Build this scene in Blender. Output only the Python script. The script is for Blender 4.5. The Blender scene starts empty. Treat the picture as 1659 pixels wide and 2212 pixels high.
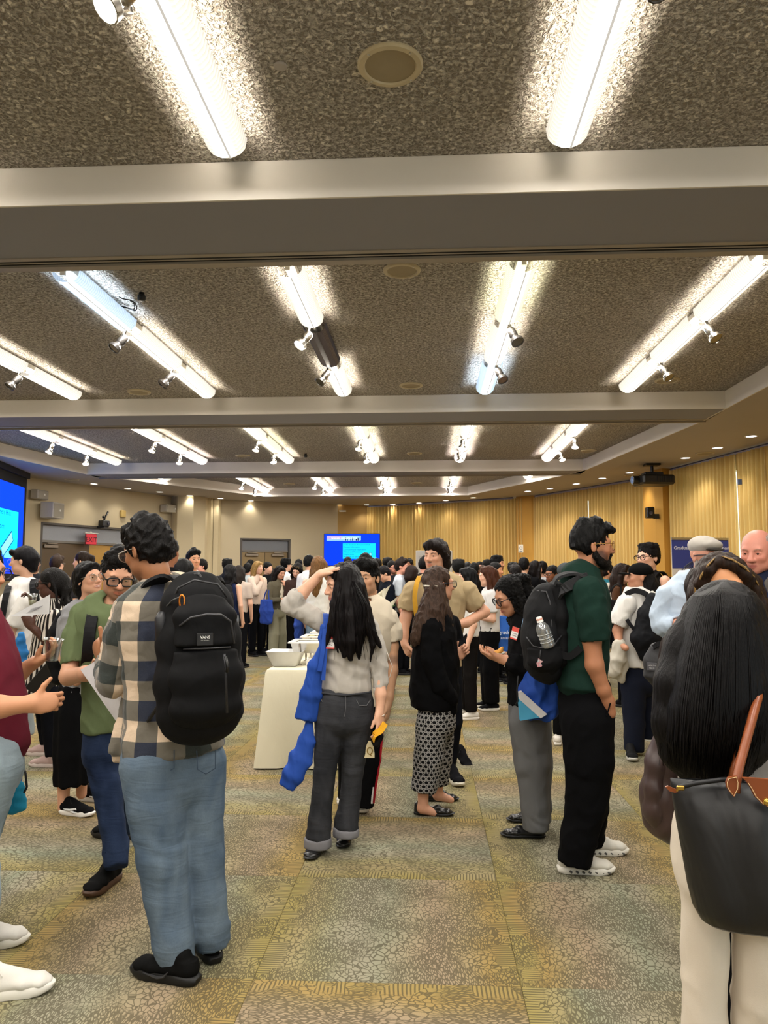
import bpy,math,random
import numpy as np
from mathutils import Vector,Matrix
C=bpy.context.scene.collection
SC=bpy.context.scene
# ------------------------------------------------------------------ camera, world, exposure
FPX,IW,IH=1661.0,1659,2212
PITCH,YAW,CAMH=math.radians(4.95),math.radians(3.2),1.5
cam_data=bpy.data.cameras.new('camera')
cam=bpy.data.objects.new('camera',cam_data)
C.objects.link(cam)
cam.location=(0,0,CAMH)
cam.rotation_euler=(math.pi/2+PITCH,0,YAW)
cam_data.sensor_fit='VERTICAL'
cam_data.sensor_height=36.0
cam_data.lens=FPX/IH*36.0
cam_data.clip_start=0.05
SC.camera=cam
SC.view_settings.view_transform='Standard'
SC.view_settings.look='None'
SC.view_settings.gamma=1.0
SC.view_settings.exposure=0.28
SC.view_settings.use_curve_mapping=False
world=bpy.data.worlds.new('world')
SC.world=world
world.use_nodes=True
wb=world.node_tree.nodes['Background']
wb.inputs[0].default_value=(0.85,0.93,1.0,1)
wb.inputs[1].default_value=3.0
TUBE_POWER=78.0
GLOW=16.0
LENS_POWER=6.0
def ray(px,py):
 x=(px-IW/2)/FPX
 y=(IH/2-py)/FPX
 fy,fz=math.cos(PITCH),math.sin(PITCH)
 d=np.array([x,fy-y*fz,fz+y*fy])
 c,s=math.cos(YAW),math.sin(YAW)
 return np.array([d[0]*c-d[1]*s,d[0]*s+d[1]*c,d[2]])
def at_z(px,py,z):
 d=ray(px,py)
 return np.array([0,0,CAMH])+d*((z-CAMH)/d[2])
def at_y(px,py,Y):
 d=ray(px,py)
 return np.array([0,0,CAMH])+d*(Y/d[1])
# ------------------------------------------------------------------ materials
def lin(c):
 if isinstance(c,str):
  c=c.lstrip('#')
  c=[int(c[i:i+2],16)/255 for i in(0,2,4)]
 return tuple(((v/12.92)if v<=0.04045 else((v+0.055)/1.055)**2.4)for v in c)
class NT:
 0
 def __init__(self,name):
  self.m=bpy.data.materials.new(name)
  self.m.use_nodes=True
  self.t=self.m.node_tree
  self.t.nodes.clear()
  self.out=self.n('ShaderNodeOutputMaterial')
 def n(self,typ,**kw):
  nd=self.t.nodes.new(typ)
  for k,v in kw.items():
   if k.startswith('i_'):
    nd.inputs[k[2:].replace('_',' ')].default_value=v
   else:
    setattr(nd,k,v)
  return nd
 def l(self,a,b):
  self.t.links.new(a,b)
 def math(self,op,a,b=None,c=None,clamp=False):
  nd=self.n('ShaderNodeMath',operation=op)
  nd.use_clamp=clamp
  for i,v in enumerate((a,b,c)):
   if v is None:
    continue
   if isinstance(v,(int,float)):
    nd.inputs[i].default_value=v
   else:
    self.l(v,nd.inputs[i])
  return nd.outputs[0]
 def mix(self,fac,a,b,mode='MIX'):
  nd=self.n('ShaderNodeMix',data_type='RGBA',blend_type=mode)
  for s,v in((0,fac),(6,a),(7,b)):
   if isinstance(v,(int,float)):
    nd.inputs[s].default_value=v
   elif isinstance(v,(tuple,list)):
    nd.inputs[s].default_value=(v[0],v[1],v[2],1)
   else:
    self.l(v,nd.inputs[s])
  return nd.outputs[2]
 def ramp(self,fac,stops,interp='LINEAR'):
  nd=self.n('ShaderNodeValToRGB')
  e=nd.color_ramp.elements
  nd.color_ramp.interpolation=interp
  while len(e)<len(stops):
   e.new(0.5)
  for i,(p,c)in enumerate(stops):
   e[i].position=p
   e[i].color=(c[0],c[1],c[2],1)
  self.l(fac,nd.inputs[0])
  return nd.outputs[0]
 def coord(self,kind='Object',scale=None,loc=None,rot=None):
  tc=self.n('ShaderNodeTexCoord')
  o=tc.outputs[kind]
  if scale or loc or rot:
   mp=self.n('ShaderNodeMapping')
   if scale:
    mp.inputs['Scale'].default_value=scale
   if loc:
    mp.inputs['Location'].default_value=loc
   if rot:
    mp.inputs['Rotation'].default_value=rot
   self.l(o,mp.inputs[0])
   o=mp.outputs[0]
  return o
 def noise(self,vec,scale,detail=3,rough=0.5,dist=0.0):
  nd=self.n('ShaderNodeTexNoise')
  nd.inputs['Scale'].default_value=scale
  nd.inputs['Detail'].default_value=detail
  nd.inputs['Roughness'].default_value=rough
  nd.inputs['Distortion'].default_value=dist
  self.l(vec,nd.inputs['Vector'])
  return nd.outputs[0]
 def bump(self,h,strength=0.3,dist=0.01,normal=None):
  nd=self.n('ShaderNodeBump')
  nd.inputs['Strength'].default_value=strength
  nd.inputs['Distance'].default_value=dist
  self.l(h,nd.inputs['Height'])
  if normal is not None:
   self.l(normal,nd.inputs['Normal'])
  return nd.outputs[0]
 def bsdf(self,color,rough=0.6,metal=0.0,normal=None,spec=0.5,**kw):
  nd=self.n('ShaderNodeBsdfPrincipled')
  for k,v in(('Base Color',color),('Roughness',rough),('Metallic',metal),('Specular IOR Level',spec)):
   if isinstance(v,(int,float)):
    nd.inputs[k].default_value=v
   elif isinstance(v,(tuple,list)):
    nd.inputs[k].default_value=(v[0],v[1],v[2],1)
   else:
    self.l(v,nd.inputs[k])
  for k,v in kw.items():
   k=k.replace('_',' ')
   if isinstance(v,(int,float)):
    nd.inputs[k].default_value=v
   elif isinstance(v,(tuple,list)):
    nd.inputs[k].default_value=(v[0],v[1],v[2],1)
   else:
    self.l(v,nd.inputs[k])
  if normal is not None:
   self.l(normal,nd.inputs['Normal'])
  self.l(nd.outputs[0],self.out.inputs[0])
  return nd
_mc={}
def cached(f):
 def g(*a,**k):
  key=(f.__name__,)+a+tuple(sorted(k.items()))
  if key not in _mc:
   _mc[key]=f(*a,**k)
  return _mc[key]
 return g
@cached
def paint(col,rough=0.5,metal=0.0,spec=0.4,var=0.06,scale=30.0):
 t=NT('paint')
 c=lin(col)
 co=t.coord('Object')
 n=t.noise(co,scale,3)
 d=tuple(v*(1-var)for v in c)
 e=tuple(min(1,v*(1+var))for v in c)
 t.bsdf(t.mix(n,d,e),rough,metal,spec=spec)
 return t.m
@cached
def plaster(col,rough=0.75,bump=0.05):
 t=NT('plaster')
 c=lin(col)
 co=t.coord('Object')
 n=t.noise(co,1.2,4,0.6)
 f=t.noise(co,160,2)
 t.bsdf(t.mix(n,tuple(v*0.95 for v in c),tuple(min(1,v*1.05)for v in c)),rough,spec=0.25,normal=t.bump(f,bump,0.002))
 return t.m
@cached
def fabric(col,rough=0.9,weave=420.0,var=0.12,fold=0.25,spec=0.12,sheen=0.0):
 t=NT('fabric')
 c=lin(col)
 if max(c)<.02:
  c=tuple(v*.62 for v in c)
  spec*=.5
 co=t.coord('Object')
 big=t.noise(co,7,3,0.6)
 fine=t.noise(co,weave,2,0.6)
 k=t.math('MULTIPLY_ADD',fine,0.5,t.math('MULTIPLY',big,0.5))
 folds=t.noise(t.coord('Object',scale=(1,1,0.55)),16,2,0.4,0.6)
 nb=t.bump(folds,fold,0.02)
 nb=t.bump(fine,0.18,0.0015,nb)
 t.bsdf(t.mix(k,tuple(v*(1-var)for v in c),tuple(min(1,v*(1+var))for v in c)),rough,spec=spec,normal=nb,Sheen_Weight=sheen,Sheen_Roughness=0.5)
 return t.m
@cached
def emis(col,power):
 t=NT('emitter')
 e=t.n('ShaderNodeEmission')
 c=lin(col)
 e.inputs[0].default_value=(c[0],c[1],c[2],1)
 e.inputs[1].default_value=power
 t.l(e.outputs[0],t.out.inputs[0])
 return t.m
@cached
def metal(col,rough=0.3):
 t=NT('metal')
 co=t.coord('Object')
 n=t.noise(co,60,2)
 t.bsdf(lin(col),t.math('MULTIPLY_ADD',n,0.15,rough-0.07),1.0)
 return t.m
@cached
def clear_plastic(tint='#f2f6f7',rough=0.08):
 t=NT('clear_plastic')
 tr=t.n('ShaderNodeBsdfTransparent')
 c=lin(tint)
 tr.inputs[0].default_value=(c[0],c[1],c[2],1)
 gl=t.n('ShaderNodeBsdfGlossy')
 gl.inputs['Roughness'].default_value=rough
 gl.inputs['Color'].default_value=(0.9,0.93,0.95,1)
 fr=t.n('ShaderNodeLayerWeight')
 fr.inputs[0].default_value=0.35
 mx=t.n('ShaderNodeMixShader')
 t.l(t.math('MULTIPLY_ADD',fr.outputs['Facing'],0.55,0.1),mx.inputs[0])
 t.l(tr.outputs[0],mx.inputs[1])
 t.l(gl.outputs[0],mx.inputs[2])
 t.l(mx.outputs[0],t.out.inputs[0])
 return t.m
# ------------------------------------------------------------------ objects
ORG={}
def tag(o,label=None,cat=None,group=None,kind=None):
 if label:
  o['label']=label
 if cat:
  o['category']=cat
 if group:
  o['group']=group
 if kind:
  o['kind']=kind
 return o
def thing(name,label,cat,loc=(0,0,0),group=None):
 o=bpy.data.objects.new(name,None)
 C.objects.link(o)
 o.location=tuple(float(v)for v in loc)
 o.empty_display_size=0.1
 ORG[o]=np.array(o.location,dtype=float)
 return tag(o,label,cat,group)
def mesh_np(name,V,F,smooth=True):
 0
 me=bpy.data.meshes.new(name)
 V=np.asarray(V,dtype=np.float32)
 F=np.asarray(F,dtype=np.int32)
 me.vertices.add(len(V))
 me.vertices.foreach_set('co',V.ravel())
 k=F.shape[1]
 me.loops.add(F.size)
 me.loops.foreach_set('vertex_index',F.ravel())
 me.polygons.add(len(F))
 me.polygons.foreach_set('loop_start',np.arange(0,F.size,k,dtype=np.int32))
 me.polygons.foreach_set('loop_total',np.full(len(F),k,dtype=np.int32))
 me.update(calc_edges=True)
 if smooth:
  me.polygons.foreach_set('use_smooth',np.ones(len(F),dtype=bool))
 return me
def link(name,me,m=None,parent=None,label=None):
 o=bpy.data.objects.new(name,me)
 C.objects.link(o)
 if m is not None:
  me.materials.append(m)
 if parent is not None:
  o.parent=parent
  ORG[o]=ORG.get(parent,np.zeros(3))
 else:
  ORG[o]=np.zeros(3)
 if label:
  o['label']=label
 return o
class MB:
 0
 def __init__(s):
  s.v=[]
  s.f=[]
 def add(s,V,F):
  b=len(s.v)
  s.v.extend([tuple(map(float,p))for p in V])
  s.f.extend([tuple(i+b for i in q)for q in F])
  return s
 def box(s,lo,hi,mat=None,bev=0.0):
  (x0,y0,z0),(x1,y1,z1)=lo,hi
  if bev>0:
   b=bev
   V,F=[],[]
   def ring(z,ins):
    a=ins
    return[(x0+b+a*0,y0+a,z),(x1-b,y0+a,z),(x1-a,y0+b,z),(x1-a,y1-b,z),(x1-b,y1-a,z),(x0+b,y1-a,z),(x0+a,y1-b,z),(x0+a,y0+b,z)]
   R=[ring(z0,b),ring(z0+b,0),ring(z1-b,0),ring(z1,b)]
   V=[p for r in R for p in r]
   for k in range(3):
    for i in range(8):
     j=(i+1)%8
     F.append((k*8+i,k*8+j,k*8+8+j,k*8+8+i))
   F.append(tuple(range(7,-1,-1)))
   F.append(tuple(range(24,32)))
  else:
   V=[(x0,y0,z0),(x1,y0,z0),(x1,y1,z0),(x0,y1,z0),(x0,y0,z1),(x1,y0,z1),(x1,y1,z1),(x0,y1,z1)]
   F=[(3,2,1,0),(4,5,6,7),(0,1,5,4),(1,2,6,5),(2,3,7,6),(3,0,4,7)]
  if mat is not None:
   V=[tuple(mat@Vector(p))for p in V]
  return s.add(V,F)
 def tube(s,pts,r,n=8,closed=False,flat=None,caps=True):
  0
  P=[Vector(p)for p in pts]
  m=len(P)
  R=r if isinstance(r,(list,tuple))else[r]*m
  V,F=[],[]
  prev=None
  for i,p in enumerate(P):
   a=P[(i-1)%m]if(closed or i>0)else p
   b=P[(i+1)%m]if(closed or i<m-1)else p
   d=(b-a)
   d=d.normalized()if d.length>1e-9 else Vector((0,0,1))
   if prev is None:
    u=d.orthogonal().normalized()
    if flat is not None:
     fa=Vector(flat[0])
     u2=fa-d*fa.dot(d)
     if u2.length>1e-4:
      u=u2.normalized()
   else:
    u=prev-d*prev.dot(d)
    u=u.normalized()if u.length>1e-6 else d.orthogonal().normalized()
   prev=u
   w=d.cross(u)
   k=flat[1]if flat is not None else 1.0
   for j in range(n):
    t=2*math.pi*(j+0.5)/n
    V.append(p+u*(R[i]*k*math.cos(t))+w*(R[i]*math.sin(t)))
  seg=m if closed else m-1
  for i in range(seg):
   a,b=i*n,((i+1)%m)*n
   for j in range(n):
    k=(j+1)%n
    F.append((a+j,a+k,b+k,b+j))
  if caps and not closed:
   F.append(tuple(range(n-1,-1,-1)))
   F.append(tuple((m-1)*n+j for j in range(n)))
  return s.add(V,F)
 def lathe(s,prof,n=24,axis=None,caps=True):
  0
  V,F=[],[]
  for r,z in prof:
   for j in range(n):
    t=2*math.pi*j/n
    V.append(Vector((r*math.cos(t),r*math.sin(t),z)))
  for i in range(len(prof)-1):
   for j in range(n):
    k=(j+1)%n
    F.append((i*n+j,i*n+k,(i+1)*n+k,(i+1)*n+j))
  if caps:
   F.append(tuple(range(n-1,-1,-1)))
   F.append(tuple((len(prof)-1)*n+j for j in range(n)))
  if axis is not None:
   V=[axis@p for p in V]
  return s.add(V,F)
 def prism(s,poly,z0,z1):
  n=len(poly)
  V=[(x,y,z0)for x,y in poly]+[(x,y,z1)for x,y in poly]
  F=[tuple(range(n-1,-1,-1)),tuple(range(n,2*n))]
  for i in range(n):
   j=(i+1)%n
   F.append((i,j,n+j,n+i))
  return s.add(V,F)
 def grid(s,fn,nu,nv,closed_u=False):
  V=[fn(i/(nu if closed_u else nu-1),j/(nv-1))for j in range(nv)for i in range(nu)]
  F=[]
  for j in range(nv-1):
   for i in range(nu if closed_u else nu-1):
    k=(i+1)%nu
    F.append((j*nu+i,j*nu+k,(j+1)*nu+k,(j+1)*nu+i))
  return s.add(V,F)
 def mesh(s,name,org=(0,0,0),smooth=False,ang=None):
  me=bpy.data.meshes.new(name)
  o=np.array(org,dtype=float)
  me.from_pydata([tuple(np.array(p)-o)for p in s.v],[],s.f)
  me.update()
  if smooth or ang:
   me.polygons.foreach_set('use_smooth',[True]*len(me.polygons))
   if ang:
    me.set_sharp_from_angle(angle=math.radians(ang))
  return me
 def build(s,name,m,parent=None,smooth=False,ang=None,label=None):
  org=ORG[parent]if parent is not None else(0,0,0)
  return link(name,s.mesh(name,org,smooth,ang),m,parent,label)
def frame(p,zdir,up=(0,0,1)):
 z=Vector(zdir).normalized()
 x=Vector(up).cross(z)
 if x.length<1e-5:
  x=Vector((1,0,0))
 x.normalize()
 y=z.cross(x)
 M=Matrix((x,y,z)).transposed().to_4x4()
 M.translation=Vector(p)
 return M
def struct(o,label=None):
 o['kind']='structure'
 if label:
  o['label']=label
 return o
def text(name,s,M,size,m,parent=None,align='LEFT',extrude=0.0,bold=False):
 cu=bpy.data.curves.new(name,'FONT')
 cu.body=s
 cu.size=size
 cu.align_x=align
 cu.extrude=extrude
 cu.resolution_u=2
 if bold:
  cu.offset=size*0.012
 o=bpy.data.objects.new(name,cu)
 C.objects.link(o)
 dg=bpy.context.evaluated_depsgraph_get()
 me=bpy.data.meshes.new_from_object(o.evaluated_get(dg))
 bpy.data.objects.remove(o)
 me.transform(M)
 if parent is not None:
  me.transform(Matrix.Translation(-Vector(ORG[parent])))
 me.materials.clear()
 return link(name,me,m,parent)
def copy_tree(o,parent=None):
 c=o.copy()
 C.objects.link(c)
 if parent is not None:
  c.parent=parent
 ORG[c]=ORG.get(o,np.zeros(3))
 for ch in list(o.children):
  copy_tree(ch,c)
 return c
# ================================================================== THE ROOM
SOF,CEI=3.4,3.6
RW=[(5.45,-7.0),(5.40,3.0),(5.22,7.5),(4.95,11.0),(4.36,13.62),(4.36,14.6),(2.50,18.0),(2.2,18.25),(-1.54,20.25)]
LW=[(-7.9,-7.0),(-7.9,11.8),(-7.51,13.9),(-5.85,17.72),(-5.34,18.07),(-2.29,19.63)]
def on_wall(px,py,A,B,off=0.0):
 0
 A=np.array(A,float)
 B=np.array(B,float)
 t=(B-A)/np.linalg.norm(B-A)
 nrm=np.array([t[1],-t[0]])
 if nrm@(np.array([-1.5,8.0])-A)<0:
  nrm=-nrm
 A=A+nrm*off
 d=ray(px,py)
 k=(nrm@A)/(nrm@d[:2])
 return np.array([0,0,CAMH])+d*k
# ---- carpet -------------------------------------------------------
def carpet_mat():
 t=NT('carpet')
 tc=t.n('ShaderNodeTexCoord').outputs['Object']
 oi=t.n('ShaderNodeObjectInfo').outputs['Random']
 cb=t.n('ShaderNodeCombineXYZ')
 t.l(t.math('MULTIPLY',oi,37.0),cb.inputs[0])
 t.l(t.math('MULTIPLY',oi,91.0),cb.inputs[1])
 va=t.n('ShaderNodeVectorMath',operation='ADD')
 t.l(tc,va.inputs[0])
 t.l(cb.outputs[0],va.inputs[1])
 p=va.outputs[0]
 sep=t.n('ShaderNodeSeparateXYZ')
 t.l(tc,sep.inputs[0])
 x,y=sep.outputs[0],sep.outputs[1]
 w=t.noise(p,2.2,2)
 v=t.math('ADD',t.math('MULTIPLY_ADD',w,0.34,-0.17),t.math('ADD',y,0.5))
 warm=t.math('FRACT',t.math('MULTIPLY',oi,7.31))
 Y1,Y2,OR=lin('#a3945a'),lin('#a3976a'),lin('#a98f58')
 G,GR,P,BE=lin('#a59c86'),lin('#959a84'),lin('#a9957c'),lin('#a59672')
 band=t.ramp(v,[(0.0,Y1),(0.07,OR),(0.16,BE),(0.30,P),(0.42,G),(0.55,GR),(0.68,G),(0.80,Y2),(0.90,BE),(1.0,Y1)])
 band2=t.ramp(v,[(0.0,OR),(0.10,OR),(0.25,P),(0.40,BE),(0.60,G),(0.75,GR),(0.88,Y2),(1.0,Y1)])
 light=t.mix(warm,band,band2)
 vo=t.n('ShaderNodeTexVoronoi',feature='DISTANCE_TO_EDGE')
 vo.inputs['Scale'].default_value=41.0
 mp=t.n('ShaderNodeMapping')
 mp.inputs['Scale'].default_value=(0.8,1.15,1)
 wn=t.n('ShaderNodeTexNoise')
 wn.inputs['Scale'].default_value=5.0
 t.l(p,wn.inputs['Vector'])
 wm=t.n('ShaderNodeVectorMath',operation='MULTIPLY_ADD')
 t.l(wn.outputs['Color'],wm.inputs[0])
 wm.inputs[1].default_value=(0.09,0.09,0)
 t.l(p,wm.inputs[2])
 t.l(wm.outputs[0],mp.inputs[0])
 t.l(mp.outputs[0],vo.inputs['Vector'])
 cells=t.math('MULTIPLY',t.math('SUBTRACT',vo.outputs[0],0.05),20.0,clamp=True)
 v2=t.n('ShaderNodeTexVoronoi',feature='DISTANCE_TO_EDGE')
 v2.inputs['Scale'].default_value=84.0
 m2=t.n('ShaderNodeMapping')
 m2.inputs['Scale'].default_value=(0.45,1.35,1)
 t.l(wm.outputs[0],m2.inputs[0])
 t.l(m2.outputs[0],v2.inputs['Vector'])
 dash=t.math('MULTIPLY',t.math('SUBTRACT',v2.outputs[0],0.10),9.0,clamp=True)
 vm=t.n('ShaderNodeTexVoronoi',feature='SMOOTH_F1')
 vm.inputs['Scale'].default_value=4.2
 t.l(wm.outputs[0],vm.inputs['Vector'])
 med=t.math('MULTIPLY',t.math('SUBTRACT',0.46,vm.outputs[0]),9.0,clamp=True)
 pat=t.math('ADD',t.math('MULTIPLY',cells,med),t.math('MULTIPLY',dash,t.math('SUBTRACT',1.0,med)))
 rim=t.math('MULTIPLY',t.math('SUBTRACT',t.math('ABSOLUTE',y),0.405),40.0,clamp=True)
 st=t.math('GREATER_THAN',t.math('FRACT',t.math('ADD',t.math('MULTIPLY',x,62.0),t.math('MULTIPLY',w,2.5))),0.40)
 blk=t.math('GREATER_THAN',t.noise(p,6.5,1),0.5)
 rs=t.math('MULTIPLY',rim,blk)
 pat=t.math('ADD',t.math('MULTIPLY',pat,t.math('SUBTRACT',1.0,rs)),t.math('MULTIPLY',st,rs))
 dark=t.mix(0.20,lin('#4a4535'),light)
 yarn=t.noise(t.coord('Object',scale=(1,3,1)),260,2)
 lt=t.mix(t.math('MULTIPLY',yarn,0.6),light,dark)
 c=t.mix(pat,dark,lt)
 h=t.math('ADD',t.math('MULTIPLY',pat,0.7),t.math('MULTIPLY',yarn,0.6))
 t.bsdf(c,0.95,spec=0.08,normal=t.bump(h,0.35,0.004))
 return t.m
M_carpet=carpet_mat()
fb=MB()
fb.prism([(5.45,-7),(5.40,3),(5.22,7.5),(4.95,11),(4.36,13.62),(4.36,14.6),(2.5,18),(2.2,18.25),(-1.54,20.25),(-2.29,19.63),(-5.34,18.07),(-5.85,17.72),(-7.51,13.9),(-7.9,11.8),(-7.9,-7)],-0.08,-0.009)
floor_o=struct(fb.build('floor',paint('#6b6450',0.95)))
tm=bpy.data.meshes.new('carpet_tile')
g=0.4998
tb=MB()
tb.add([(-g,-g,-0.003),(g,-g,-0.003),(g,g,-0.003),(-g,g,-0.003),(-g+.002,-g+.002,0),(g-.002,-g+.002,0),(g-.002,g-.002,0),(-g+.002,g-.002,0)],[(4,5,6,7),(0,1,5,4),(1,2,6,5),(2,3,7,6),(3,0,4,7)])
tile_me=tb.mesh('carpet_tile')
tile_me.materials.append(M_carpet)
rng=random.Random(4)
def inside(x,y):
 if y>11.8 and x<-7.9+(y-11.8)*0.42:
  return False
 if y>11 and x>4.95-(y-11)*0.23:
  return False
 if y>14.6 and x>4.3-(y-14.6)*0.55:
  return False
 if y>18 and(x<-5.5+(y-18)*1.7 or x>2.3-(y-18)*1.7):
  return False
 return-7.9<x<5.3 and y<20
for iy in range(1,20):
 for ix in range(-9,6):
  cx,cy=0.34+ix-0.5,iy+0.5
  if abs(cx+0.055*cy)>0.56*cy+1.6 or not inside(cx,cy):
   continue
  o=bpy.data.objects.new('carpet_tile',tile_me)
  C.objects.link(o)
  o.parent=floor_o
  o.location=(cx,cy,0)
  q=(ix+iy)%2
  if rng.random()<0.2:
   q^=1
  o.rotation_euler.z=math.pi/2*(q+2*rng.randint(0,1))
# ---- ceiling ------------------------------------------------------
def popcorn():
 t=NT('popcorn_ceiling')
 co=t.coord('Object')
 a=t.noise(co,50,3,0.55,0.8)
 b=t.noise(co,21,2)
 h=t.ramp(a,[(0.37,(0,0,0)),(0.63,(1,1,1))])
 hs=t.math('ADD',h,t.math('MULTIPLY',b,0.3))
 c=t.mix(h,lin('#8b8276'),lin('#e2dacd'))  # shade in the hollows between lumps is put into the colour
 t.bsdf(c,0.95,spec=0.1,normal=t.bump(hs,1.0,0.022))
 return t.m
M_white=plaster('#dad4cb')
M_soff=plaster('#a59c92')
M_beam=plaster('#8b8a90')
cb_=MB()
cb_.prism([(5.45,-7),(5.45,20.4),(-7.9,20.4),(-7.9,-7)],CEI,CEI+0.1)
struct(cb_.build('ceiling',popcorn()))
RE=[(3.62,-7),(3.5,3.67),(3.46,4.46),(3.36,8.68),(3.34,9.4),(2.80,13.5),(2.58,14.15),(0.95,17.55)]
LE=[(-6.45,-7),(-6.45,9.0),(-6.6,11.5),(-6.2,13.65),(-5.9,14.2),(-3.75,17.55)]
s=MB()
s.prism(RE+[(2.2,18.3),(2.55,18.05),(4.4,14.62),(4.4,13.65),(5.0,11.0),(5.27,7.5),(5.45,3.0),(5.5,-7)],SOF,CEI+.02)
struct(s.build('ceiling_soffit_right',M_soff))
s=MB()
s.prism([(-7.95,-7),(-7.95,11.8),(-7.55,13.9),(-5.9,17.76),(-5.4,18.12),(-3.75,18.9)]+LE[::-1],SOF,CEI+.02)
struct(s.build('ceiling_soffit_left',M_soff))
s=MB()
s.prism([(-3.75,17.55),(-3.75,18.9),(-2.3,19.7),(-1.54,20.35),(2.2,18.3),(0.95,17.55)],SOF,CEI+.02)
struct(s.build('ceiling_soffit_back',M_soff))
rim_=MB()
def lining(P):
 for(x0,y0),(x1,y1)in zip(P,P[1:]):
  d=np.array([x1-x0,y1-y0])
  L=np.linalg.norm(d)
  n=np.array([-d[1],d[0]])/L
  if n@(np.array([-1.5,8])-np.array([x0,y0]))<0:
   n=-n
  a,b=np.array([x0,y0]),np.array([x1,y1])
  a2,b2=a+n*0.014,b+n*0.014
  poly=[tuple(a-n*.002),tuple(b-n*.002),tuple(b2),tuple(a2)]
  rim_.prism(poly,SOF-0.004,CEI-0.002)
lining(RE)
lining(LE)
lining([LE[-1],RE[-1]])
for(y0,y1)in((3.67,4.46),(8.68,9.4),(13.65,14.2)):
 pass
struct(rim_.build('trim_tray',M_white))
for k,(y0,y1,xl,xr)in enumerate(((-1.33,-.54,-6.45,3.5),(3.67,4.46,-6.45,3.5),(8.68,9.4,-6.45,3.37),(13.6,14.15,-6.2,2.8))):
 b=MB()
 b.box((xl,y0+.012,SOF),(xr,y1,CEI+.02))
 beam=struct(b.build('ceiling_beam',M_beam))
 f=MB()
 f.box((xl,y0,SOF-0.003),(xr,y0+.012,CEI-.002))
 f.build('beam_face',M_white,beam)
 tr=MB()
 w=y1-y0
 a=y0+w*0.80
 tr.box((xl,a,SOF-.006),(xr,a+.038,SOF))
 tr.box((xl,a+.062,SOF-.006),(xr,a+.074,SOF))
 tr.box((xl,a+.098,SOF-.018),(xr,y1+.004,SOF))
 tr.build('partition_track',paint('#9a9083',0.5),beam)
 sl=MB()
 sl.box((xl,a+.038,SOF-.003),(xr,a+.062,SOF+.001))
 sl.box((xl,a+.074,SOF-.003),(xr,a+.098,SOF+.001))
 sl.build('track_slot',paint('#0d0c0b',0.8),beam)
# ---- walls --------------------------------------------------------
M_beige=plaster('#bbad90')
M_ochre=plaster('#b98a3c')
def wall_seg(mb,A,B,z0,z1,th=0.12):
 A=np.array(A,float)
 B=np.array(B,float)
 d=(B-A)/np.linalg.norm(B-A)
 n=np.array([d[1],-d[0]])
 if n@(np.array([-1.5,8.0])-A)>0:
  n=-n
 mb.prism([tuple(A),tuple(B),tuple(B+n*th),tuple(A+n*th)],z0,z1)
def lerp2(A,B,t):
 return(A[0]+(B[0]-A[0])*t,A[1]+(B[1]-A[1])*t)
LA,LB=(-7.51,13.9),(-5.85,17.72)
d0=on_wall(88,1143,LA,LB)
d1=on_wall(300,1163,LA,LB)
dt=2.58
w=MB()
wall_seg(w,(-7.9,-7),(-7.9,11.8),0,SOF+.05)
wall_seg(w,(-7.9,11.8),LA,0,SOF+.05)
wall_seg(w,LA,d0[:2],0,SOF+.05)
wall_seg(w,d0[:2],d1[:2],dt,SOF+.05)
wall_seg(w,d1[:2],LB,0,SOF+.05)
struct(w.build('wall_left',M_beige))
BA,BB=(-5.34,18.07),(-2.29,19.63)
e0=on_wall(519,1162,BA,BB)
e1=on_wall(628,1164,BA,BB)
et=float(e0[2])
w=MB()
wall_seg(w,BA,e0[:2],0,SOF+.05)
wall_seg(w,e0[:2],e1[:2],et,SOF+.05)
wall_seg(w,e1[:2],BB,0,SOF+.05)
struct(w.build('wall_back',M_beige))
w=MB()
wall_seg(w,(-7.9,-7),(5.45,-7),0,SOF+.3)
struct(w.build('wall_rear',M_beige))
w=MB()
wall_seg(w,BB,(-1.54,20.0),0,SOF+.05)
struct(w.build('wall_back_panel',plaster('#a98a55')))
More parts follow.
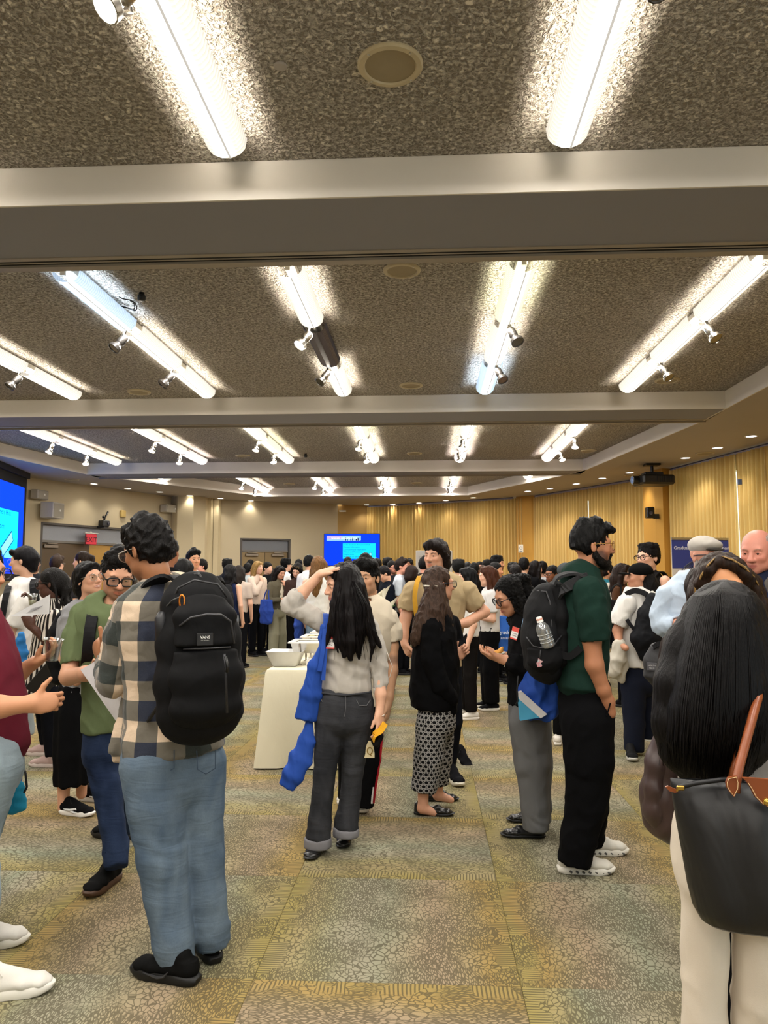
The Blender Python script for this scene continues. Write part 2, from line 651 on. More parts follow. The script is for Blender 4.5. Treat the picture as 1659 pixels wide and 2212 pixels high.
def doorset(name,A,B,top,leaf_top,cols,recess,open_right=False):
 A=np.array(A[:2])
 B=np.array(B[:2])
 d=(B-A)
 L=np.linalg.norm(d)
 d/=L
 n=np.array([d[1],-d[0]])
 if n@(np.array([-1.5,8.0])-A)>0:
  n=-n
 A=A+n*recess
 M=Matrix(((d[0],n[0],0,A[0]),(d[1],n[1],0,A[1]),(0,0,1,0),(0,0,0,1)))
 fr=MB()
 for bx in(((-.0,-recess,0),(.05,.1,top)),((L-.05,-recess,0),(L,.1,top)),((0,-recess,top-.04),(L,.1,top))):
  fr.box(*bx,mat=M)
 root=struct(fr.build(name,paint('#4a443d',0.5)))
 h=MB()
 h.box((.05,0,leaf_top),(L-.05,.05,top-.04),mat=M)
 h.build('transom_panel',paint(cols[0],0.5),root)
 rl=MB()
 rl.box((.05,-.02,leaf_top-.02),(L-.05,.06,leaf_top+.025),mat=M)
 rl.build('door_rail',paint('#6b655c',0.5),root)
 lw=(L-.1)/2
 for k in(0,1):
  x0=.05+k*lw
  lf=MB()
  lf.box((x0+.006,.01,.01),(x0+lw-.006,.05,leaf_top-.025),mat=M)
  leaf=lf.build('door_leaf',paint(cols[1+k],0.35),root)
  cl=MB()
  xa=x0+.10 if k==0 else x0+lw-.42
  cl.box((xa,-.05,leaf_top-.13),(xa+.32,.01,leaf_top-.06),mat=M,bev=.01)
  cl.box((xa+.05,-.07,leaf_top-.05),(xa+.28,-.04,leaf_top-.03),mat=M)
  cl.build('door_closer',metal('#7d7468',0.4),leaf)
  hd=MB()
  xh=x0+lw-.09 if k==0 else x0+.05
  hd.box((xh,-.06,.95),(xh+.04,-.035,1.25),mat=M,bev=.008)
  hd.box((xh,-.04,.96),(xh+.04,.012,1.0),mat=M)
  hd.box((xh,-.04,1.2),(xh+.04,.012,1.24),mat=M)
  hd.build('door_handle',metal('#9a9286',0.3),leaf)
 bk=MB()
 bk.box((.0,.09,0),(L,.12,top),mat=M)
 bk.build('door_light_block',paint('#2b2621',0.8),root)  # panel added behind the leaves to block outside light at the gaps
 return M,L
LM,LL=doorset('door_1',d0,d1,dt,2.22,('#8d8f93','#54442f','#a8813f'),0.10)
BMx,BL=doorset('door_2',e0,e1,et,at_y(570,1190,18.6)[2],('#6a6c70','#86704a','#7c6743'),0.08)
c=MB()
c.prism([(-5.98,17.58),(-5.72,17.30),(-5.36,17.34),(-5.16,17.62),(-5.2,18.0),(-5.34,18.12),(-5.85,17.8)],0,SOF+.02)
struct(c.build('column_left',plaster('#c2b392')))
c=MB()
for x,y in((-5.16,17.93),(-5.02,18.08)):
 c.prism([(x-.06,y-.05),(x+.05,y-.02),(x+.07,y+.13),(x-.04,y+.13)],0,SOF+.02)
struct(c.build('trim_column_left',plaster('#c2b392')))
w=MB()
wm_=MB()
gl=MB()
for A,B in zip(RW,RW[1:]):
 wall_seg(w,A,B,0,0.25)
 wall_seg(w,A,B,3.15,SOF+.1)
 L=math.dist(A,B)
 n=max(1,int(L/1.4))
 for i in range(n+1):
  t0=i/n
  a,b=lerp2(A,B,max(0,t0-.05/L)),lerp2(A,B,min(1,t0+.05/L))
  wall_seg(wm_,a,b,0.25,3.15)
 nA=np.array(A)
 gl.add([(*A,.25),(*B,.25),(*B,3.15),(*A,3.15)],[(0,1,2,3)])
struct(w.build('wall_right',M_beige))
win=struct(wm_.build('window_1',paint('#3a3733',0.4)))
gl.build('window_pane',clear_plastic('#dfe8e6',0.02),win)
for nm,P in(('column_right',[(4.42,13.55),(4.06,13.42),(3.98,13.62),(3.96,14.28),(4.45,14.66)]),('column_back',[(2.72,18.0),(2.52,17.70),(2.40,17.72),(2.08,17.98),(2.22,18.3)])):
 c=MB()
 c.prism(P[::-1],0,SOF+.01)
 struct(c.build(nm,M_ochre))
# ---- curtains -----------------------------------------------------
def curtain_mat():
 t=NT('curtain_cloth')
 co=t.coord('Object')
 n=t.noise(co,300,2)
 b=t.noise(t.coord('Object',scale=(1,1,0.08)),2.2,2)
 c=t.mix(t.math('MULTIPLY_ADD',n,0.4,t.math('MULTIPLY',b,0.6)),lin('#bb9a5c'),lin('#dcbe80'))
 d=t.n('ShaderNodeBsdfDiffuse')
 t.l(c,d.inputs[0])
 tr=t.n('ShaderNodeBsdfTranslucent')
 tr.inputs[0].default_value=(*lin('#e3c06a'),1)
 m=t.n('ShaderNodeMixShader')
 m.inputs[0].default_value=0.12
 t.l(d.outputs[0],m.inputs[1])
 t.l(tr.outputs[0],m.inputs[2])
 t.l(m.outputs[0],t.out.inputs[0])
 return t.m
M_curt=curtain_mat()
def poly_at(P,s):
 for A,B in zip(P,P[1:]):
  L=math.dist(A,B)
  if s<=L:
   return lerp2(A,B,s/L),((B[0]-A[0])/L,(B[1]-A[1])/L)
  s-=L
 A,B=P[-2],P[-1]
 L=math.dist(A,B)
 return B,((B[0]-A[0])/L,(B[1]-A[1])/L)
def curtain(P,label,pitch,seed,top=SOF-.045):
 L=sum(math.dist(a,b)for a,b in zip(P,P[1:]))
 nf=int(L/pitch)
 rg=random.Random(seed)
 ph=[rg.uniform(-.6,.6)for _ in range(nf+2)]
 am=[rg.uniform(.6,1.25)for _ in range(nf+2)]
 nu=nf*7
 rows=[(top,.75),(top-.12,.8),(2.6,1.0),(1.6,1.15),(.7,1.2),(.03,1.25)]
 mb=MB()
 def fn(u,v):
  z,k=rows[int(round(v*(len(rows)-1)))]
  s_=u*L
  (x,y),(dx,dy)=poly_at(P,s_)
  f=u*nf
  i=int(f)
  fr=f-i
  p=ph[i]*(1-fr)+ph[i+1]*fr
  a=am[i]*(1-fr)+am[i+1]*fr
  drift=.5*(1-v)*0+v*math.sin(i*1.7+seed)*.35
  off=math.sin(2*math.pi*f+p+drift)*.052*a*k+math.sin(4*math.pi*f+2*p)*.010*k
  nx,ny=-dy,dx
  if nx*(-1.5-x)+ny*(8-y)<0:
   nx,ny=-nx,-ny
  return(x+nx*(off+.16),y+ny*(off+.16),z)
 mb.grid(fn,nu+1,len(rows))
 o=mb.build('curtain',M_curt,smooth=True)
 return tag(o,label,'curtain','gold curtains on the curved window wall')
s1=at_z(1612,972,SOF)[:2]
P_near=[(5.42,1.0),(5.38,3.0),(5.20,7.5),(4.98,10.2),(4.93,11.0)]
def off_line(px,A,B):
 return tuple(on_wall(px,1000,A,B)[:2])
q0=off_line(1612.0,(4.93,11.0),(4.36,13.62))
q1=off_line(1611.3,(4.93,11.0),(4.36,13.62))
curtain(P_near+[q0],'gold pleated curtain running off the right edge of the photo',.105,1)
curtain([q1,(4.30,13.72)],'gold pleated curtain behind the banner and the man in the grey cap',.10,2)
q2=off_line(1281,(4.36,14.6),(2.5,18.0))
q3=off_line(1279.6,(4.36,14.6),(2.5,18.0))
curtain([(4.36,14.45),q2],'gold pleated curtain right behind the head of the man in the green shirt',.09,3)
curtain([q3,(2.44,18.1)],'gold pleated curtain just right of the narrow ochre column with the notice',.09,4)
curtain([(2.30,18.04),(0.27,19.32)],'gold pleated curtain just left of the narrow ochre column with the notice',.085,5)
curtain([(0.275,19.317),(-1.62,20.18)],'gold pleated curtain beside the blue television',.085,6)
rail=MB()
for P in(P_near+[(4.30,13.7)],[(4.30,14.55),(2.52,17.92)],[(2.12,18.15),(-1.5,20.15)]):
 pts=[]
 for i,(x,y)in enumerate(P):
  pts.append((x-.10,y-.08,SOF-.02))
 rail.tube(pts,.028,4)
tag(rail.build('curtain_rail',paint('#8d8795',0.4)),'grey ceiling rail the gold curtains hang from','rail')
# ================================================================== LAMPS IN THE CEILING
M_housing=paint('#e6e1d4',0.4)
M_lensoff=paint('#4a4652',0.35)
@cached
def lens_mat(col,power):
 t=NT('lit_lens')
 c=lin(col)
 e=t.n('ShaderNodeEmission')
 e.inputs[0].default_value=(c[0],c[1],c[2],1)
 sx=t.n('ShaderNodeSeparateXYZ')
 t.l(t.coord('Object'),sx.inputs[0])
 rib=t.math('FRACT',t.math('MULTIPLY',sx.outputs[1],36))  # stripes put the shading of the ribs into the emission
 t.l(t.math('MULTIPLY_ADD',t.math('MULTIPLY',t.math('SUBTRACT',.052,t.math('ABSOLUTE',sx.outputs[0])),45,clamp=True),power,t.math('MULTIPLY_ADD',rib,.35,.48)),e.inputs[1])
 d=t.n('ShaderNodeBsdfTranslucent')
 d.inputs[0].default_value=(.025,.025,.024,1)
 a=t.n('ShaderNodeAddShader')
 t.l(e.outputs[0],a.inputs[0])
 t.l(d.outputs[0],a.inputs[1])
 t.l(a.outputs[0],t.out.inputs[0])
 return t.m
def trough(L,near):
 0
 mb=MB()
 nr=int(L/0.028)if near else int(L/0.07)
 ny=nr*2+1
 prof=[(-.094,.072),(-.086,.03),(-.064,.004),(-.022,-.012),(.022,-.012),(.064,.004),(.086,.03),(.094,.072)]
 def fn(u,v):
  i=int(round(u*(len(prof)-1)))
  j=int(round(v*(ny-1)))
  x,z=prof[i]
  k=1.0+(.045 if j%2 else 0)*(0 if i in(3,4)else 1)
  return(x*k,v*L,z*k)
 mb.grid(fn,len(prof),ny)
 return mb
_lens={}
SEG=1.15
def lens_me(near):
 if near not in _lens:
  _lens[near]=trough(SEG-.13,near)
 return _lens[near]
WARM='#fff3dc'
TUBEC={'w':'#fff4e2','b':'#cfe6ff','g':'#faf8d6','p':'#fff0ea'}
def strip_light(X,Y0,n,label,tints,group,near=False,up_to=None):
 root=thing('strip_light',label,'ceiling light',(X,Y0,CEI),group)
 L=n*SEG
 h=MB()
 h.box((X-.035,Y0-.05,CEI-.055),(X+.035,Y0+L-.02,CEI-.001),bev=.006)
 h.build('housing',M_housing,root)
 e=MB()
 e.box((X-.045,Y0-.12,CEI-.11),(X+.045,Y0-.04,CEI-.001),bev=.008)
 e.build('end_box',M_housing,root)
 for k in range(n):
  y=Y0+k*SEG+.07
  tint=tints[k%len(tints)]
  lit=tint!='x'
  V=lens_me(near)
  mb=MB()
  mb.add([(X+p[0],y+p[1],CEI-.118+p[2])for p in V.v],V.f)
  mb.build('lens',lens_mat(TUBEC[tint],LENS_POWER)if lit else M_lensoff,root,smooth=False)
  ln=MB()
  ln.box((X+.012,y,CEI-.134),(X+.022,y+SEG-.13,CEI-.131))
  ln.build('lens_seam',emis('#d9d2c6',.75)if lit else paint('#2a272c',0.4),root)
  tb_=MB()
  tb_.tube([(X,y-.03,CEI-.082),(X,y+SEG-.10,CEI-.082)],.014,6)
  tb_.build('tube',emis(TUBEC[tint],TUBE_POWER)if lit else paint('#b9b5ae',0.3),root)
  for yy in(y-.035,y+SEG-.105):
   sk=MB()
   sk.box((X-.016,yy-.012,CEI-.10),(X+.016,yy+.012,CEI-.05))
   sk.build('socket',M_housing,root)
 la=bpy.data.lights.new('strip_glow','AREA')
 la.shape='RECTANGLE'
 la.size,la.size_y=.05,L-.2
 la.energy=GLOW*n*sum(tints[k%len(tints)]!='x' for k in range(n))/n
 la.color=(1,.955,.89)
 lo=bpy.data.objects.new('strip_glow',la)
 C.objects.link(lo)
 lo.parent=root
 lo.location=(0,L/2,-.142)
 return root
def spot(X,Y,aim,label,lit,silver,side=-1):
 root=thing('spotlight',label,'spotlight',(X,Y,CEI-.05),'spotlights between the strip lights')
 P=Vector((X+side*.05,Y,CEI-.19))
 d=Vector(aim).normalized()
 m=metal('#a9a49b',0.28)if silver else paint('#3b3835',0.35,0.3)
 br=MB()
 br.tube([(X,Y,CEI-.05),(X+side*.02,Y,CEI-.10),P],.012,6)
 br.tube([P+Vector((0,.03,.02)),P+Vector((0,.055,-.02)),P+d*.07+Vector((0,.05,0))],.006,5)
 br.build('bracket',metal('#8c877f',0.3),root)
 b=MB()
 M=frame(P-d*.05,d)
 b.lathe([(.028,0),(.034,.01),(.034,.075),(.026,.085),(.028,.10),(.050,.122),(.052,.15),(.047,.152),(.044,.14)],14,M,caps=True)
 b.build('lamp_head',m,root,ang=40)
 g_=MB()
 g_.lathe([(.001,.146),(.045,.146)],14,M,caps=False)
 g_.build('lamp_face',emis('#fff6e6',9.0)if lit else metal('#8f8b86',0.15),root)
 return root
ORD=['first','second','third','fourth','fifth','sixth']
rows={0:(-5.0,3,[-3.9,-2.4,-.93,.65,2.15],'added unseen strip lights behind the camera'),1:(3.47-3*SEG,3,[-3.9,-2.4,-.93,.65,2.15],'row of strip lights nearest the camera'),2:(4.78,3,[-5.4,-3.9,-2.4,-.9,.63,2.14],'second row of strip lights'),3:(9.62,3,[-5.4,-3.88,-2.37,-.9,.56,2.03],'third row of strip lights'),4:(14.3,3,[-3.72,-2.22,-.87,.53],'far row of strip lights'),}
tints={(2,2):'bww',(2,3):'wxw',(2,4):'gwb',(3,2):'wgw',(3,3):'gww',(1,2):'www',(2,5):'www',(2,1):'www',(3,0):'wpw'}
names={0:'bay behind the camera',1:'near bay above the camera',2:'second bay',3:'third bay',4:'farthest bay'}
seen_from={1:{2:'left one in view',3:'right one in view',1:'outside the frame at left',4:'outside the frame at right',0:'far outside the frame at left'}}
for b,(Y0,n,XS,grp)in rows.items():
 for i,X in enumerate(XS):
  if b==0:
   strip_light(X,Y0,n,'added unseen strip light behind the camera, %s from the left'%ORD[i],'w',grp)  # unseen lamps, added to brighten people from the camera side
   continue
  t_=tints.get((b,i),'wwp' if b>2 else 'w'*3)
  if b==1:
   lab='lit strip light in the %s, %s'%(names[1],seen_from[1][i])
  else:
   lab='run of three ribbed strip lights in the %s, %s from the left'%(names[b],ORD[i])
   if(b,i)==(2,3):
    lab='strip light run in the second bay whose middle lens is dark'
   if(b,i)==(2,2):
    lab='strip light run in the second bay with a bluish first tube, third from left'
  strip_light(X,Y0,n,lab,t_,grp,near=(b<=2))
  for k in(1,2):
   if b==1 and k==1:
    continue
   lit=(b>=3)or(b,i,k)in((2,3,1),(1,2,2))
   silver=b>=3 or(b,i)in((2,3),(2,5),(1,2))
   sd=-1 if X<0.6 else 1
   aim=(-.5*1 if X<.6 else .3,-.45,-.8)if b<3 else(.15*(-1)**k,-.45,-1)
   spot(X,Y0+k*SEG,aim,'%s spotlight on the %s strip light, %s, %s one'%('lit silver' if lit else('silver' if silver else 'dark unlit'),ORD[i],names[b],'nearer' if k==1 else 'farther'),lit,silver,sd)
strip_light(-5.28,14.2,1,'short strip light at the far left of the farthest bay','w','far row of strip lights')
strip_light(2.0,14.2,1,'short strip light at the far right of the farthest bay','w','far row of strip lights')
# ---- flush ceiling speakers, downlights, small fittings ---------------
def disc_speaker(px,py,z,r,label,col='#b9ab8c'):
 p=at_z(px,py,z)
 root=thing('ceiling_speaker',label,'speaker',p,'round ceiling speakers')
 M=Matrix.Translation(Vector(p))@Matrix.Rotation(math.pi,4,'X')
 a=MB()
 a.lathe([(r,-.005),(r,.006),(r*.95,.014),(r*.80,.016),(r*.77,.010),(r*.76,-.004)],40,M,caps=False)
 a.build('speaker_rim',paint(col,0.45),root,ang=40)
 g_=MB()
 g_.lathe([(.001,.009),(r*.4,.010),(r*.78,.008)],40,M,caps=False)
 g_.build('speaker_grille',paint('#94866a',0.6),root)
 sc=MB()
 for k in range(4):
  t=math.pi/4+k*math.pi/2
  sc.lathe([(.006,.014),(.005,.018),(.001,.019)],8,M@Matrix.Translation((r*.87*math.cos(t),r*.87*math.sin(t),0)))
 sc.build('screw',metal('#c9c4b8',0.3),root)
for a_ in((843,139,CEI,.135,'large round beige ceiling speaker between the two nearest strip lights'),(868,583,CEI,.13,'round ceiling speaker just past the near beam at centre'),(888,832,CEI,.13,'thin round ceiling speaker in the second bay right of the dark lens'),(300,846,CEI,.13,'round ceiling speaker in the second bay at left'),(1441,821,CEI,.13,'round cream ceiling speaker in the second bay at far right'),(525,984,CEI,.13,'round ceiling speaker in the third bay at left'),(895,979,CEI,.13,'round ceiling speaker in the third bay at centre'),(1272,973,CEI,.13,'round ceiling speaker in the third bay at right'),(625,1045,CEI,.13,'tiny round ceiling speaker in the farthest bay at left'),(900,1043,CEI,.13,'tiny round ceiling speaker in the farthest bay at centre'),(1523,979,SOF,.14,'round brown ceiling speaker in the right soffit above the near curtain'),(1365,1026,SOF,.14,'round ceiling speaker in the right soffit behind the projector'),(155,1035,SOF,.14,'round ceiling speaker in the left soffit near the screen'),(388,1072,SOF,.14,'round ceiling speaker in the left soffit above the column')):
 disc_speaker(*a_)
NTH=['first','second','third','fourth','fifth','sixth','seventh','eighth','ninth','tenth']
dl=[(1623,942),(1550,967),(1481,989),(1360,1021),(1301,1033),(1245,1045),(1188,1055),(1140,1061),(203,1045),(276,1055),(345,1062.5),(410,1070.5),(476,1076.5),(542,1081.5),(610,1086.5),(672,1089),(733,1090.4),(792,1090.4),(848,1089),(905,1086),(963,1081),(1022,1075)]
side=['the right soffit','the left soffit','the far soffit']
cnt={0:0,1:0,2:0}
for px,py in dl:
 p=at_z(px,py,SOF)
 z=0 if px>1100 else(1 if px<500 else 2)
 cnt[z]+=1
 root=thing('downlight','lit downlight in %s, %s from %s'%(side[z],NTH[cnt[z]-1],('the camera','the screen','the left')[z]),'ceiling light',p,'recessed downlights around the edge')
 M=Matrix.Translation(Vector(p))@Matrix.Rotation(math.pi,4,'X')
 a=MB()
 a.lathe([(.085,-.002),(.085,.005),(.07,.007),(.066,.002),(.06,-.02)],24,M,caps=False)
 a.build('trim_ring',M_housing,root,ang=40)
 g_=MB()
 g_.lathe([(.001,.002),(.068,.002)],24,M,caps=False)
 g_.build('lamp_face',emis('#f4f3ff' if z==0 else '#fff2dc',6.0),root)
 la=bpy.data.lights.new('downlight_beam','SPOT')
 la.energy,la.spot_size,la.spot_blend,la.shadow_soft_size=(34.0 if z==0 else 13.0),1.9,.7,.05
 la.color=(1,.93,.80)
 lo=bpy.data.objects.new('downlight_beam',la)
 C.objects.link(lo)
 lo.parent=root
 lo.location=(0,0,-.03)
p=at_z(606,142,CEI)
a=MB()
M=Matrix.Translation(Vector(p))@Matrix.Rotation(math.pi,4,'X')
a.lathe([(.028,0),(.028,.004),(.024,.008),(.001,.009)],20,M)
tag(a.build('cover_plate',paint('#a39b93',0.5),ang=40),'small round grey cover plate beside the large near ceiling speaker','cover plate')
for px,py,lab in((306,638,'small black sensor on the second bay ceiling near the bluish tube'),(660,983,'tiny black sensor on the third bay ceiling')):
 p=at_z(px,py,CEI-.02)
 a=MB()
 M=Matrix.Translation(Vector(p))@Matrix.Rotation(math.pi,4,'X')
 a.lathe([(.02,-.02),(.022,.0),(.030,.004),(.030,.03),(.022,.04),(.001,.042)],12,M)
 tag(a.build('ceiling_sensor',paint('#1b1a1a',0.4),ang=40),lab,'sensor')
p0=at_z(238,640,CEI-.012)
a=MB()
pts=[]
for i in range(17):
 t=i/16*math.pi*1.7
 pts.append((p0[0]+.07+.10*math.sin(t)*.6-.02*i/16,p0[1]+.12-.13*math.cos(t),p0[2]-.01-.01*math.sin(3*t)))
a.tube(pts,.005,5)
a.tube([(x+.012,y+.01,z-.004)for x,y,z in pts[3:14]],.005,5)
tag(a.build('ceiling_cable',paint('#1a1919',0.5),smooth=True),'loose black cable loop on the ceiling beside the bluish strip light','cable')
# ================================================================== SCULPTING: distance fields -> one smooth mesh
F32=np.float32
def _v(p):
 return np.asarray(p,dtype=np.float64)
def unit(v):
 v=_v(v)
 return v/(np.linalg.norm(v)+1e-12)
class Sdf:
 def __init__(s,h,k=0.012):
  s.h,s.k=h,k
  s.pr=[]
  s.lo=np.full(3,1e9)
  s.hi=np.full(3,-1e9)
 def _bb(s,P,r,op,grow=True):
  lo,hi=np.min(P,0)-r,np.max(P,0)+r
  if op=='u':
   s.lo=np.minimum(s.lo,lo)
   s.hi=np.maximum(s.hi,hi)
  return lo,hi
 def seg(s,p0,p1,r0,r1,U=None,k=None,op='u',flat=(0,0)):
  0
  p0,p1=_v(p0),_v(p1)
  e=not np.isscalar(r0)or not np.isscalar(r1)
  if e:
   r0=(r0,r0)if np.isscalar(r0)else r0
   r1=(r1,r1)if np.isscalar(r1)else r1
   rm=max(*r0,*r1)
  else:
   rm=max(r0,r1)
  lo,hi=s._bb(np.array([p0,p1]),rm,op)
  s.pr.append(('seg',p0,p1,r0,r1,U,e,s.k if k is None else k,op,flat,lo,hi))
  return s
 def chain(s,pts,k=None,op='u',flat=(0,0),U=None):
  0
  n=len(pts)
  for i in range(n-1):
   fl=(flat[0]if i==0 else 0,flat[1]if i==n-2 else 0)
   s.seg(pts[i][0],pts[i+1][0],pts[i][1],pts[i+1][1],U,k,op,fl)
  return s
 def ell(s,c,r,R=None,k=None,op='u'):
  c=_v(c)
  r=np.array([r]*3 if np.isscalar(r)else r,float)
  R=np.eye(3)if R is None else np.asarray(R,float)
  ext=np.sqrt(((R*r)**2).sum(1))
  lo,hi=c-ext,c+ext
  if op=='u':
   s.lo=np.minimum(s.lo,lo)
   s.hi=np.maximum(s.hi,hi)
  s.pr.append(('ell',c,r,R,s.k if k is None else k,op,lo,hi))
  return s
 def box(s,c,half,R=None,r=0.01,k=None,op='u'):
  c=_v(c)
  half=_v(half)
  R=np.eye(3)if R is None else np.asarray(R,float)
  ext=(np.abs(R)*half).sum(1)
  lo,hi=c-ext,c+ext
  if op=='u':
   s.lo=np.minimum(s.lo,lo)
   s.hi=np.maximum(s.hi,hi)
  s.pr.append(('box',c,half,R,r,s.k if k is None else k,op,lo,hi))
  return s
 def plane_cut(s,p,n):
  0
  s.pr.append(('cut',_v(p),unit(n)))
  return s
 def field(s):
  h=s.h
  s.lo0=s.lo-3*h
  n=np.maximum(np.ceil((s.hi+3*h-s.lo0)/h).astype(int),4)
  A=np.full(n,0.3,F32)
  ax=[(s.lo0[i]+np.arange(n[i])*h).astype(F32)for i in range(3)]
  for p in s.pr:
   if p[0]=='cut':
    _,q,nn=p
    D=((ax[0]-q[0])*nn[0])[:,None,None]+((ax[1]-q[1])*nn[1])[None,:,None]+((ax[2]-q[2])*nn[2])[None,None,:]
    np.maximum(A,D,out=A)
    continue
   lo,hi=p[-2],p[-1]
   k=p[-4]if p[0]!='seg' else p[7]
   op=p[-3]if p[0]!='seg' else p[8]
   pad=k+2.5*h
   i0=np.maximum(((lo-pad-s.lo0)/h).astype(int),0)
   i1=np.minimum(((hi+pad-s.lo0)/h).astype(int)+2,n)
   if(i1<=i0).any():
    continue
   X=ax[0][i0[0]:i1[0]][:,None,None]
   Y=ax[1][i0[1]:i1[1]][None,:,None]
   Z=ax[2][i0[2]:i1[2]][None,None,:]
   if p[0]=='seg':
    _,p0,p1,r0,r1,U,e,k,op,flat,lo,hi=p
    a=p1-p0
    L=np.linalg.norm(a)+1e-9
    a=(a/L)
    dx,dy,dz=X-F32(p0[0]),Y-F32(p0[1]),Z-F32(p0[2])
    w=dx*F32(a[0])+dy*F32(a[1])+dz*F32(a[2])
    t=np.clip(w/F32(L),0,1)
    if not e:
     qa=w-t*F32(L)
     q2=dx*dx+dy*dy+dz*dz-w*w
     np.maximum(q2,0,out=q2)
     r=F32(r0)+F32(r1-r0)*t
     if flat[0]or flat[1]:
      D=np.sqrt(q2)-r
      lo_,hi_=-w,w-F32(L)
      full=np.sqrt(q2+qa*qa)-r
      D=np.where(w<0,np.maximum(D,lo_)if flat[0]else full,np.where(w>L,np.maximum(D,hi_)if flat[1]else full,D))
     else:
      D=np.sqrt(q2+qa*qa)-r
    else:
     u=_v(U if U is not None else(1,0,0))
     u=unit(u-a*(u@a))
     v=np.cross(a,u)
     qu=dx*F32(u[0])+dy*F32(u[1])+dz*F32(u[2])
     qv=dx*F32(v[0])+dy*F32(v[1])+dz*F32(v[2])
     qa=w-t*F32(L)
     ra=F32(r0[0])+F32(r1[0]-r0[0])*t
     rb=F32(r0[1])+F32(r1[1]-r0[1])*t
     m=np.minimum(ra,rb)
     e2=(qu/ra)**2+(qv/rb)**2
     D0=(np.sqrt(e2)-1)*m
     full=(np.sqrt(e2+(qa/m)**2)-1)*m
     D=np.where(w<0,np.maximum(D0,-w)if flat[0]else full,np.where(w>L,np.maximum(D0,w-F32(L))if flat[1]else full,D0))
   elif p[0]=='ell':
    _,c,r,R,k,op,lo,hi=p
    dx,dy,dz=X-F32(c[0]),Y-F32(c[1]),Z-F32(c[2])
    e2=0
    for i in range(3):
     q=(dx*F32(R[0,i])+dy*F32(R[1,i])+dz*F32(R[2,i]))/F32(r[i])
     e2=e2+q*q
    D=(np.sqrt(e2)-1)*F32(r.min())
   else:
    _,c,hf,R,rr,k,op,lo,hi=p
    dx,dy,dz=X-F32(c[0]),Y-F32(c[1]),Z-F32(c[2])
    o2,ins=0,None
    for i in range(3):
     q=np.abs(dx*F32(R[0,i])+dy*F32(R[1,i])+dz*F32(R[2,i]))-F32(hf[i]-rr)
     o2=o2+np.maximum(q,0)**2
     ins=q if ins is None else np.maximum(ins,q)
    D=np.sqrt(o2)+np.minimum(ins,0)-F32(rr)
   B=A[i0[0]:i1[0],i0[1]:i1[1],i0[2]:i1[2]]
   if op=='u':
    if k>0:
     hh=np.maximum(F32(k)-np.abs(B-D),0)/F32(k)
     B[...]=np.minimum(B,D)-hh*hh*F32(k*0.25)
    else:
     np.minimum(B,D,out=B)
   elif op=='s':
    D=-D
    if k>0:
     hh=np.maximum(F32(k)-np.abs(B-D),0)/F32(k)
     B[...]=np.maximum(B,D)+hh*hh*F32(k*0.25)
    else:
     np.maximum(B,D,out=B)
  return A
 def mesh(s):
  A=s.field()
  for ax_ in range(3):
   for e_ in(0,-1):
    sl=[slice(None)]*3
    sl[ax_]=e_
    A[tuple(sl)]=np.maximum(A[tuple(sl)],F32(s.h))
  ins=A<0
  n=A.shape
  cnt=np.zeros((n[0]-1,n[1]-1,n[2]-1),np.uint8)
  for i in(0,1):
   for j in(0,1):
    for k in(0,1):
     cnt+=ins[i:n[0]-1+i,j:n[1]-1+j,k:n[2]-1+k]
  act=(cnt>0)&(cnt<8)
  I,J,K=np.nonzero(act)
  m=len(I)
  cor=np.empty((8,m),F32)
  off=[(i,j,k)for i in(0,1)for j in(0,1)for k in(0,1)]
  for q,(i,j,k)in enumerate(off):
   cor[q]=A[I+i,J+j,K+k]
  acc=np.zeros((m,3),np.float64)
  num=np.zeros(m)
  for q1 in range(8):
   for bit,ax_ in((4,0),(2,1),(1,2)):
    if q1&bit:
     continue
    q2=q1|bit
    a,b=cor[q1],cor[q2]
    x=(a<0)!=(b<0)
    t=a[x]/(a[x]-b[x])
    base=np.array(off[q1],float)
    pts=np.repeat(base[None],x.sum(),0)
    pts[:,ax_]+=t
    acc[x]+=pts
    num[x]+=1
  V=acc/num[:,None]+np.stack([I,J,K],1)
  V=s.lo0+V*s.h
  idx=np.full(cnt.shape,-1,np.int32)
  idx[I,J,K]=np.arange(m,dtype=np.int32)
  Q=[]
  for ax_ in range(3):
   sa=[slice(None)]*3
   sb=[slice(None)]*3
   sa[ax_]=slice(0,-1)
   sb[ax_]=slice(1,None)
   o1,o2=[a for a in range(3)if a!=ax_]
   a,b=ins[tuple(sa)],ins[tuple(sb)]
   x=a!=b
   P=np.nonzero(x)
   P=np.stack(P,1)
   ok=(P[:,o1]>0)&(P[:,o2]>0)&(P[:,o1]<n[o1]-1)&(P[:,o2]<n[o2]-1)
   P=P[ok]
   f=a[P[:,0],P[:,1],P[:,2]]
   def g(d1,d2):
    q=P.copy()
    q[:,o1]-=d1
    q[:,o2]-=d2
    return idx[q[:,0],q[:,1],q[:,2]]
   q=np.stack([g(0,0),g(1,0),g(1,1),g(0,1)],1)
   flip=f if ax_!=1 else~f
   q[~flip]=q[~flip][:,::-1]
   Q.append(q)
  Fq=np.concatenate(Q)
  Fq=Fq[(Fq>=0).all(1)]
  return V,Fq
def normals(V,Fq):
 a,b,c,d=(V[Fq[:,i]]for i in range(4))
 fn=np.cross(c-a,d-b)
 N=np.zeros_like(V)
 for i in range(4):
  for ax_ in range(3):
   N[:,ax_]+=np.bincount(Fq[:,i],fn[:,ax_],len(V))
 return N/(np.linalg.norm(N,axis=1)[:,None]+1e-12)
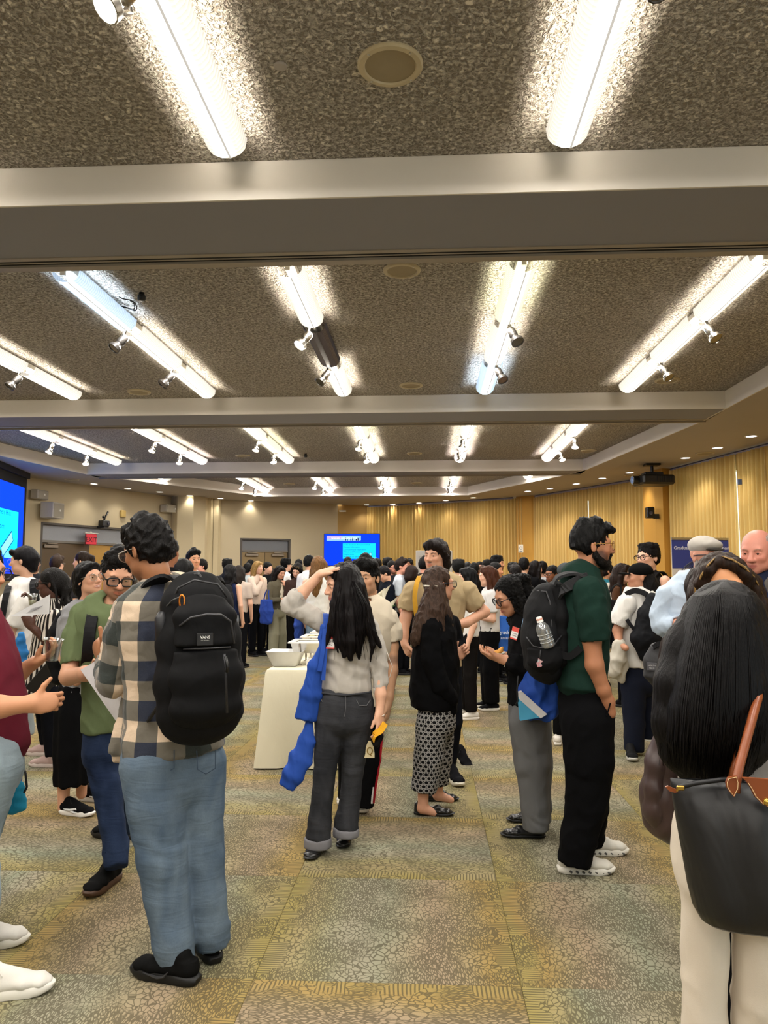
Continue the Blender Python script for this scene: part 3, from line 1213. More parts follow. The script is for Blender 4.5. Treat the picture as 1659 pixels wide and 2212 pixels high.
def relax(V,Fq,it=1,lam=0.5):
 E=np.concatenate([Fq[:,[0,1]],Fq[:,[1,2]],Fq[:,[2,3]],Fq[:,[3,0]]])
 for _ in range(it):
  S=np.zeros_like(V)
  cn=np.bincount(E[:,0],minlength=len(V))+np.bincount(E[:,1],minlength=len(V))
  for ax_ in range(3):
   S[:,ax_]=np.bincount(E[:,0],V[E[:,1],ax_],len(V))+np.bincount(E[:,1],V[E[:,0],ax_],len(V))
  V=V+(S/np.maximum(cn,1)[:,None]-V)*lam
 return V
def sines(P,fr,seed,n=7):
 0
 rg=np.random.RandomState(seed)
 K=rg.normal(size=(n,3))
 K/=np.linalg.norm(K,axis=1)[:,None]
 K*=rg.uniform(.6,1.5,n)[:,None]*2*math.pi
 ph=rg.uniform(0,6.28,n)
 Q=P*np.asarray(fr)
 return np.sin(Q@K.T+ph).sum(1)/math.sqrt(n)*0.8
def ridged(P,fr,seed):
 a=sines(P,fr,seed)
 b=sines(P,np.asarray(fr)*1.9,seed+1)
 r=1-np.abs(np.clip(a,-1,1))
 return(r*r-.35)+0.35*b
# ------------------------------------------------------------------ skin, hair
SKIN={'light':'#d9a88c','fair':'#dcae94','pink':'#d79a84','tan':'#bd8763','olive':'#c4936f','brown':'#8d5a3c','deep':'#3f2a22','asian':'#d6a583','medium':'#a8714f'}
def skin_mat():
 if 'skin' not in _mc:
  t=NT('skin')
  a=t.n('ShaderNodeAttribute',attribute_name='Col')
  n=t.noise(t.coord('Object'),90,3)
  c=t.mix(t.math('MULTIPLY',n,0.22),a.outputs[0],(.42,.16,.10))
  t.bsdf(c,0.48,spec=0.35,normal=t.bump(n,0.08,0.002))
  _mc['skin']=t.m
 return _mc['skin']
@cached
def hair_mat(col,kind='long',var=0.5,tip=None):
 t=NT('hair')
 c=tuple(v*.62 for v in lin(col))
 co=t.coord('Object')
 if kind=='long':
  st=t.noise(t.coord('Object',scale=(1,1,.05)),170,3,0.6,0.3)
  lk=t.noise(t.coord('Object',scale=(1,1,.10)),34,2,0.5,0.4)
  b=t.bump(t.math('ADD',st,t.math('MULTIPLY',lk,1.0)),0.5,0.005)
 elif kind=='curly':
  st=t.noise(co,75,3,0.6,2.2)
  b=t.bump(st,0.9,0.010)
 else:
  st=t.noise(t.coord('Object',scale=(1,1,.35)),120,3,0.6,1.0)
  b=t.bump(st,0.8,0.007)
 k=t.ramp(st,[(0.3,(0,0,0)),(0.7,(1,1,1))])
 lo=tuple(v*(1-var)for v in c)
 hi=tuple(min(1,v*(1+var*1.3))for v in c)
 cc=t.mix(k,lo,hi)
 if tip:
  sp=t.n('ShaderNodeSeparateXYZ')
  t.l(t.coord('Generated'),sp.inputs[0])
  cc=t.mix(t.ramp(sp.outputs[2],[(0.15,(1,1,1)),(0.75,(0,0,0))]),cc,lin(tip))
 t.bsdf(cc,0.5,spec=0.13,normal=b)
 return t.m
def rot3(yaw,pitch=0,roll=0):
 0
 y,p,r=map(math.radians,(yaw,pitch,roll))
 f=np.array([math.sin(y),-math.cos(y),0])
 rt=np.array([-math.cos(y),-math.sin(y),0])
 rt=np.cross(f,(0,0,1))
 up=np.array([0,0,1.0])
 f2=f*math.cos(p)+up*math.sin(p)
 u2=up*math.cos(p)-f*math.sin(p)
 r3=rt*math.cos(r)+u2*math.sin(r)
 u3=u2*math.cos(r)-rt*math.sin(r)
 return np.stack([r3,f2,u3],1)
DEC={'near':.30,'mid':.28,'far':.24}
LOD={'near':(0.0046,0.0095),'mid':(0.0072,0.0125),'far':(0.012,0.019)}
TMP=bpy.data.scenes.new('scratch')
def decimate(me,ratio):
 o=bpy.data.objects.new('scratch',me)
 TMP.collection.objects.link(o)
 md=o.modifiers.new('d','DECIMATE')
 md.ratio=ratio
 TMP.view_layers[0].update()
 dg=TMP.view_layers[0].depsgraph
 m2=bpy.data.meshes.new_from_object(o.evaluated_get(dg))
 nm=me.name
 bpy.data.objects.remove(o)
 bpy.data.meshes.remove(me)
 m2.name=nm
 m2.polygons.foreach_set('use_smooth',np.ones(len(m2.polygons),dtype=bool))
 return m2
class Person:
 def __init__(s,label,Y,px,skin='light',lod='near',name='person',group=None,base=None):
  s.Y=Y
  s.zoom=None
  s.hs,s.hc=LOD[lod]
  s.lod=lod
  b=at_y(px,1500,Y)
  loc=(b[0],Y,0.0)if base is None else base
  s.root=thing(name,label,'person',loc,group)
  s.org=ORG[s.root]
  s.skin=Sdf(s.hs,.012)
  s.paints=[]
  s.sc=np.array(lin(SKIN.get(skin,skin)))
  s.headM=None
  s.parts={}
# --- placing
 def p(s,px,py,dy=0.0):
  if s.zoom:
   px,py=s.zoom[0]+(px-s.zoom[0])*s.zoom[1],1250+(py-1250)*s.zoom[1]
  return at_y(px,py,s.Y+dy)
 def r(s,n,dy=0.0):
  return n*(s.zoom[1]if s.zoom else 1)*(s.Y+dy)/FPX
 def limb(s,sd,pts,**kw):
  0
  sd.chain([(s.p(a[0],a[1],a[2]),s.r(a[3],a[2]))for a in pts],**kw)
 def loft(s,sd,secs,U=(1,0,0),**kw):
  0
  pts=[]
  for a in secs:
   dy=a[4]if len(a)>4 else 0
   pts.append((s.p(a[0],a[1],dy),(s.r(a[2],dy),a[3])))
  sd.chain(pts,U=U,**kw)
# --- head
 def head(s,c,hgt,yaw,pitch=0,roll=0,female=False,jaw=1.0,beard=None,lips=None,brow=None,smile=0,eye=None,nose=1.0,neck=None,brows=True):
  0
  R=rot3(yaw,pitch,roll)
  q=hgt/0.232
  s.headM=(np.asarray(c,float),R,q)
  sd=s.skin
  def W(x,y,z):
   return c+R@(np.array([x,y,z])*q)
  def E(p,r,k=.012,op='u',RR=None):
   sd.ell(W(*p),np.array(r)*q,R if RR is None else R@RR,k*q,op)
  def S(a,b,ra,rb,k=.01,op='u'):
   sd.seg(W(*a),W(*b),ra*q,rb*q,None,k*q,op)
  jw=(0.92 if female else 1.0)*jaw
  E((0,-.012,.032),(.073,.094,.083))
  E((0,.022,.0),(.064*jw,.068,.085),.02)
  E((0,.030,-.052),(.052*jw,.058,.052),.02)
  E((0,.056,-.088),(.024*jw,.026,.020),.025)
  for sx in(-1,1):
   E((sx*.040*jw,.012,-.062),(.020,.040,.024),.025)
   E((sx*.038,.066,-.018),(.020,.020,.018),.02)
  if s.lod!='far':
   S((-.038,.078,.026),(.038,.078,.026),.010,.010,.016)
   for sx in(-1,1):
    E((sx*.031,.098,.006),(.017,.016,.011),.014,'s')
  else:
   for sx in(-1,1):
    E((sx*.030,.096,.004),(.018,.016,.012),.012,'s')
  S((0,.088,.014),(0,.106*1.0,-.022),.008,.0115*nose,.010)
  E((0,.104,-.027),(.013*nose,.013*nose,.010),.008)
  for sx in(-1,1):
   E((sx*.0125*nose,.094,-.029),(.008,.011,.008),.006)
  w=.022+.006*smile
  for z,r_,y in((-.0535,.0062,.090),(-.0645,.0070,.088)):
   S((-w*.9,y-.008,z+.004*smile),(0,y+.002,z),r_*.6,r_,.006)
   S((w*.9,y-.008,z+.004*smile),(0,y+.002,z),r_*.6,r_,.006)
  S((-w*.8,.094,-.0588+.004*smile),(0,.0985,-.0588),.0018,.0022,.003,'s')
  S((w*.8,.094,-.0588+.004*smile),(0,.0985,-.0588),.0018,.0022,.003,'s')
  for sx in(-1,1):
   a=math.radians(18*sx)
   RR=np.array([[math.cos(a),-math.sin(a),0],[math.sin(a),math.cos(a),0],[0,0,1]])
   E((sx*.0755,-.012,-.004),(.0075,.017,.029),.006,'u',RR)
   if s.lod=='near':
    E((sx*.0835,-.008,.001),(.006,.009,.016),.004,'s',RR)
  lipc=lips if lips is not None else tuple(s.sc*np.array([.82,.52,.50]))
  if isinstance(lipc,str):
   lipc=lin(lipc)
  s.paint(W(0,.090,-.059),np.array((.023+.004*smile,.02,.0095))*q,R,lipc,.5)
  if beard is not None:
   bc,amt=beard
   bc=lin(bc)
   for p_,r_ in(((0,.075,-.085),(.050,.050,.036)),((.052,.028,-.060),(.022,.045,.045)),((-.052,.028,-.060),(.022,.045,.045)),((0,.092,-.043),(.030,.022,.009))):
    s.paint(W(*p_),np.array(r_)*q,R,bc,.35,amt)
   s.paint(W(0,.090,-.059),np.array((.021,.02,.009))*q,R,lipc,.4)
  if brows:
   bc=lin(brow or '#1c1512')
   for sx in(-1,1):
    for i in range(4):
     x=.017+i*.0085
     s.paint(W(sx*x,.084-.010*(i>2),.0235+.003*min(i,2)-.003*(i==3)),np.array((.0062,.02,.0040))*q,R,bc,.4,.85)
  for sx in(-1,1):
   s.paint(W(sx*.040,.066,-.025),np.array((.026,.03,.022))*q,R,tuple(s.sc*np.array([1.02,.82,.80])),.9,.5)
  s.paint(W(0,.108,-.024),np.array((.015,.016,.012))*q,R,tuple(s.sc*np.array([1.02,.80,.78])),.9,.5)
  if s.lod!='far':
   ec=lin(eye or '#2a1a12')
   for sx in(-1,1):
    s.parts.setdefault('eyes',[]).append((W(sx*.031,.0745,.006),.0128*q,R,ec))
    for zz,aa in((.0115,.0056),(-.001,.0040)):
     pts=[(sx*(.031+dx),.0842-abs(dx)*abs(dx)*26,.006+(zz-.006)*(1-(dx/.017)**2))for dx in(-.015,-.008,0,.008,.015)]
     for a_,b_ in zip(pts,pts[1:]):
      S(a_,b_,aa*.75,aa*.75,.003)
  if neck is not None:
   pts=[(W(0,-.022,-.035),.049*q*(.90 if female else 1.02)),(W(0,-.022,-.085),.046*q*(.88 if female else 1.05)),(np.asarray(neck,float),.051*q*(.88 if female else 1.08))]
   sd.chain(pts,k=.02)
  return W
 def paint(s,c,r,R,col,soft=.4,amt=1.0):
  s.paints.append((np.asarray(c,float),np.asarray(r,float),R,np.array(col),soft,amt))
 def W(s,x,y,z):
  c,R,q=s.headM
  return c+R@(np.array([x,y,z])*q)
 def hand(s,wrist,mid,palm,side=1,curl=(.5,.5,.55,.6),thumb=(.75,.65,.15),sc=1.0,spread=.06,wr=.026,sd=None):
  0
  sd=sd or s.skin
  w=_v(wrist)
  f=unit(_v(mid)-w)
  n=_v(palm)
  n=unit(n-f*(n@f))
  t=np.cross(f,n)
  t=t*side if np.isscalar(side)else t*(1.0 if t@_v(side)>=0 else-1.0)
  if s.lod=='near':
   kk=.005
  else:
   kk=.008
  R=np.stack([f,t,n],1)
  sd.ell(w+f*.048*sc,np.array((.052,.040,.0155))*sc,R,.012)
  sd.ell(w+f*.030*sc+t*.020*sc+n*.008*sc,np.array((.030,.018,.014))*sc,R,.012)
  sd.seg(w-f*.01*sc,w+f*.03*sc,(wr*sc,wr*.72*sc),(.032*sc,.016*sc),t,.014)
  for i,(a,o,L,r)in enumerate(((.088,.029,.074,.0088),(.092,.010,.082,.0090),(.089,-.010,.076,.0088),(.080,-.028,.060,.0078))):
   b=w+f*a*sc+t*o*sc
   ang=0.0
   d=f+t*(spread*(1.5-i))
   d=unit(d)
   c=curl[i]
   q=b-f*.02*sc
   rr=r*sc
   for fr,ca in((.46,.75),(.30,1.0),(.24,.7)):
    ang+=c*ca*1.35
    dd=unit(d*math.cos(ang)+n*math.sin(ang))
    e=(q if fr!=.46 else b)+dd*L*fr*sc
    sd.seg(q,e,rr,rr*.90,None,kk)
    q,rr=e,rr*.90
  b=w+f*.022*sc+t*.026*sc
  d=unit(f*thumb[0]+t*thumb[1]+n*thumb[2])
  e=b+d*.046*sc
  sd.seg(b,e,.0125*sc,.0105*sc,None,.008)
  d2=unit(d+f*.35)
  sd.seg(e,e+d2*.034*sc,.0105*sc,.0082*sc,None,.005)
# --- finishing
 def _color(s,V):
  Cc=np.repeat(s.sc[None],len(V),0)
  for c,r,R,col,soft,amt in s.paints:
   L=((V-c)@R)/r
   d=np.sqrt((L*L).sum(1))
   f=np.clip((1+soft*.5-d)/max(soft,1e-3),0,1)
   f=(f*f*(3-2*f)*amt)[:,None]
   Cc=Cc*(1-f)+col*f
  return Cc
 def finish_skin(s,name='body'):
  V,Fq=s.skin.mesh()
  V=relax(V,Fq,1,.35)
  me=mesh_np(name,V-s.org,Fq)
  if 1:
   me=decimate(me,DEC[s.lod])
   V=np.empty(len(me.vertices)*3,F32)
   me.vertices.foreach_get('co',V)
   V=V.reshape(-1,3).astype(float)+s.org
  col=s._color(V)
  at=me.attributes.new('Col','FLOAT_COLOR','POINT')
  at.data.foreach_set('color',np.concatenate([col,np.ones((len(col),1))],1).astype(F32).ravel())
  o=link(name,me,skin_mat(),s.root)
  for c,r,R,ec in s.parts.get('eyes',[]):
   mb=MB()
   M=frame(c,R[:,1],R[:,2])
   prof=[(r*math.sin(a),-r*math.cos(a))for a in np.linspace(.001,math.pi-.001,9)]
   mb.lathe(prof,12,M,caps=False)
   e=mb.build('eye',paint('#d8d2c8',0.15),s.root,smooth=True)
   ib=MB()
   ib.lathe([(r*.50,r*.89),(r*.46,r*.93),(.0002,r*1.03)],12,M,caps=False)
   ib.build('iris',paint_lin(tuple(ec),.1),e,smooth=True)
  return o
 def garment(s,name,sd,m,wr=0.004,fr=9.0,seed=1,rel=1,mask=None,label=None,disp=None,parent=None,attr=None):
  V,Fq=sd.mesh()
  if len(Fq)==0:
   return None
  V=relax(V,Fq,rel,.5)
  if wr or disp:
   N=normals(V,Fq)
   d=np.zeros(len(V))
   if wr:
    d=ridged(V,np.asarray(fr)*np.array([1,1,.75])if np.isscalar(fr)else fr,seed)*wr
    if mask is not None:
     d=d*mask(V)
   if disp is not None:
    d=d+disp(V)
   V=V+N*d[:,None]
   V=relax(V,Fq,1,.25)
  me=mesh_np(name,V-s.org,Fq)
  if len(Fq)>1500:
   me=decimate(me,DEC[s.lod]*(1.3 if s.lod=='near' else 1))
   V=np.empty(len(me.vertices)*3,F32)
   me.vertices.foreach_get('co',V)
   V=V.reshape(-1,3).astype(float)+s.org
  if attr is not None:
   for an,fn in attr.items():
    A=np.asarray(fn(V),dtype=F32)
    at=me.attributes.new(an,'FLOAT_VECTOR','POINT')
    at.data.foreach_set('vector',A.ravel())
  o=link(name,me,m,parent or s.root,label)
  return o
 def hair(s,sd,col,kind='short',amp=.006,fr=None,seed=3,name='hair',var=.5,tip=None,label=None):
  if kind=='long':
   fr=fr or(22,22,1.6)
  elif kind=='curly':
   fr=fr or(26,26,26)
  else:
   fr=fr or(22,22,12)
  return s.garment(name,sd,hair_mat(col,kind,var,tip),wr=amp,fr=np.array(fr),seed=seed,rel=1,label=label)
 def cap_hair(s,sd,top=.014,back=True,front=.05,side=-.01,k=.012,vol=1.0,hairline=.052):
  0
  c,R,q=s.headM
  def W(x,y,z):
   return c+R@(np.array([x,y,z])*q)
  sd.ell(W(0,-.016,.040),np.array((.080*vol,.098*vol,.084+top))*q,R,.01)
  sd.ell(W(0,-.050,-.005),np.array((.070*vol,.060*vol,.065))*q,R,.02)
  sd.ell(W(0,.085,-.035),np.array((.070,.062,hairline+.035))*q,R,.008,'s')
  for sx in(-1,1):
   sd.ell(W(sx*.085,.045,-.03),np.array((.030,.042,.050))*q,R,.008,'s')
   sd.ell(W(sx*.088,-.008,-.014),np.array((.020,.022,.032))*q,R,.006,'s')
  sd.ell(W(0,-.02,-.115),np.array((.10,.12,.055))*q,R,.01,'s')
 def glasses(s,col='#15120f',rim=.0022,w=.029,hgt=.021,round_=True,lens=True,z=.004,label=None):
  c,R,q=s.headM
  W=s.W
  mb=MB()
  lb=MB()
  for sx in(-1,1):
   pts=[]
   for i in range(20):
    t=2*math.pi*i/20
    e=2.0 if round_ else 3.6
    cx,cz=math.cos(t),math.sin(t)
    f=(abs(cx)**e+abs(cz)**e)**(-1/e)
    pts.append(W(sx*.034+cx*f*w,.103-.10*abs(cx*f*w+sx*.034)**1.0*.16,z+cz*f*hgt))
   mb.tube(pts,rim*q,6,closed=True)
   lb.add(pts,[tuple(range(20))])
   mb.tube([W(sx*(.034+w),.097,z+.008),W(sx*.074,.088,z+.010),W(sx*.079,.02,z+.009),W(sx*.080,-.012,z+.004)],rim*q,5)
  mb.tube([W(-.008,.103,z+.004),W(0,.106,z+.007),W(.008,.103,z+.004)],rim*q,5)
  g=mb.build('glasses',metal(col,.3)if col.startswith('#b')or col.startswith('#c')else paint(col,.25),s.root,smooth=True,label=label)
  if lens and s.lod=='near':
   lb.build('lens',clear_plastic('#eef2f2',.03),g)
  return g
 def shoe(s,heel,ang,L=.285,up='#111111',sole='#111111',kind='sneaker',name='shoe',lift=0.0,pitch=0.0,extra=None):
  0
  a=math.radians(ang)
  f=np.array([math.cos(a),math.sin(a),0])
  u=np.array([-math.sin(a),math.cos(a),0])
  z=np.array([0,0,1.0])
  if pitch:
   p_=math.radians(pitch)
   f,z=f*math.cos(p_)-z*math.sin(p_),z*math.cos(p_)+f*math.sin(p_)
  h0=np.array([heel[0],heel[1],lift+.002])
  q=L/.285
  def P(x,y,zz):
   return h0+f*x*q+u*y*q+z*zz*q
  hh={'near':.0045,'mid':.0075,'far':.013}[s.lod]
  sd=Sdf(hh,.012)
  st=.030 if kind in('sneaker','runner')else .016
  if kind in('loafer','flat'):
   ch=[(P(.035,0,st+.012),(.034*q,.022*q)),(P(.10,0,st+.010),(.034*q,.024*q)),(P(.18,0,st+.012),(.042*q,.020*q)),(P(.235,0,st+.008),(.036*q,.015*q)),(P(.258,0,st+.004),(.022*q,.010*q))]
   sd.chain(ch,U=u,k=.014)
   sd.seg(P(.032,0,st+.010),P(.030,0,st+.042),.033*q,.028*q,None,.01)
   sd.seg(P(.12,0,st+.012),P(.165,0,st+.034),.030*q,.020*q,None,.014)
   sd.ell(P(.085,0,st+.060),np.array((.062,.030,.034))*q,np.stack([f,u,z],1),.008,'s')
  else:
   ch=[(P(.040,0,st+.020),(.036*q,.032*q)),(P(.11,0,st+.018),(.037*q,.034*q)),(P(.18,0,st+.014),(.044*q,.026*q)),(P(.235,0,st+.008),(.040*q,.020*q)),(P(.258,0,st+.004),(.026*q,.014*q))]
   sd.chain(ch,U=u,k=.014)
   sd.seg(P(.045,0,st+.02),P(.050,0,st+.045),(.034*q,.040*q),(.032*q,.040*q),u,.014,flat=(0,1))
   sd.seg(P(.07,0,st+.055),P(.16,0,st+.030),.034*q,.026*q,None,.014)
  sd.plane_cut(P(0,0,st*.5),-z)
  V,Fq=sd.mesh()
  V=relax(V,Fq,1,.4)
  o=link(name,mesh_np(name,V-s.org,Fq),fabric(up,.75,600,.15,.12)if kind in('sneaker','runner')else paint(up,.28,spec=.5),s.root)
  sb=MB()
  out=[(0.004,.020),(.03,.036),(.09,.037),(.15,.040),(.20,.046),(.24,.042),(.268,.026),(.277,.008)]
  ring=[(x,y)for x,y in out]+[(x,-y)for x,y in out[::-1]]
  zs=[(0,.93),(st*.25,1.0),(st*.8,1.02),(st*1.05,.95)]
  n=len(ring)
  V,Fc=[],[]
  for zz,k in zs:
   for x,y in ring:
    toe=max(0,x-.19)/.09
    V.append(P(.14+(x-.14)*k*(1.01),y*k,zz+(.010*toe*toe if zz<st*.5 else .004*toe)))
  for i in range(len(zs)-1):
   for j in range(n):
    kx=(j+1)%n
    Fc.append((i*n+j,i*n+kx,(i+1)*n+kx,(i+1)*n+j)[::-1])
  Fc.append(tuple(range(n)))
  Fc.append(tuple(range((len(zs)-1)*n,len(zs)*n))[::-1])
  sb.add(V,Fc)
  sb.build('sole',paint(sole,.55),o,ang=50)
  if kind in('sneaker','runner')and s.lod=='near':
   lb=MB()
   for i in range(4):
    x=.115+i*.026
    zc=st+.062-i*.0105
    lb.tube([P(x-.008,.026,zc-.016),P(x,.012,zc),P(x+.006,-.012,zc),P(x-.006,-.026,zc-.016)],.0032*q,5)
   lb.tube([P(.105,.0,st+.066),P(.10,.022,st+.074),P(.115,.034,st+.05)],.0028*q,5)
   lb.tube([P(.105,.0,st+.066),P(.10,-.022,st+.074),P(.115,-.034,st+.05)],.0028*q,5)
   lb.build('laces',paint(extra or up,.8),o)
  s.last_shoe=P
  return o
@cached
def paint_lin(c,rough=.3):
 t=NT('colour')
 t.bsdf(c,rough)
 return t.m
# ================================================================== THE PEOPLE NEAR THE CAMERA
def lateral(yaw):
 0
 f=np.array([math.sin(math.radians(yaw)),-math.cos(math.radians(yaw)),0])
 return np.cross(f,(0,0,1)),f
def loftm(P,sd,secs,U,**kw):
 0
 sd.chain([(P.p(a[0],a[1],a[4]if len(a)>4 else 0),(a[2],a[3]))for a in secs],U=U,**kw)
def tube_px(P,pts,r,m,name,parent=None,flat=None,n=8,label=None):
 mb=MB()
 mb.tube([P.p(*a)for a in pts],r,n,flat=flat)
 return mb.build(name,m,parent or P.root,smooth=True,label=label)
def strap(mb,pts,w,th=.006):
 0
 P=[Vector(p)for p in pts]
 Q=[]
 for i in range(len(P)-1):
  a,b=P[max(i-1,0)],P[min(i+2,len(P)-1)]
  p0,p1=P[i],P[i+1]
  for k in range(4):
   t=k/4
   Q.append(p0*(2*t**3-3*t*t+1)+(p1-a)*.5*(t**3-2*t*t+t)+p1*(-2*t**3+3*t*t)+(b-p0)*.5*(t**3-t*t))
 Q.append(P[-1])
 return Q
def band(pts,w,th,side,name,m,parent,label=None):
 0
 Q=strap(None,pts,w)
 mb=MB()
 V,Fc=[],[]
 s0=Vector(side).normalized()
 for i,q in enumerate(Q):
  d=(Q[min(i+1,len(Q)-1)]-Q[max(i-1,0)]).normalized()
  u=(s0-d*s0.dot(d))
  u=u.normalized()if u.length>1e-4 else d.orthogonal().normalized()
  n=d.cross(u)
  V+=[q-u*w/2-n*th/2,q+u*w/2-n*th/2,q+u*w/2+n*th/2,q-u*w/2+n*th/2]
 for i in range(len(Q)-1):
  for j in range(4):
   k=(j+1)%4
   Fc.append((i*4+j,i*4+k,i*4+4+k,i*4+4+j))
 Fc+=[(3,2,1,0),tuple(len(V)-4+j for j in range(4))]
 mb.add(V,Fc)
 return mb.build(name,m,parent,label=label)
def sheet(P4,th,name,m,parent=None,bend=0.0,nb=6):
 0
 a,b,c,d=[np.asarray(p,float)for p in P4]
 n=unit(np.cross(b-a,d-a))
 mb=MB()
 for sgn in(0,1):
  pass
 V,Fc=[],[]
 N=nb
 for s_ in(0,1):
  for j in range(N+1):
   for i in range(N+1):
    u,v=i/N,j/N
    p=(a*(1-u)+b*u)*(1-v)+(d*(1-u)+c*u)*v
    V.append(p+n*(bend*math.sin(math.pi*u)+(th if s_ else 0)))
 M=(N+1)**2
 for j in range(N):
  for i in range(N):
   q=(j*(N+1)+i,j*(N+1)+i+1,(j+1)*(N+1)+i+1,(j+1)*(N+1)+i)
   Fc.append(q[::-1])
   Fc.append(tuple(x+M for x in q))
 for i in range(N):
  for a_,b_ in((i,i+1),(N*(N+1)+i+1,N*(N+1)+i),((i+1)*(N+1),i*(N+1)),(i*(N+1)+N,(i+1)*(N+1)+N)):
   Fc.append((a_,b_,b_+M,a_+M))
 mb.add(V,Fc)
 return mb.build(name,m,parent,smooth=False)
def denim(col,fade,key='denim'):
 k=(key,col,fade)
 if k in _mc:
  return _mc[k]
 t=NT('denim')
 co=t.coord('Object')
 tw=t.noise(t.coord('Object',scale=(1,1,.25)),420,2,.7)
 big=t.noise(t.coord('Object',scale=(1,1,.5)),5.0,3,.6,.4)
 crs=t.noise(t.coord('Object',scale=(.5,.5,2.2)),13.0,2,.5,.8)
 f=t.ramp(big,[(.35,(0,0,0)),(.68,(1,1,1))])
 c=t.mix(f,lin(col),lin(fade))
 c=t.mix(t.math('MULTIPLY',tw,.55),c,tuple(v*.55 for v in lin(col)))
 t.bsdf(c,.92,spec=.1,normal=t.bump(tw,.25,.0015,t.bump(crs,.22,.02)))
 _mc[k]=t.m
 return t.m
def plaid_mat():
 t=NT('plaid_flannel')
 a=t.n('ShaderNodeAttribute',attribute_name='pat')
 sp=t.n('ShaderNodeSeparateXYZ')
 t.l(a.outputs['Vector'],sp.inputs[0])
 per=1/.150
 def st(o):
  return t.math('LESS_THAN',t.math('FRACT',t.math('MULTIPLY',o,per)),.5)
 u,v=st(sp.outputs[0]),st(sp.outputs[1])
 alt=t.math('LESS_THAN',t.math('FRACT',t.math('MULTIPLY',sp.outputs[0],per/2)),.5)
 dk=t.mix(alt,lin('#1b2338'),lin('#232a26'))
 md=lin('#6d675c')
 lt=lin('#dcc3a8')
 s_=t.math('ADD',u,v)
 c=t.mix(t.math('GREATER_THAN',s_,.5),dk,md)
 c=t.mix(t.math('GREATER_THAN',s_,1.5),c,lt)
 w=t.noise(t.coord('Object'),380,2,.7)
 c=t.mix(t.math('MULTIPLY',w,.35),c,(.10,.10,.10))
 f=t.noise(t.coord('Object'),15,2,.5,.6)
 t.bsdf(c,.95,spec=.08,normal=t.bump(w,.2,.0015,t.bump(f,.35,.02)),Sheen_Weight=.2)
 return t.m
def bag_mat(col='#111113',rough=.7):
 return fabric(col,rough,520.,.2,.35,.3,.0)
def zipper(P,pts,name='zipper',parent=None,r=.0035,col='#26262a'):
 return tube_px(P,pts,r,paint(col,.35),name,parent,n=6)
GAR={'near':.0090,'mid':.0115,'far':.018}
def G_(P,k=.012,h=None):
 return Sdf(h or GAR[P.lod],k)
# ================= the man in the plaid shirt, seen from behind ==========================
A=Person('man seen from behind in a buffalo plaid shirt, light blue jeans and a black backpack',3.05,360,'#9a6a48')
U,Fd=lateral(-145)
A.head(A.p(320,1190,.0),.236,-122,-14,roll=4,neck=A.p(350,1275),brow='#100c0a',beard=('#2a1d17',.25))
A.skin.chain([(A.p(350,1272),.055),(A.p(360,1330),.09)],k=.02)
A.skin.chain([(A.p(360,1330),.09),(A.p(365,1560),.10)],k=.02)
A.skin.chain([(A.p(360,1330),.08),(A.p(268,1330,-.08),.04),(A.p(246,1470,-.05),.037),(A.p(229,1418,.16),.028)],k=.02)
A.hand(A.p(228,1420,.14),A.p(207,1397,.19),(.73,.48,.0),(-.2,0,1),(1.15,1.2,1.25,1.3),(.30,1.0,-.1),sc=1.12,wr=.027)
A.finish_skin()
hs=Sdf(.0048)
A.cap_hair(hs,top=.020,vol=1.04,hairline=.050)
c_,R_,q_=A.headM
for(x,y,z,r)in((0,.045,.105,.040),(.035,.04,.095,.035),(-.035,.05,.092,.036),(0,.0,.125,.045),(.02,.075,.075,.028),(-.03,.078,.070,.026)):
 hs.ell(A.W(x,y,z),r*q_*.8,None,.012)
A.hair(hs,'#0f0c0b','short',.0105,(17,17,13),seed=11)
A.glasses('#b9b4aa',rim=.0020,w=.030,hgt=.023,label='thin silver rimmed glasses')
M_plaid=plaid_mat()
sh=G_(A)
loftm(A,sh,[(350,1262,.078,.075),(354,1285,.15,.092),(362,1312,.212,.115),(364,1370,.208,.128),(368,1450,.185,.128),(372,1530,.182,.125),(376,1595,.198,.132),(378,1626,.204,.138)],U,flat=(1,1))
sh.seg(A.p(300,1480,-.02),A.p(262,1630,-.05),(.05,.03),(.06,.014),U,.02,flat=(0,1))
sh.seg(A.p(290,1560,-.02),A.p(258,1648,-.04),(.05,.03),(.035,.012),U,.02,flat=(0,1))
sh.ell(A.p(350,1255),(.062,.062,.04),None,.005,'s')
org_x=A.p(364,1300)[0]
def torso_uv(V):
 d=V-A.p(364,1300)
 th=np.arctan2(d@Fd/.125,d@U/.20)
 return np.stack([th*.17+.02,V[:,2]+.012,V[:,0]*0],1)
A.garment('shirt',sh,M_plaid,.005,8,3,attr={'pat':torso_uv})
cl=MB()
pts=[]
for i in range(25):
 t=2*math.pi*i/24
 pts.append(A.p(351,1264)+U*.066*math.cos(t)+Fd*.066*math.sin(t)+np.array([0,0,.012*-math.sin(t)]))
V_,F_=[],[]
for(k,dz)in((1.14,-.016),(1.10,.008),(1.0,.030),(.93,.030),(1.0,.0)):
 for p in pts[:-1]:
  V_.append(A.p(351,1264)+(p-A.p(351,1264))*k+np.array([0,0,dz]))
for i in range(4):
 for j in range(24):
  F_.append((i*24+j,i*24+(j+1)%24,(i+1)*24+(j+1)%24,(i+1)*24+j))
cl.add(V_,F_)
co_=cl.build('collar',M_plaid,A.root,smooth=True)
at=co_.data.attributes.new('pat','FLOAT_VECTOR','POINT')
at.data.foreach_set('vector',np.array([[.02+.17*(j/24*6.28),.30,0]for i in range(5)for j in range(24)],F32).ravel())
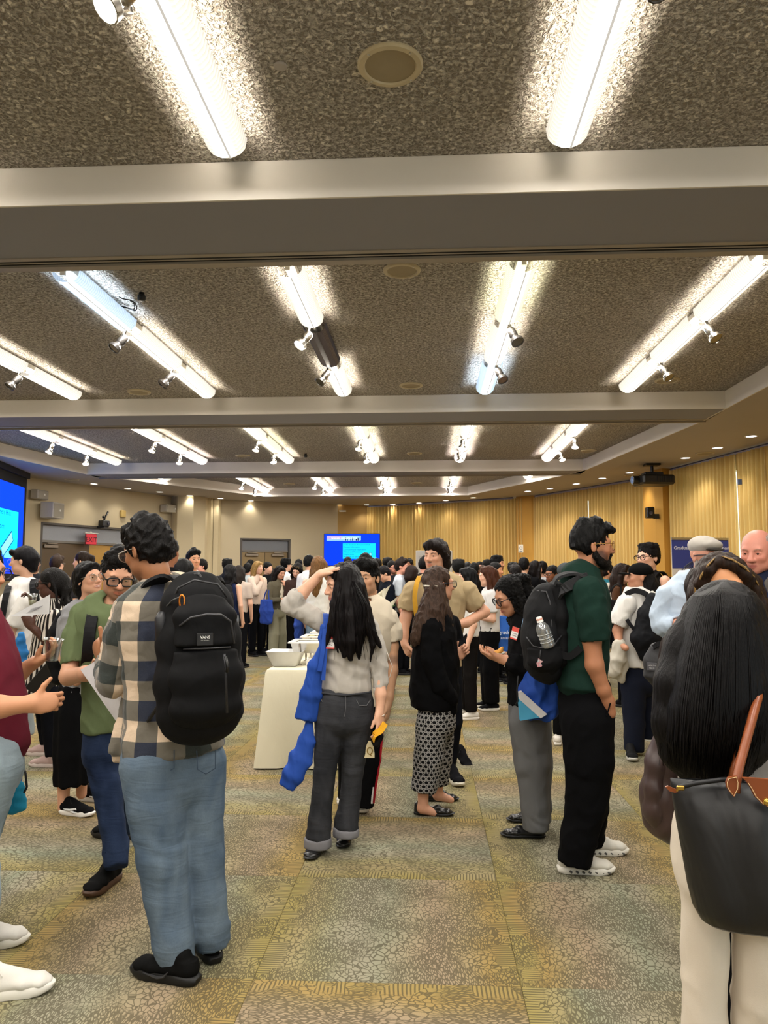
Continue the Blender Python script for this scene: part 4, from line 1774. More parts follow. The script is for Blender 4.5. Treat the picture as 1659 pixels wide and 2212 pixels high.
def sleeve(P,pts,m,flat=(0,1),seed=5,amp=.006,pat=None,name='sleeve',hollow=True,k=.012,fr=11,label=None):
 0
 sd=G_(P,k)
 W=[(P.p(a[0],a[1],a[2]),a[3])for a in pts]
 sd.chain(W,flat=flat)
 if hollow and flat[1]:
  e,r=W[-1]
  d=unit(e-W[-2][0])
  sd.seg(e-d*.03,e+d*.02,r*.80,r*.86,None,.004,'s')
 at=None
 if pat:
  def uv(V):
   best=np.full(len(V),1e9)
   out=np.zeros((len(V),3))
   acc=0.0
   for(p0,r0),(p1,r1)in zip(W,W[1:]):
    a=p1-p0
    L=np.linalg.norm(a)
    a=a/L
    u=unit(np.cross(a,(0.3,.9,.1)))
    v=np.cross(a,u)
    d=V-p0
    t=d@a
    q=np.linalg.norm(d-np.clip(t,0,L)[:,None]*a,axis=1)
    th=np.arctan2(d@v,d@u)
    o=np.stack([th*.055+pat[0],acc+t+pat[1],0*t],1)
    s_=q<best
    out[s_]=o[s_]
    best[s_]=q[s_]
    acc+=L
   return out
  at={'pat':uv}
 return P.garment(name,sd,m,amp,fr,seed,attr=at,label=label)
sleeve(A,[(282,1318,-.08,.066),(262,1375,-.08,.066),(246,1470,-.055,.064),(234,1445,.06,.054),(229,1424,.14,.042)],M_plaid,seed=7,amp=.008,pat=(.03,.02))
sleeve(A,[(450,1320,.09,.066),(460,1380,.12,.062),(462,1455,.22,.058),(400,1460,.33,.048),(330,1450,.42,.040)],M_plaid,seed=9,amp=.006,pat=(.0,.05))
M_jeansA=denim('#4f6074','#7a8a98')
jn=G_(A)
loftm(A,jn,[(376,1590,.175,.115),(374,1650,.188,.125),(374,1690,.185,.125)],U,flat=(1,0))
A.limb(jn,[(332,1650,-.05,70),(338,1740,-.06,60),(350,1850,-.06,52),(360,1930,-.05,46),(374,2030,-.05,42),(388,2104,-.04,37)],k=.018,flat=(0,1))
A.limb(jn,[(422,1650,.06,66),(428,1740,.06,54),(434,1850,.06,47),(442,1930,.06,43),(452,2000,.07,41),(460,2042,.08,36)],k=.018,flat=(0,1))
def leg_folds(z0,z1,amp,seed=1,knee=.48):
 def f(V):
  z=V[:,2]
  w=np.exp(-((z-z0)/.09)**2)+.9*np.exp(-((z-knee)/.10)**2)+.6*np.exp(-((z-z1)/.10)**2)
  s_=np.sin(z*62+3.0*sines(V,5,seed)+V[:,0]*26+V[:,1]*14)
  return .6*amp*w*s_*(0.6+0.6*sines(V,6,seed+5))
 return f
A.garment('jeans',jn,M_jeansA,.0035,4.5,21,disp=leg_folds(.12,.80,.0045,4))
for(px,w_)in((352,24),(445,20)):
 pk=MB()
 ring=[(px-w_,1622),(px-w_+2,1662),(px,1672),(px+w_,1660),(px+w_,1620)]
 off=-.135 if px<400 else-.085
 pk.tube([A.p(x,y,off)for x,y in ring],.0018,5)
 pk.build('pocket_stitching',denim('#3c4a5c','#55657a'),A.root)
f1,f2=at_z(418,2128,0),at_z(290,2096,0)
A.shoe((f1[0]+.02,f1[1]+.0),math.degrees(math.atan2(f2[1]-f1[1]-.02,f2[0]-f1[0])),.300,'#141414','#0e0e0e','runner')
sw=MB()
Ps=A.last_shoe
sw.tube([Ps(.20,.047,.030),Ps(.14,.046,.022),Ps(.115,.045,.028),Ps(.10,.044,.045)],[.002,.006,.005,.002],6)
sw.build('shoe_mark',paint('#2e2e30',.5),A.root)
g1,g2=at_z(468,2086,0),at_z(425,2035,0)
A.shoe((g1[0],g1[1]),math.degrees(math.atan2(g2[1]-g1[1],g2[0]-g1[0])),.295,'#141414','#0e0e0e','runner')
Ps=A.last_shoe
hl=MB()
hl.tube([Ps(-.002,-.012,.045),Ps(.004,-.012,.075)],.002,5)
hl.build('heel_tab',paint('#cfcfcf',.4),A.root)
# ---- his backpack
Mb=bag_mat('#121214',.75)
Mb2=bag_mat('#19191c',.6)
def bag_root(name,label,p,group=None,cat='backpack'):
 return thing(name,label,cat,p,group)
def part_sdf(sd,name,m,root,wr=.003,fr=9,seed=1,rel=1,label=None):
 V,Fq=sd.mesh()
 V=relax(V,Fq,rel,.5)
 if wr:
  N=normals(V,Fq)
  V=V+N*(ridged(V,fr,seed)*wr)[:,None]
  V=relax(V,Fq,1,.25)
 return link(name,mesh_np(name,V-ORG[root],Fq),m,root,label)
bp=bag_root('backpack','black backpack with a small white logo patch on the back of the man in plaid',A.p(432,1575,-.26))
bx,by=U,-Fd
b=Sdf(.0075,.03)
D0=-.20
loftm(A,b,[(424,1262,.09,.05,D0),(426,1300,.125,.085,D0-.01),(430,1380,.150,.10,D0-.03),(432,1470,.160,.105,D0-.03),(434,1545,.150,.095,D0-.03),(434,1566,.12,.07,D0-.03)],U)
part_sdf(b,'main_compartment',Mb,bp,.002,6,2)
b=Sdf(.0075,.025)
loftm(A,b,[(440,1300,.085,.03,D0-.09),(443,1330,.105,.042,D0-.105),(445,1395,.115,.042,D0-.115)],U,flat=(0,1))
part_sdf(b,'upper_pocket',Mb,bp,.0015,9,3)
b=Sdf(.0075,.025)
loftm(A,b,[(445,1404,.118,.045,D0-.105),(446,1460,.125,.055,D0-.11),(446,1530,.122,.05,D0-.105),(444,1556,.10,.03,D0-.10)],U,flat=(1,0))
part_sdf(b,'lower_pocket',Mb,bp,.002,7,4)
b=Sdf(.0075,.02)
loftm(A,b,[(364,1400,.03,.055,D0-.055),(362,1470,.042,.07,D0-.055),(372,1545,.035,.06,D0-.045)],U,flat=(1,0))
part_sdf(b,'side_pocket',bag_mat('#161618',.85),bp,.003,9,6)
def bagline(pts,r,col,name):
 mb=MB()
 mb.tube([A.p(*q)for q in pts],r,6)
 return mb.build(name,paint(col,.4),bp,smooth=True)
bagline([(388,1352,D0-.185),(412,1334,D0-.19),(447,1327,D0-.195),(478,1328,D0-.16),(498,1342,D0-.12),(506,1390,D0-.10)],.004,'#3a3a3e','zipper')
bagline([(396,1402,D0-.175),(445,1401,D0-.185),(498,1398,D0-.13)],.003,'#2b2b2e','zipper')
bagline([(484,1413,D0-.165),(487,1440,D0-.175),(490,1540,D0-.165)],.0045,'#242428','zipper')
bagline([(487,1418,D0-.175),(492,1440,D0-.182),(490,1452,D0-.18)],.005,'#0c0c0d','zip_pull')
bagline([(372,1300,D0-.10),(385,1270,D0-.11),(420,1253,D0-.11),(470,1262,D0-.07),(490,1290,D0-.05)],.004,'#2b2b2e','zipper')
bagline([(395,1262,D0-.03),(405,1243,D0-.03),(428,1240,D0-.03),(440,1256,D0-.03)],.008,'#101012','top_handle')
cb2=MB()
cb2.tube([A.p(393+5*math.cos(t)*1.1,1299+14*math.sin(t),D0-.155)for t in np.linspace(0,6.28,15)[:-1]],.0035,6,closed=True)
cb2.build('carabiner',metal('#e08a3a',.3),bp,smooth=True,label='orange carabiner')
bagline([(390,1289,D0-.14),(372,1297,D0-.13),(360,1310,D0-.11),(352,1324,D0-.10)],.003,'#3a3a3a','cord')
um=MB()
um.tube([A.p(350,1322,D0-.105),A.p(348,1335,D0-.11),A.p(352,1395,D0-.11)],[.012,.023,.026],12)
um=um.build('folding_umbrella',paint('#1d1d20',.45),None,smooth=True)
tag(um,'black folded umbrella in the side pocket of the plaid man\'s backpack','umbrella')
pn=unit(np.array([.35,-.93,.0]))
pc=A.p(443,1381,D0-.170)
PM=frame(pc,pn,(0,0,1))
pb=MB()
pb.box((-.028,-.022,-.002),(.028,.022,.002),mat=PM,bev=.0015)
po=pb.build('logo_patch',paint('#18181a',.5),bp)
text('lettering','VANS',PM@Matrix.Translation((0,.003,.0028)),.0135,paint('#e6e6e2',.5),po,'CENTER',.0003,True)
text('lettering','OFF THE WALL',PM@Matrix.Translation((0,-.005,.0028)),.0042,paint('#bdbdb8',.5),po,'CENTER',.0002)
band([A.p(398,1262,D0+.02),A.p(378,1246,-.11),A.p(345,1252,-.10),A.p(318,1275,-.085),A.p(300,1330,-.06),A.p(300,1390,.05)],.058,.014,U,'shoulder_strap',Mb2,bp)
band([A.p(440,1258,D0+.03),A.p(452,1250,-.05),A.p(470,1262,.04),A.p(476,1310,.10)],.058,.014,U,'shoulder_strap',Mb2,bp)
bagline([(345,1520,D0-.05),(318,1560,-.14),(300,1600,-.14),(278,1590,-.12),(276,1620,-.13)],.007,'#121214','hanging_strap')
pp=sheet([A.p(174,1447,.30),A.p(214,1421,.22),A.p(274,1500,.10),A.p(252,1560,.24)],.0012,'paper_sheet',paint('#dddcdf',.8),None,.01)
tag(pp,'white sheet of paper held between the plaid shirt and the green tee','paper')
# ================= the man in the maroon shirt at the left edge =========================
B=Person('man in a maroon shirt cut off by the left edge, holding a clear cup',3.05,-25,'tan')
B.head(B.p(-45,1238,.05),.235,82,-4,neck=B.p(-62,1315,.05),brow='#1a1512',lips='#a8685a')
B.skin.chain([(B.p(-62,1315,.05),.055),(B.p(-60,1370,.05),.09),(B.p(-40,1560),.10)],k=.02)
B.skin.chain([(B.p(-88,1382,-.15),.05),(B.p(-84,1505,-.19),.042),(B.p(0,1527,-.18),.040),(B.p(70,1520,-.16),.029)],k=.02)
B.hand(B.p(68,1520,-.16),B.p(106,1517,-.14),(.0,.9,-.1),(0,0,1),(1.05,1.1,1.2,1.3),(.55,.95,-.1),sc=.98,wr=.028)
B.skin.chain([(B.p(-62,1382,.18),.05),(B.p(-30,1480,.22),.042),(B.p(40,1455,.22),.036),(B.p(76,1430,.21),.027)],k=.02)
B.hand(B.p(74,1432,.21),B.p(108,1414,.21),(.25,-.15,.95),(-.6,-.8,0),(.5,.55,.6,.65),(.75,.15,.75),sc=.98,wr=.026)
B.finish_skin()
hs=Sdf(.006)
B.cap_hair(hs,top=.018,vol=1.03)
B.hair(hs,'#16110e','short',.008)
B.glasses('#1c1d2a',rim=.0026,w=.029,hgt=.022)
M_mar=fabric('#5f1d2a',.9,420,.15,.3)
sd=G_(B)
B.loft(sd,[(-76,1318,42,.08,.03),(-80,1345,74,.16,.02),(-76,1385,88,.215,.02),(-60,1450,94,.20,.02),(-42,1530,93,.17,.02),(-36,1600,94,.16,.02),(-34,1625,93,.16,.02)],flat=(1,1))
B.garment('shirt',sd,M_mar,.006,7,31)
sleeve(B,[(-90,1375,-.15,.075),(-90,1440,-.18,.074),(-84,1490,-.19,.068)],M_mar,seed=32)
sleeve(B,[(-62,1375,.18,.075),(-44,1440,.21,.066)],M_mar,seed=33)
sd=G_(B)
B.loft(sd,[(-34,1612,82,.155,.02),(-40,1660,84,.165,.02)],flat=(1,0))
B.limb(sd,[(-40,1660,-.07,82),(-75,1800,-.08,68),(-62,1930,-.10,56),(-62,2085,-.10,45)],k=.02,flat=(0,1))
B.limb(sd,[(-40,1660,.10,80),(-70,1800,.18,64),(-72,1930,.26,54),(-70,1990,.28,44)],k=.02,flat=(0,1))
B.garment('jeans',sd,denim('#8797a1','#a3b0b6'),.006,6,34,disp=leg_folds(.12,.85,.005))
a1,a2=at_z(-75,2165,0),at_z(62,2118,0)
B.shoe((a1[0],a1[1]),20,.300,'#d6d2ca','#e0dcd2','runner')
a1=at_z(-100,2050,0)
B.shoe((a1[0]-.0,a1[1]),14,.295,'#c9c4bc','#d8d3c8','runner')
cp=B.p(114,1404,.19)
cup=thing('plastic_cup','empty clear plastic cup held by the man in maroon','cup',cp)
ax=Vector((.12,-.05,1)).normalized()
Mc=frame(Vector(cp)-ax*.045,ax)
mb=MB()
mb.lathe([(.024,0),(.026,.004),(.030,.03),(.036,.075),(.039,.09),(.040,.091),(.038,.0905),(.034,.074),(.028,.03),(.024,.006),(.001,.005)],20,Mc,caps=False)
mb.build('cup_wall',clear_plastic('#eef3f3',.05),cup,smooth=True)
mb=MB()
mb.lathe([(.001,0),(.024,0),(.026,.003),(.026,.006),(.001,.006)],20,Mc,caps=False)
mb.build('cup_base',clear_plastic('#d6dcdc',.05),cup,smooth=True)
mb=MB()
mb.tube([Vector(Mc@Vector((.040*math.cos(t),.040*math.sin(t),.0905)))for t in np.linspace(0,6.28,25)[:-1]],.0016,6,closed=True)
mb.build('cup_rim',clear_plastic('#dfe6e6',.05),cup,smooth=True)
def cloth_block(sd_secs,P,U,name,m,root,wr=.006,seed=3,fr=9,h=.008):
 sd=Sdf(h,.02)
 loftm(P,sd,sd_secs,U)
 return part_sdf(sd,name,m,root,wr,fr,seed)
M_blue=fabric('#1d3f94',.75,500,.15,.5,.25)
M_teal=fabric('#1f86a8',.75,500,.15,.4,.25)
M_royal=fabric('#21489f',.7,500,.18,.5,.25)
ds=thing('drawstring_bag','blue and teal drawstring bag hanging behind the legs of the man in maroon','bag',B.p(38,1760,.25))
cloth_block([(10,1640,.05,.02,.25),(20,1690,.06,.03,.25)],B,(1,0,0),'bag_top',M_blue,ds)
cloth_block([(25,1700,.055,.03,.24),(34,1745,.05,.025,.24)],B,(1,0,0),'bag_corner',M_teal,ds)
mb=MB()
mb.tube([B.p(44,1640,.22),B.p(55,1670,.21),B.p(58,1700,.21),B.p(52,1712,.21)],.005,6)
mb.build('drawstring',paint('#101012',.6),ds,smooth=True)
# ================= man in the green tee =============================================
Cc=Person('bearded man in black glasses, olive green tee and dark jeans facing the camera',3.95,240,'#c8977a')
W_=Cc.head(Cc.p(253,1243),.236,32,-22,roll=3,neck=Cc.p(246,1310,.03),beard=('#4a3a30',.45),brow='#17110e',smile=.6,nose=1.1)
Cc.skin.chain([(Cc.p(246,1305,.03),.055),(Cc.p(235,1350,.04),.09),(Cc.p(225,1550,.04),.095)],k=.02)
Cc.skin.chain([(Cc.p(190,1335,.04),.045),(Cc.p(160,1390,0),.044),(Cc.p(148,1462,-.08),.043),(Cc.p(185,1455,-.22),.036),(Cc.p(212,1446,-.30),.028)],k=.02)
Cc.hand(Cc.p(210,1446,-.30),Cc.p(234,1440,-.36),(0,.5,.8),(0,0,1),(.5,.5,.6,.6),sc=.95)
Cc.skin.chain([(Cc.p(280,1335,.06),.045),(Cc.p(292,1440,.02),.042),(Cc.p(260,1450,-.16),.032)],k=.02)
Cc.finish_skin()
hs=Sdf(.0050)
Cc.cap_hair(hs,top=.018,vol=1.0,hairline=.058)
for(x,y,z,r)in((0,.05,.100,.034),(.034,.045,.092,.030),(-.034,.05,.092,.030),(0,.0,.118,.04),(.0,-.05,.11,.04),(.05,.0,.10,.03),(-.05,.0,.10,.03)):
 hs.ell(Cc.W(x,y,z),r,None,.012)
Cc.hair(hs,'#14100e','curly',.007,(34,34,34),seed=12)
Cc.glasses('#121010',rim=.0042,w=.029,hgt=.021,round_=False,z=.003,label='thick black rimmed glasses')
M_oliv=fabric('#5d6949',.92,420,.12,.3)
sd=G_(Cc)
Cc.loft(sd,[(246,1304,26,.07,.03),(240,1318,62,.10,.03),(232,1340,72,.125,.03),(228,1400,60,.13,.03),(226,1480,46,.13,.03),(226,1550,45,.13,.03),(227,1578,47,.135,.03)],flat=(1,1))
sd.ell(Cc.p(250,1297,-.01),(.062,.07,.035),None,.006,'s')
Cc.garment('tee_shirt',sd,M_oliv,.006,8,41)
mb=MB()
mb.tube([Cc.p(248,1303,.02)+np.array([.064*math.cos(t),.070*math.sin(t),.010*math.sin(t)])for t in np.linspace(0,6.28,25)[:-1]],.006,6,closed=True)
mb.build('collar',M_oliv,Cc.root,smooth=True)
sleeve(Cc,[(182,1330,.03,.074),(166,1380,0,.074),(162,1436,-.04,.070)],M_oliv,seed=42,amp=.006)
sleeve(Cc,[(285,1330,.05,.070),(294,1425,.02,.066)],M_oliv,seed=43,amp=.006)
mb=MB()
for k in range(3):
 mb.tube([Cc.p(238+k*2+16*math.sin(t)*.8,1368-26*math.cos(t)*(1-.1*k),-.135+.01*k)for t in np.linspace(.2,2.6,9)],.0022,5)
mb.build('chest_print',paint('#c9b13e',.6),Cc.root,smooth=True)
band([Cc.p(203,1330,.12),Cc.p(202,1318,.03),Cc.p(200,1330,-.085),Cc.p(194,1365,-.128),Cc.p(190,1410,-.12),Cc.p(186,1455,-.03)],.058,.012,(1,0,0),'backpack_strap',Mb2,Cc.root)
M_dj=denim('#1d2840','#32405c')
sd=G_(Cc)
Cc.loft(sd,[(226,1568,42,.12,.03),(227,1620,46,.13,.03)],flat=(1,0))
Cc.limb(sd,[(218,1640,0,34),(232,1700,-.05,31),(242,1780,-.10,26),(250,1830,-.13,26),(252,1873,-.17,25)],k=.018,flat=(0,1))
Cc.limb(sd,[(242,1640,.08,32),(262,1710,.22,27),(268,1790,.42,24)],k=.018,flat=(0,1))
Cc.garment('jeans',sd,M_dj,.005,7,44,disp=leg_folds(.14,.80,.006,7))
f1,f2=at_z(256,1895,0),at_z(245,1950,0)
Cc.shoe((f1[0],f1[1]),-98,.290,'#171717','#4a3324','runner')
f1=at_z(278,1812,0)
Cc.shoe((f1[0]+.04,f1[1]),172,.285,'#171717','#1c1916','sneaker')
# ================= smiling woman beside him ==========================================
D=Person('smiling woman in a grey tee and long black skirt with thin round glasses',5.0,185,'#d3a184')
D.head(D.p(192,1252),.216,60,8,roll=-6,female=True,neck=D.p(176,1314,.04),smile=1.3,brow='#1a1411',lips='#b06a60',jaw=1.02)
Wd=D.W
D.skin.chain([(D.p(180,1322,.04),.048),(D.p(180,1360,.03),.08),(D.p(178,1500),.09)],k=.02)
D.skin.chain([(D.p(150,1350,.05),.04),(D.p(140,1420,.0),.038),(D.p(165,1470,-.15),.030),(D.p(190,1462,-.20),.024)],k=.02)
D.skin.chain([(D.p(178,1500),.09),(D.p(150,1600,-.04),.07),(D.p(138,1690,-.04),.040),(D.p(137,1745,-.04),.034)],k=.02)
D.skin.chain([(D.p(178,1500),.09),(D.p(185,1600,.08),.07),(D.p(176,1680,.10),.038),(D.p(176,1715,.12),.033)],k=.02)
D.paint(Wd(0,.090,-.0590),np.array((.016,.02,.0036)),D.headM[1],lin('#e0d6c8'),.3)
D.finish_skin()
hs=Sdf(.0055)
D.cap_hair(hs,top=.012,vol=1.02,hairline=.060)
hs.chain([(Wd(0,-.06,.02),.072),(Wd(0,-.080,-.05),.060),(Wd(0,-.075,-.12),.045)],k=.02)
for sx in(-1,1):
 hs.chain([(Wd(sx*.02,.070,.098),.016),(Wd(sx*.058,.045,.075),.018),(Wd(sx*.076,.005,.025),.018),(Wd(sx*.072,-.045,-.03),.022)],k=.012)
D.hair(hs,'#121011','long',.004,seed=13)
D.glasses('#bdb6aa',rim=.0016,w=.027,hgt=.024,label='thin wire glasses')
M_grey=fabric('#8d8d90',.92,420,.1,.3)
sd=G_(D)
D.loft(sd,[(180,1318,18,.06,.04),(180,1335,48,.13,.03),(180,1370,52,.15,.03),(180,1440,42,.13,.02),(178,1500,42,.13,.0)],flat=(1,1))
sd.chain([(D.p(148,1345,.05),.07),(D.p(140,1405,.0),.062)],flat=(0,1))
D.garment('tee_shirt',sd,M_grey,.006,9,51)
M_blk=fabric('#0f0f11',.9,420,.2,.3,.15)
sd=G_(D)
D.loft(sd,[(172,1480,42,.13,.0),(168,1540,46,.16,.0),(164,1620,42,.17,.0),(162,1688,38,.165,.0)],flat=(1,1))
def pleats(V):
 return .007*np.sin(np.arctan2(V[:,1]-5.0,V[:,0]-D.p(165,1600)[0])*11+V[:,2]*3)*np.clip((1.0-V[:,2])/.5,0,1)
D.garment('skirt',sd,M_blk,.004,6,52,disp=pleats)
f1=at_z(122,1762,0)
D.shoe((f1[0],f1[1]+.05),-14,.262,'#141416','#e6e3de','runner',extra='#0c0c0c')
Ps=D.last_shoe
mb=MB()
mb.tube([Ps(.06,-.043,.045),Ps(.11,-.043,.040),Ps(.16,-.044,.052),Ps(.20,-.043,.035)],[.002,.008,.006,.001],6)
mb.tube([Ps(.11,-.043,.04),Ps(.14,-.043,.028),Ps(.17,-.046,.024)],[.004,.007,.001],6)
mb.build('shoe_mark',paint('#d8d8d8',.4),D.root)
f1=at_z(166,1733,0)
D.shoe((f1[0],f1[1]+.05),-8,.262,'#141416','#d8d5d0','runner',extra='#0c0c0c')
Ps=D.last_shoe
mb=MB()
mb.tube([Ps(.10,-.043,.042),Ps(.14,-.043,.036),Ps(.19,-.044,.044)],[.002,.007,.001],6)
mb.build('shoe_mark',paint('#c8c8c8',.4),D.root)
dbp=thing('backpack','black backpack slung behind the smiling woman in grey','backpack',D.p(120,1480,.16))
sd=Sdf(.010,.03)
loftm(D,sd,[(136,1330,.04,.06,.17),(132,1360,.058,.10,.19),(128,1420,.068,.11,.20),(130,1465,.052,.09,.19)],(1,0,0))
part_sdf(sd,'main_compartment',bag_mat('#15161a'),dbp,.006,7,3)
band([D.p(142,1330,.12),D.p(152,1316,.02),D.p(158,1345,-.11),D.p(152,1400,-.09)],.055,.012,(1,0,0),'shoulder_strap',bag_mat('#15161a'),dbp)
# ================= woman with braids ==================================================
E_=Person('dark-skinned woman with long black braids and glasses in a striped dress',6.1,115,'deep',lod='mid')
E_.head(E_.p(110,1262),.228,-82,-4,female=True,neck=E_.p(126,1310,.03),brow='#0a0706',lips='#4a2624',nose=1.15)
We=E_.W
E_.skin.chain([(E_.p(126,1308,.03),.05),(E_.p(124,1345,.03),.08),(E_.p(112,1460),.08)],k=.02)
E_.skin.chain([(E_.p(118,1340,-.1),.04),(E_.p(104,1390,-.12),.036),(E_.p(78,1362,-.16),.028),(E_.p(66,1352,-.18),.024)],k=.02)
E_.hand(E_.p(68,1354,-.18),E_.p(58,1338,-.2),(-.3,.8,.3),(-.3,0,1),(.6,.6,.6,.6),sc=.95)
E_.skin.chain([(E_.p(118,1340,.12),.04),(E_.p(98,1370,.12),.036),(E_.p(80,1320,.08),.027),(E_.p(72,1305,.06),.024)],k=.02)
E_.hand(E_.p(73,1306,.06),E_.p(66,1291,.05),(-.4,-.2,.5),(0,-1,0),(.7,.7,.7,.7),sc=.95)
E_.skin.chain([(E_.p(112,1460),.08),(E_.p(112,1560),.05),(E_.p(110,1620),.04)],k=.02)
E_.finish_skin()
hs=Sdf(.007)
E_.cap_hair(hs,top=.016,vol=1.04,hairline=.062)
hs.ell(We(0,-.07,.0),(.08,.085,.10),E_.headM[1],.02)
rg=random.Random(3)
for i in range(26):
 a=rg.uniform(-1,1)
 y0=rg.uniform(-.10,.0)
 L=rg.uniform(.22,.36)
 p0=We(a*.075,y0,.06+rg.uniform(-.05,.03))
 p1=We(a*.09,y0-.06,-.05)
 p2=We(a*.10+rg.uniform(-.02,.02),-.11+rg.uniform(-.05,.03),-.05-L*.5)
 p3=We(a*.11+rg.uniform(-.03,.03),-.12+rg.uniform(-.06,.04),-.05-L)
 hs.chain([(p0,.012),(p1,.011),(p2,.010),(p3,.008)],k=.004)
E_.hair(hs,'#171412','curly',.003,(60,60,60),seed=14,name='braids')
E_.glasses('#0f0e0e',rim=.0040,w=.027,hgt=.020,round_=False)
mb=MB()
mb.lathe([(.001,-.006),(.005,-.004),(.006,0),(.005,.004),(.001,.006)],10,Matrix.Translation(Vector(We(.080,-.004,-.04))))
mb.build('earring',paint('#eeeae2',.2),E_.root,smooth=True)
def stripes():
 t=NT('striped_cloth')
 a=t.n('ShaderNodeAttribute',attribute_name='pat')
 sp=t.n('ShaderNodeSeparateXYZ')
 t.l(a.outputs['Vector'],sp.inputs[0])
 n=t.noise(t.coord('Object',scale=(1,1,.3)),14,2)
 s_=t.math('FRACT',t.math('ADD',t.math('MULTIPLY',sp.outputs[0],34),t.math('MULTIPLY',n,1.2)))
 k=t.math('LESS_THAN',s_,.48)
 t.bsdf(t.mix(k,lin('#211d1c'),lin('#c9c0b4')),.9,spec=.1)
 return t.m
M_str=stripes()
sd=G_(E_,h=.009)
E_.loft(sd,[(126,1306,14,.05,.03),(122,1322,34,.13,.03),(118,1350,40,.17,.02),(108,1400,38,.16,.0),(98,1460,42,.18,0),(94,1520,44,.2,0)],flat=(1,1))
sd.chain([(E_.p(122,1335,-.13),.075),(E_.p(108,1385,-.15),.075)],flat=(0,1))
sd.chain([(E_.p(122,1335,.15),.075),(E_.p(104,1375,.14),.07)],flat=(0,1))
E_.garment('dress',sd,M_str,.006,8,61,attr={'pat':lambda V:np.stack([np.arctan2(V[:,1]-6.1,V[:,0]-E_.p(108,1400)[0])*.14,V[:,2],V[:,0]*0],1)})
sd=G_(E_)
E_.limb(sd,[(108,1500,-.08,24),(112,1580,-.08,20),(116,1632,-.08,17)],flat=(0,1))
E_.limb(sd,[(98,1500,.08,24),(100,1560,.08,19),(104,1606,.08,16)],flat=(0,1))
E_.garment('trousers',sd,fabric('#14151b',.9,420,.2,.3),.004,8,62)
f1=at_z(120,1657,0)
E_.shoe((f1[0]+.03,f1[1]),177,.262,'#b9a09b','#cfc0ba','runner')
f1=at_z(106,1632,0)
E_.shoe((f1[0]+.03,f1[1]),177,.262,'#b09792','#c9bab4','runner')
pp=sheet([E_.p(23,1331,-.2),E_.p(108,1284,-.25),E_.p(106,1326,-.25),E_.p(66,1330,-.22)],.002,'paper_sheet',paint('#d9d9dc',.8),None,.01)
tag(pp,'printed white paper held out by the woman with braids','paper')
mb=MB()
for i in range(9):
 t0=.25+.07*i
 a,b_=E_.p(48+t0*38,1329-t0*13-i*.2,-.235),E_.p(60+t0*40,1318-t0*18+i*.6,-.24)
 mb.tube([a,(a+b_)/2,b_],.0012,4)
mb.build('printed_lines',paint('#8f8f96',.8),pp)
mb=MB()
cpp=E_.p(70,1294,.0)
mb.lathe([(.024,-.05),(.032,0),(.038,.045),(.0365,.045),(.030,0),(.022,-.047)],16,Matrix.Translation(Vector(cpp)),caps=False)
c2=mb.build('plastic_cup',clear_plastic('#f0f2f0',.05),None,smooth=True)
tag(c2,'clear plastic cup of pale drink in the hand of the woman with braids','cup')
mb=MB()
mb.lathe([(.001,-.047),(.022,-.047),(.028,-.010),(.001,-.008)],16,Matrix.Translation(Vector(cpp)),caps=False)
mb.build('drink',paint('#c9c2a0',.2),c2,smooth=True)
fo=sheet([E_.p(54,1486,-.28),E_.p(106,1426,-.30),E_.p(134,1460,-.2),E_.p(92,1510,-.2)],.018,'folder',paint('#17161a',.5),None,.0)
tag(fo,'black folder held low in front of the black skirt','folder')
bt=thing('tote_bag','small blue bag hanging beside the striped dress','bag',E_.p(42,1440,.2))
cloth_block([(46,1370,.03,.02,.2),(42,1410,.07,.03,.2),(40,1440,.07,.03,.2)],E_,(1,0,0),'bag_body',fabric('#3277b8',.75,500,.15,.4),bt)
# ================= man in the white tee at the left ==================================
Fm=Person('man in a white tee and thin glasses looking left near the big screen',6.6,55,'#d3a78c',lod='mid')
Fm.head(Fm.p(50,1213),.238,-84,-2,neck=Fm.p(62,1268,.03),brow='#15110f')
Wf=Fm.W
Fm.skin.chain([(Fm.p(62,1268,.03),.056),(Fm.p(56,1310,.03),.09),(Fm.p(52,1420),.10)],k=.02)
Fm.skin.chain([(Fm.p(50,1300,-.16),.045),(Fm.p(22,1370,-.2),.04),(Fm.p(-6,1352,-.28),.03)],k=.02)
Fm.finish_skin()
hs=Sdf(.007)
Fm.cap_hair(hs,top=.014,vol=1.05,hairline=.048)
hs.chain([(Wf(-.05,.075,.085),.022),(Wf(0,.088,.075),.024),(Wf(.05,.075,.08),.022)],k=.015)
hs.chain([(Wf(0,-.07,.02),.07),(Wf(0,-.075,-.05),.05)],k=.02)
Fm.hair(hs,'#121014','long',.004,seed=16)
Fm.glasses('#bdb6aa',rim=.0018,w=.028,hgt=.022)
M_wt=fabric('#d6d3ce',.92,420,.06,.35)
sd=G_(Fm)
Fm.loft(sd,[(60,1262,17,.06,.03),(54,1278,40,.14,.02),(48,1310,46,.22,.02),(46,1370,40,.20,.0),(46,1440,38,.18,.0)],flat=(1,1))
sd.chain([(Fm.p(58,1300,-.18),.078),(Fm.p(30,1352,-.21),.075)],flat=(0,1))
Fm.garment('tee_shirt',sd,M_wt,.007,7,71)
mb=MB()
for k in range(3):
 mb.tube([Fm.p(38,1300+k*4,-.235),Fm.p(52,1298+k*4,-.22),Fm.p(58,1296+k*5,-.21)],.004,5)
mb.build('shirt_print',paint('#b03a40',.7),Fm.root)
sd=G_(Fm)
Fm.limb(sd,[(46,1430,-.08,22),(52,1520,-.08,18),(60,1588,-.08,14)],flat=(0,1))
Fm.limb(sd,[(44,1430,.08,22),(44,1520,.08,18),(44,1575,.08,14)],flat=(0,1))
Fm.garment('jeans',sd,denim('#8d979c','#a7b0b2'),.005,7,72)
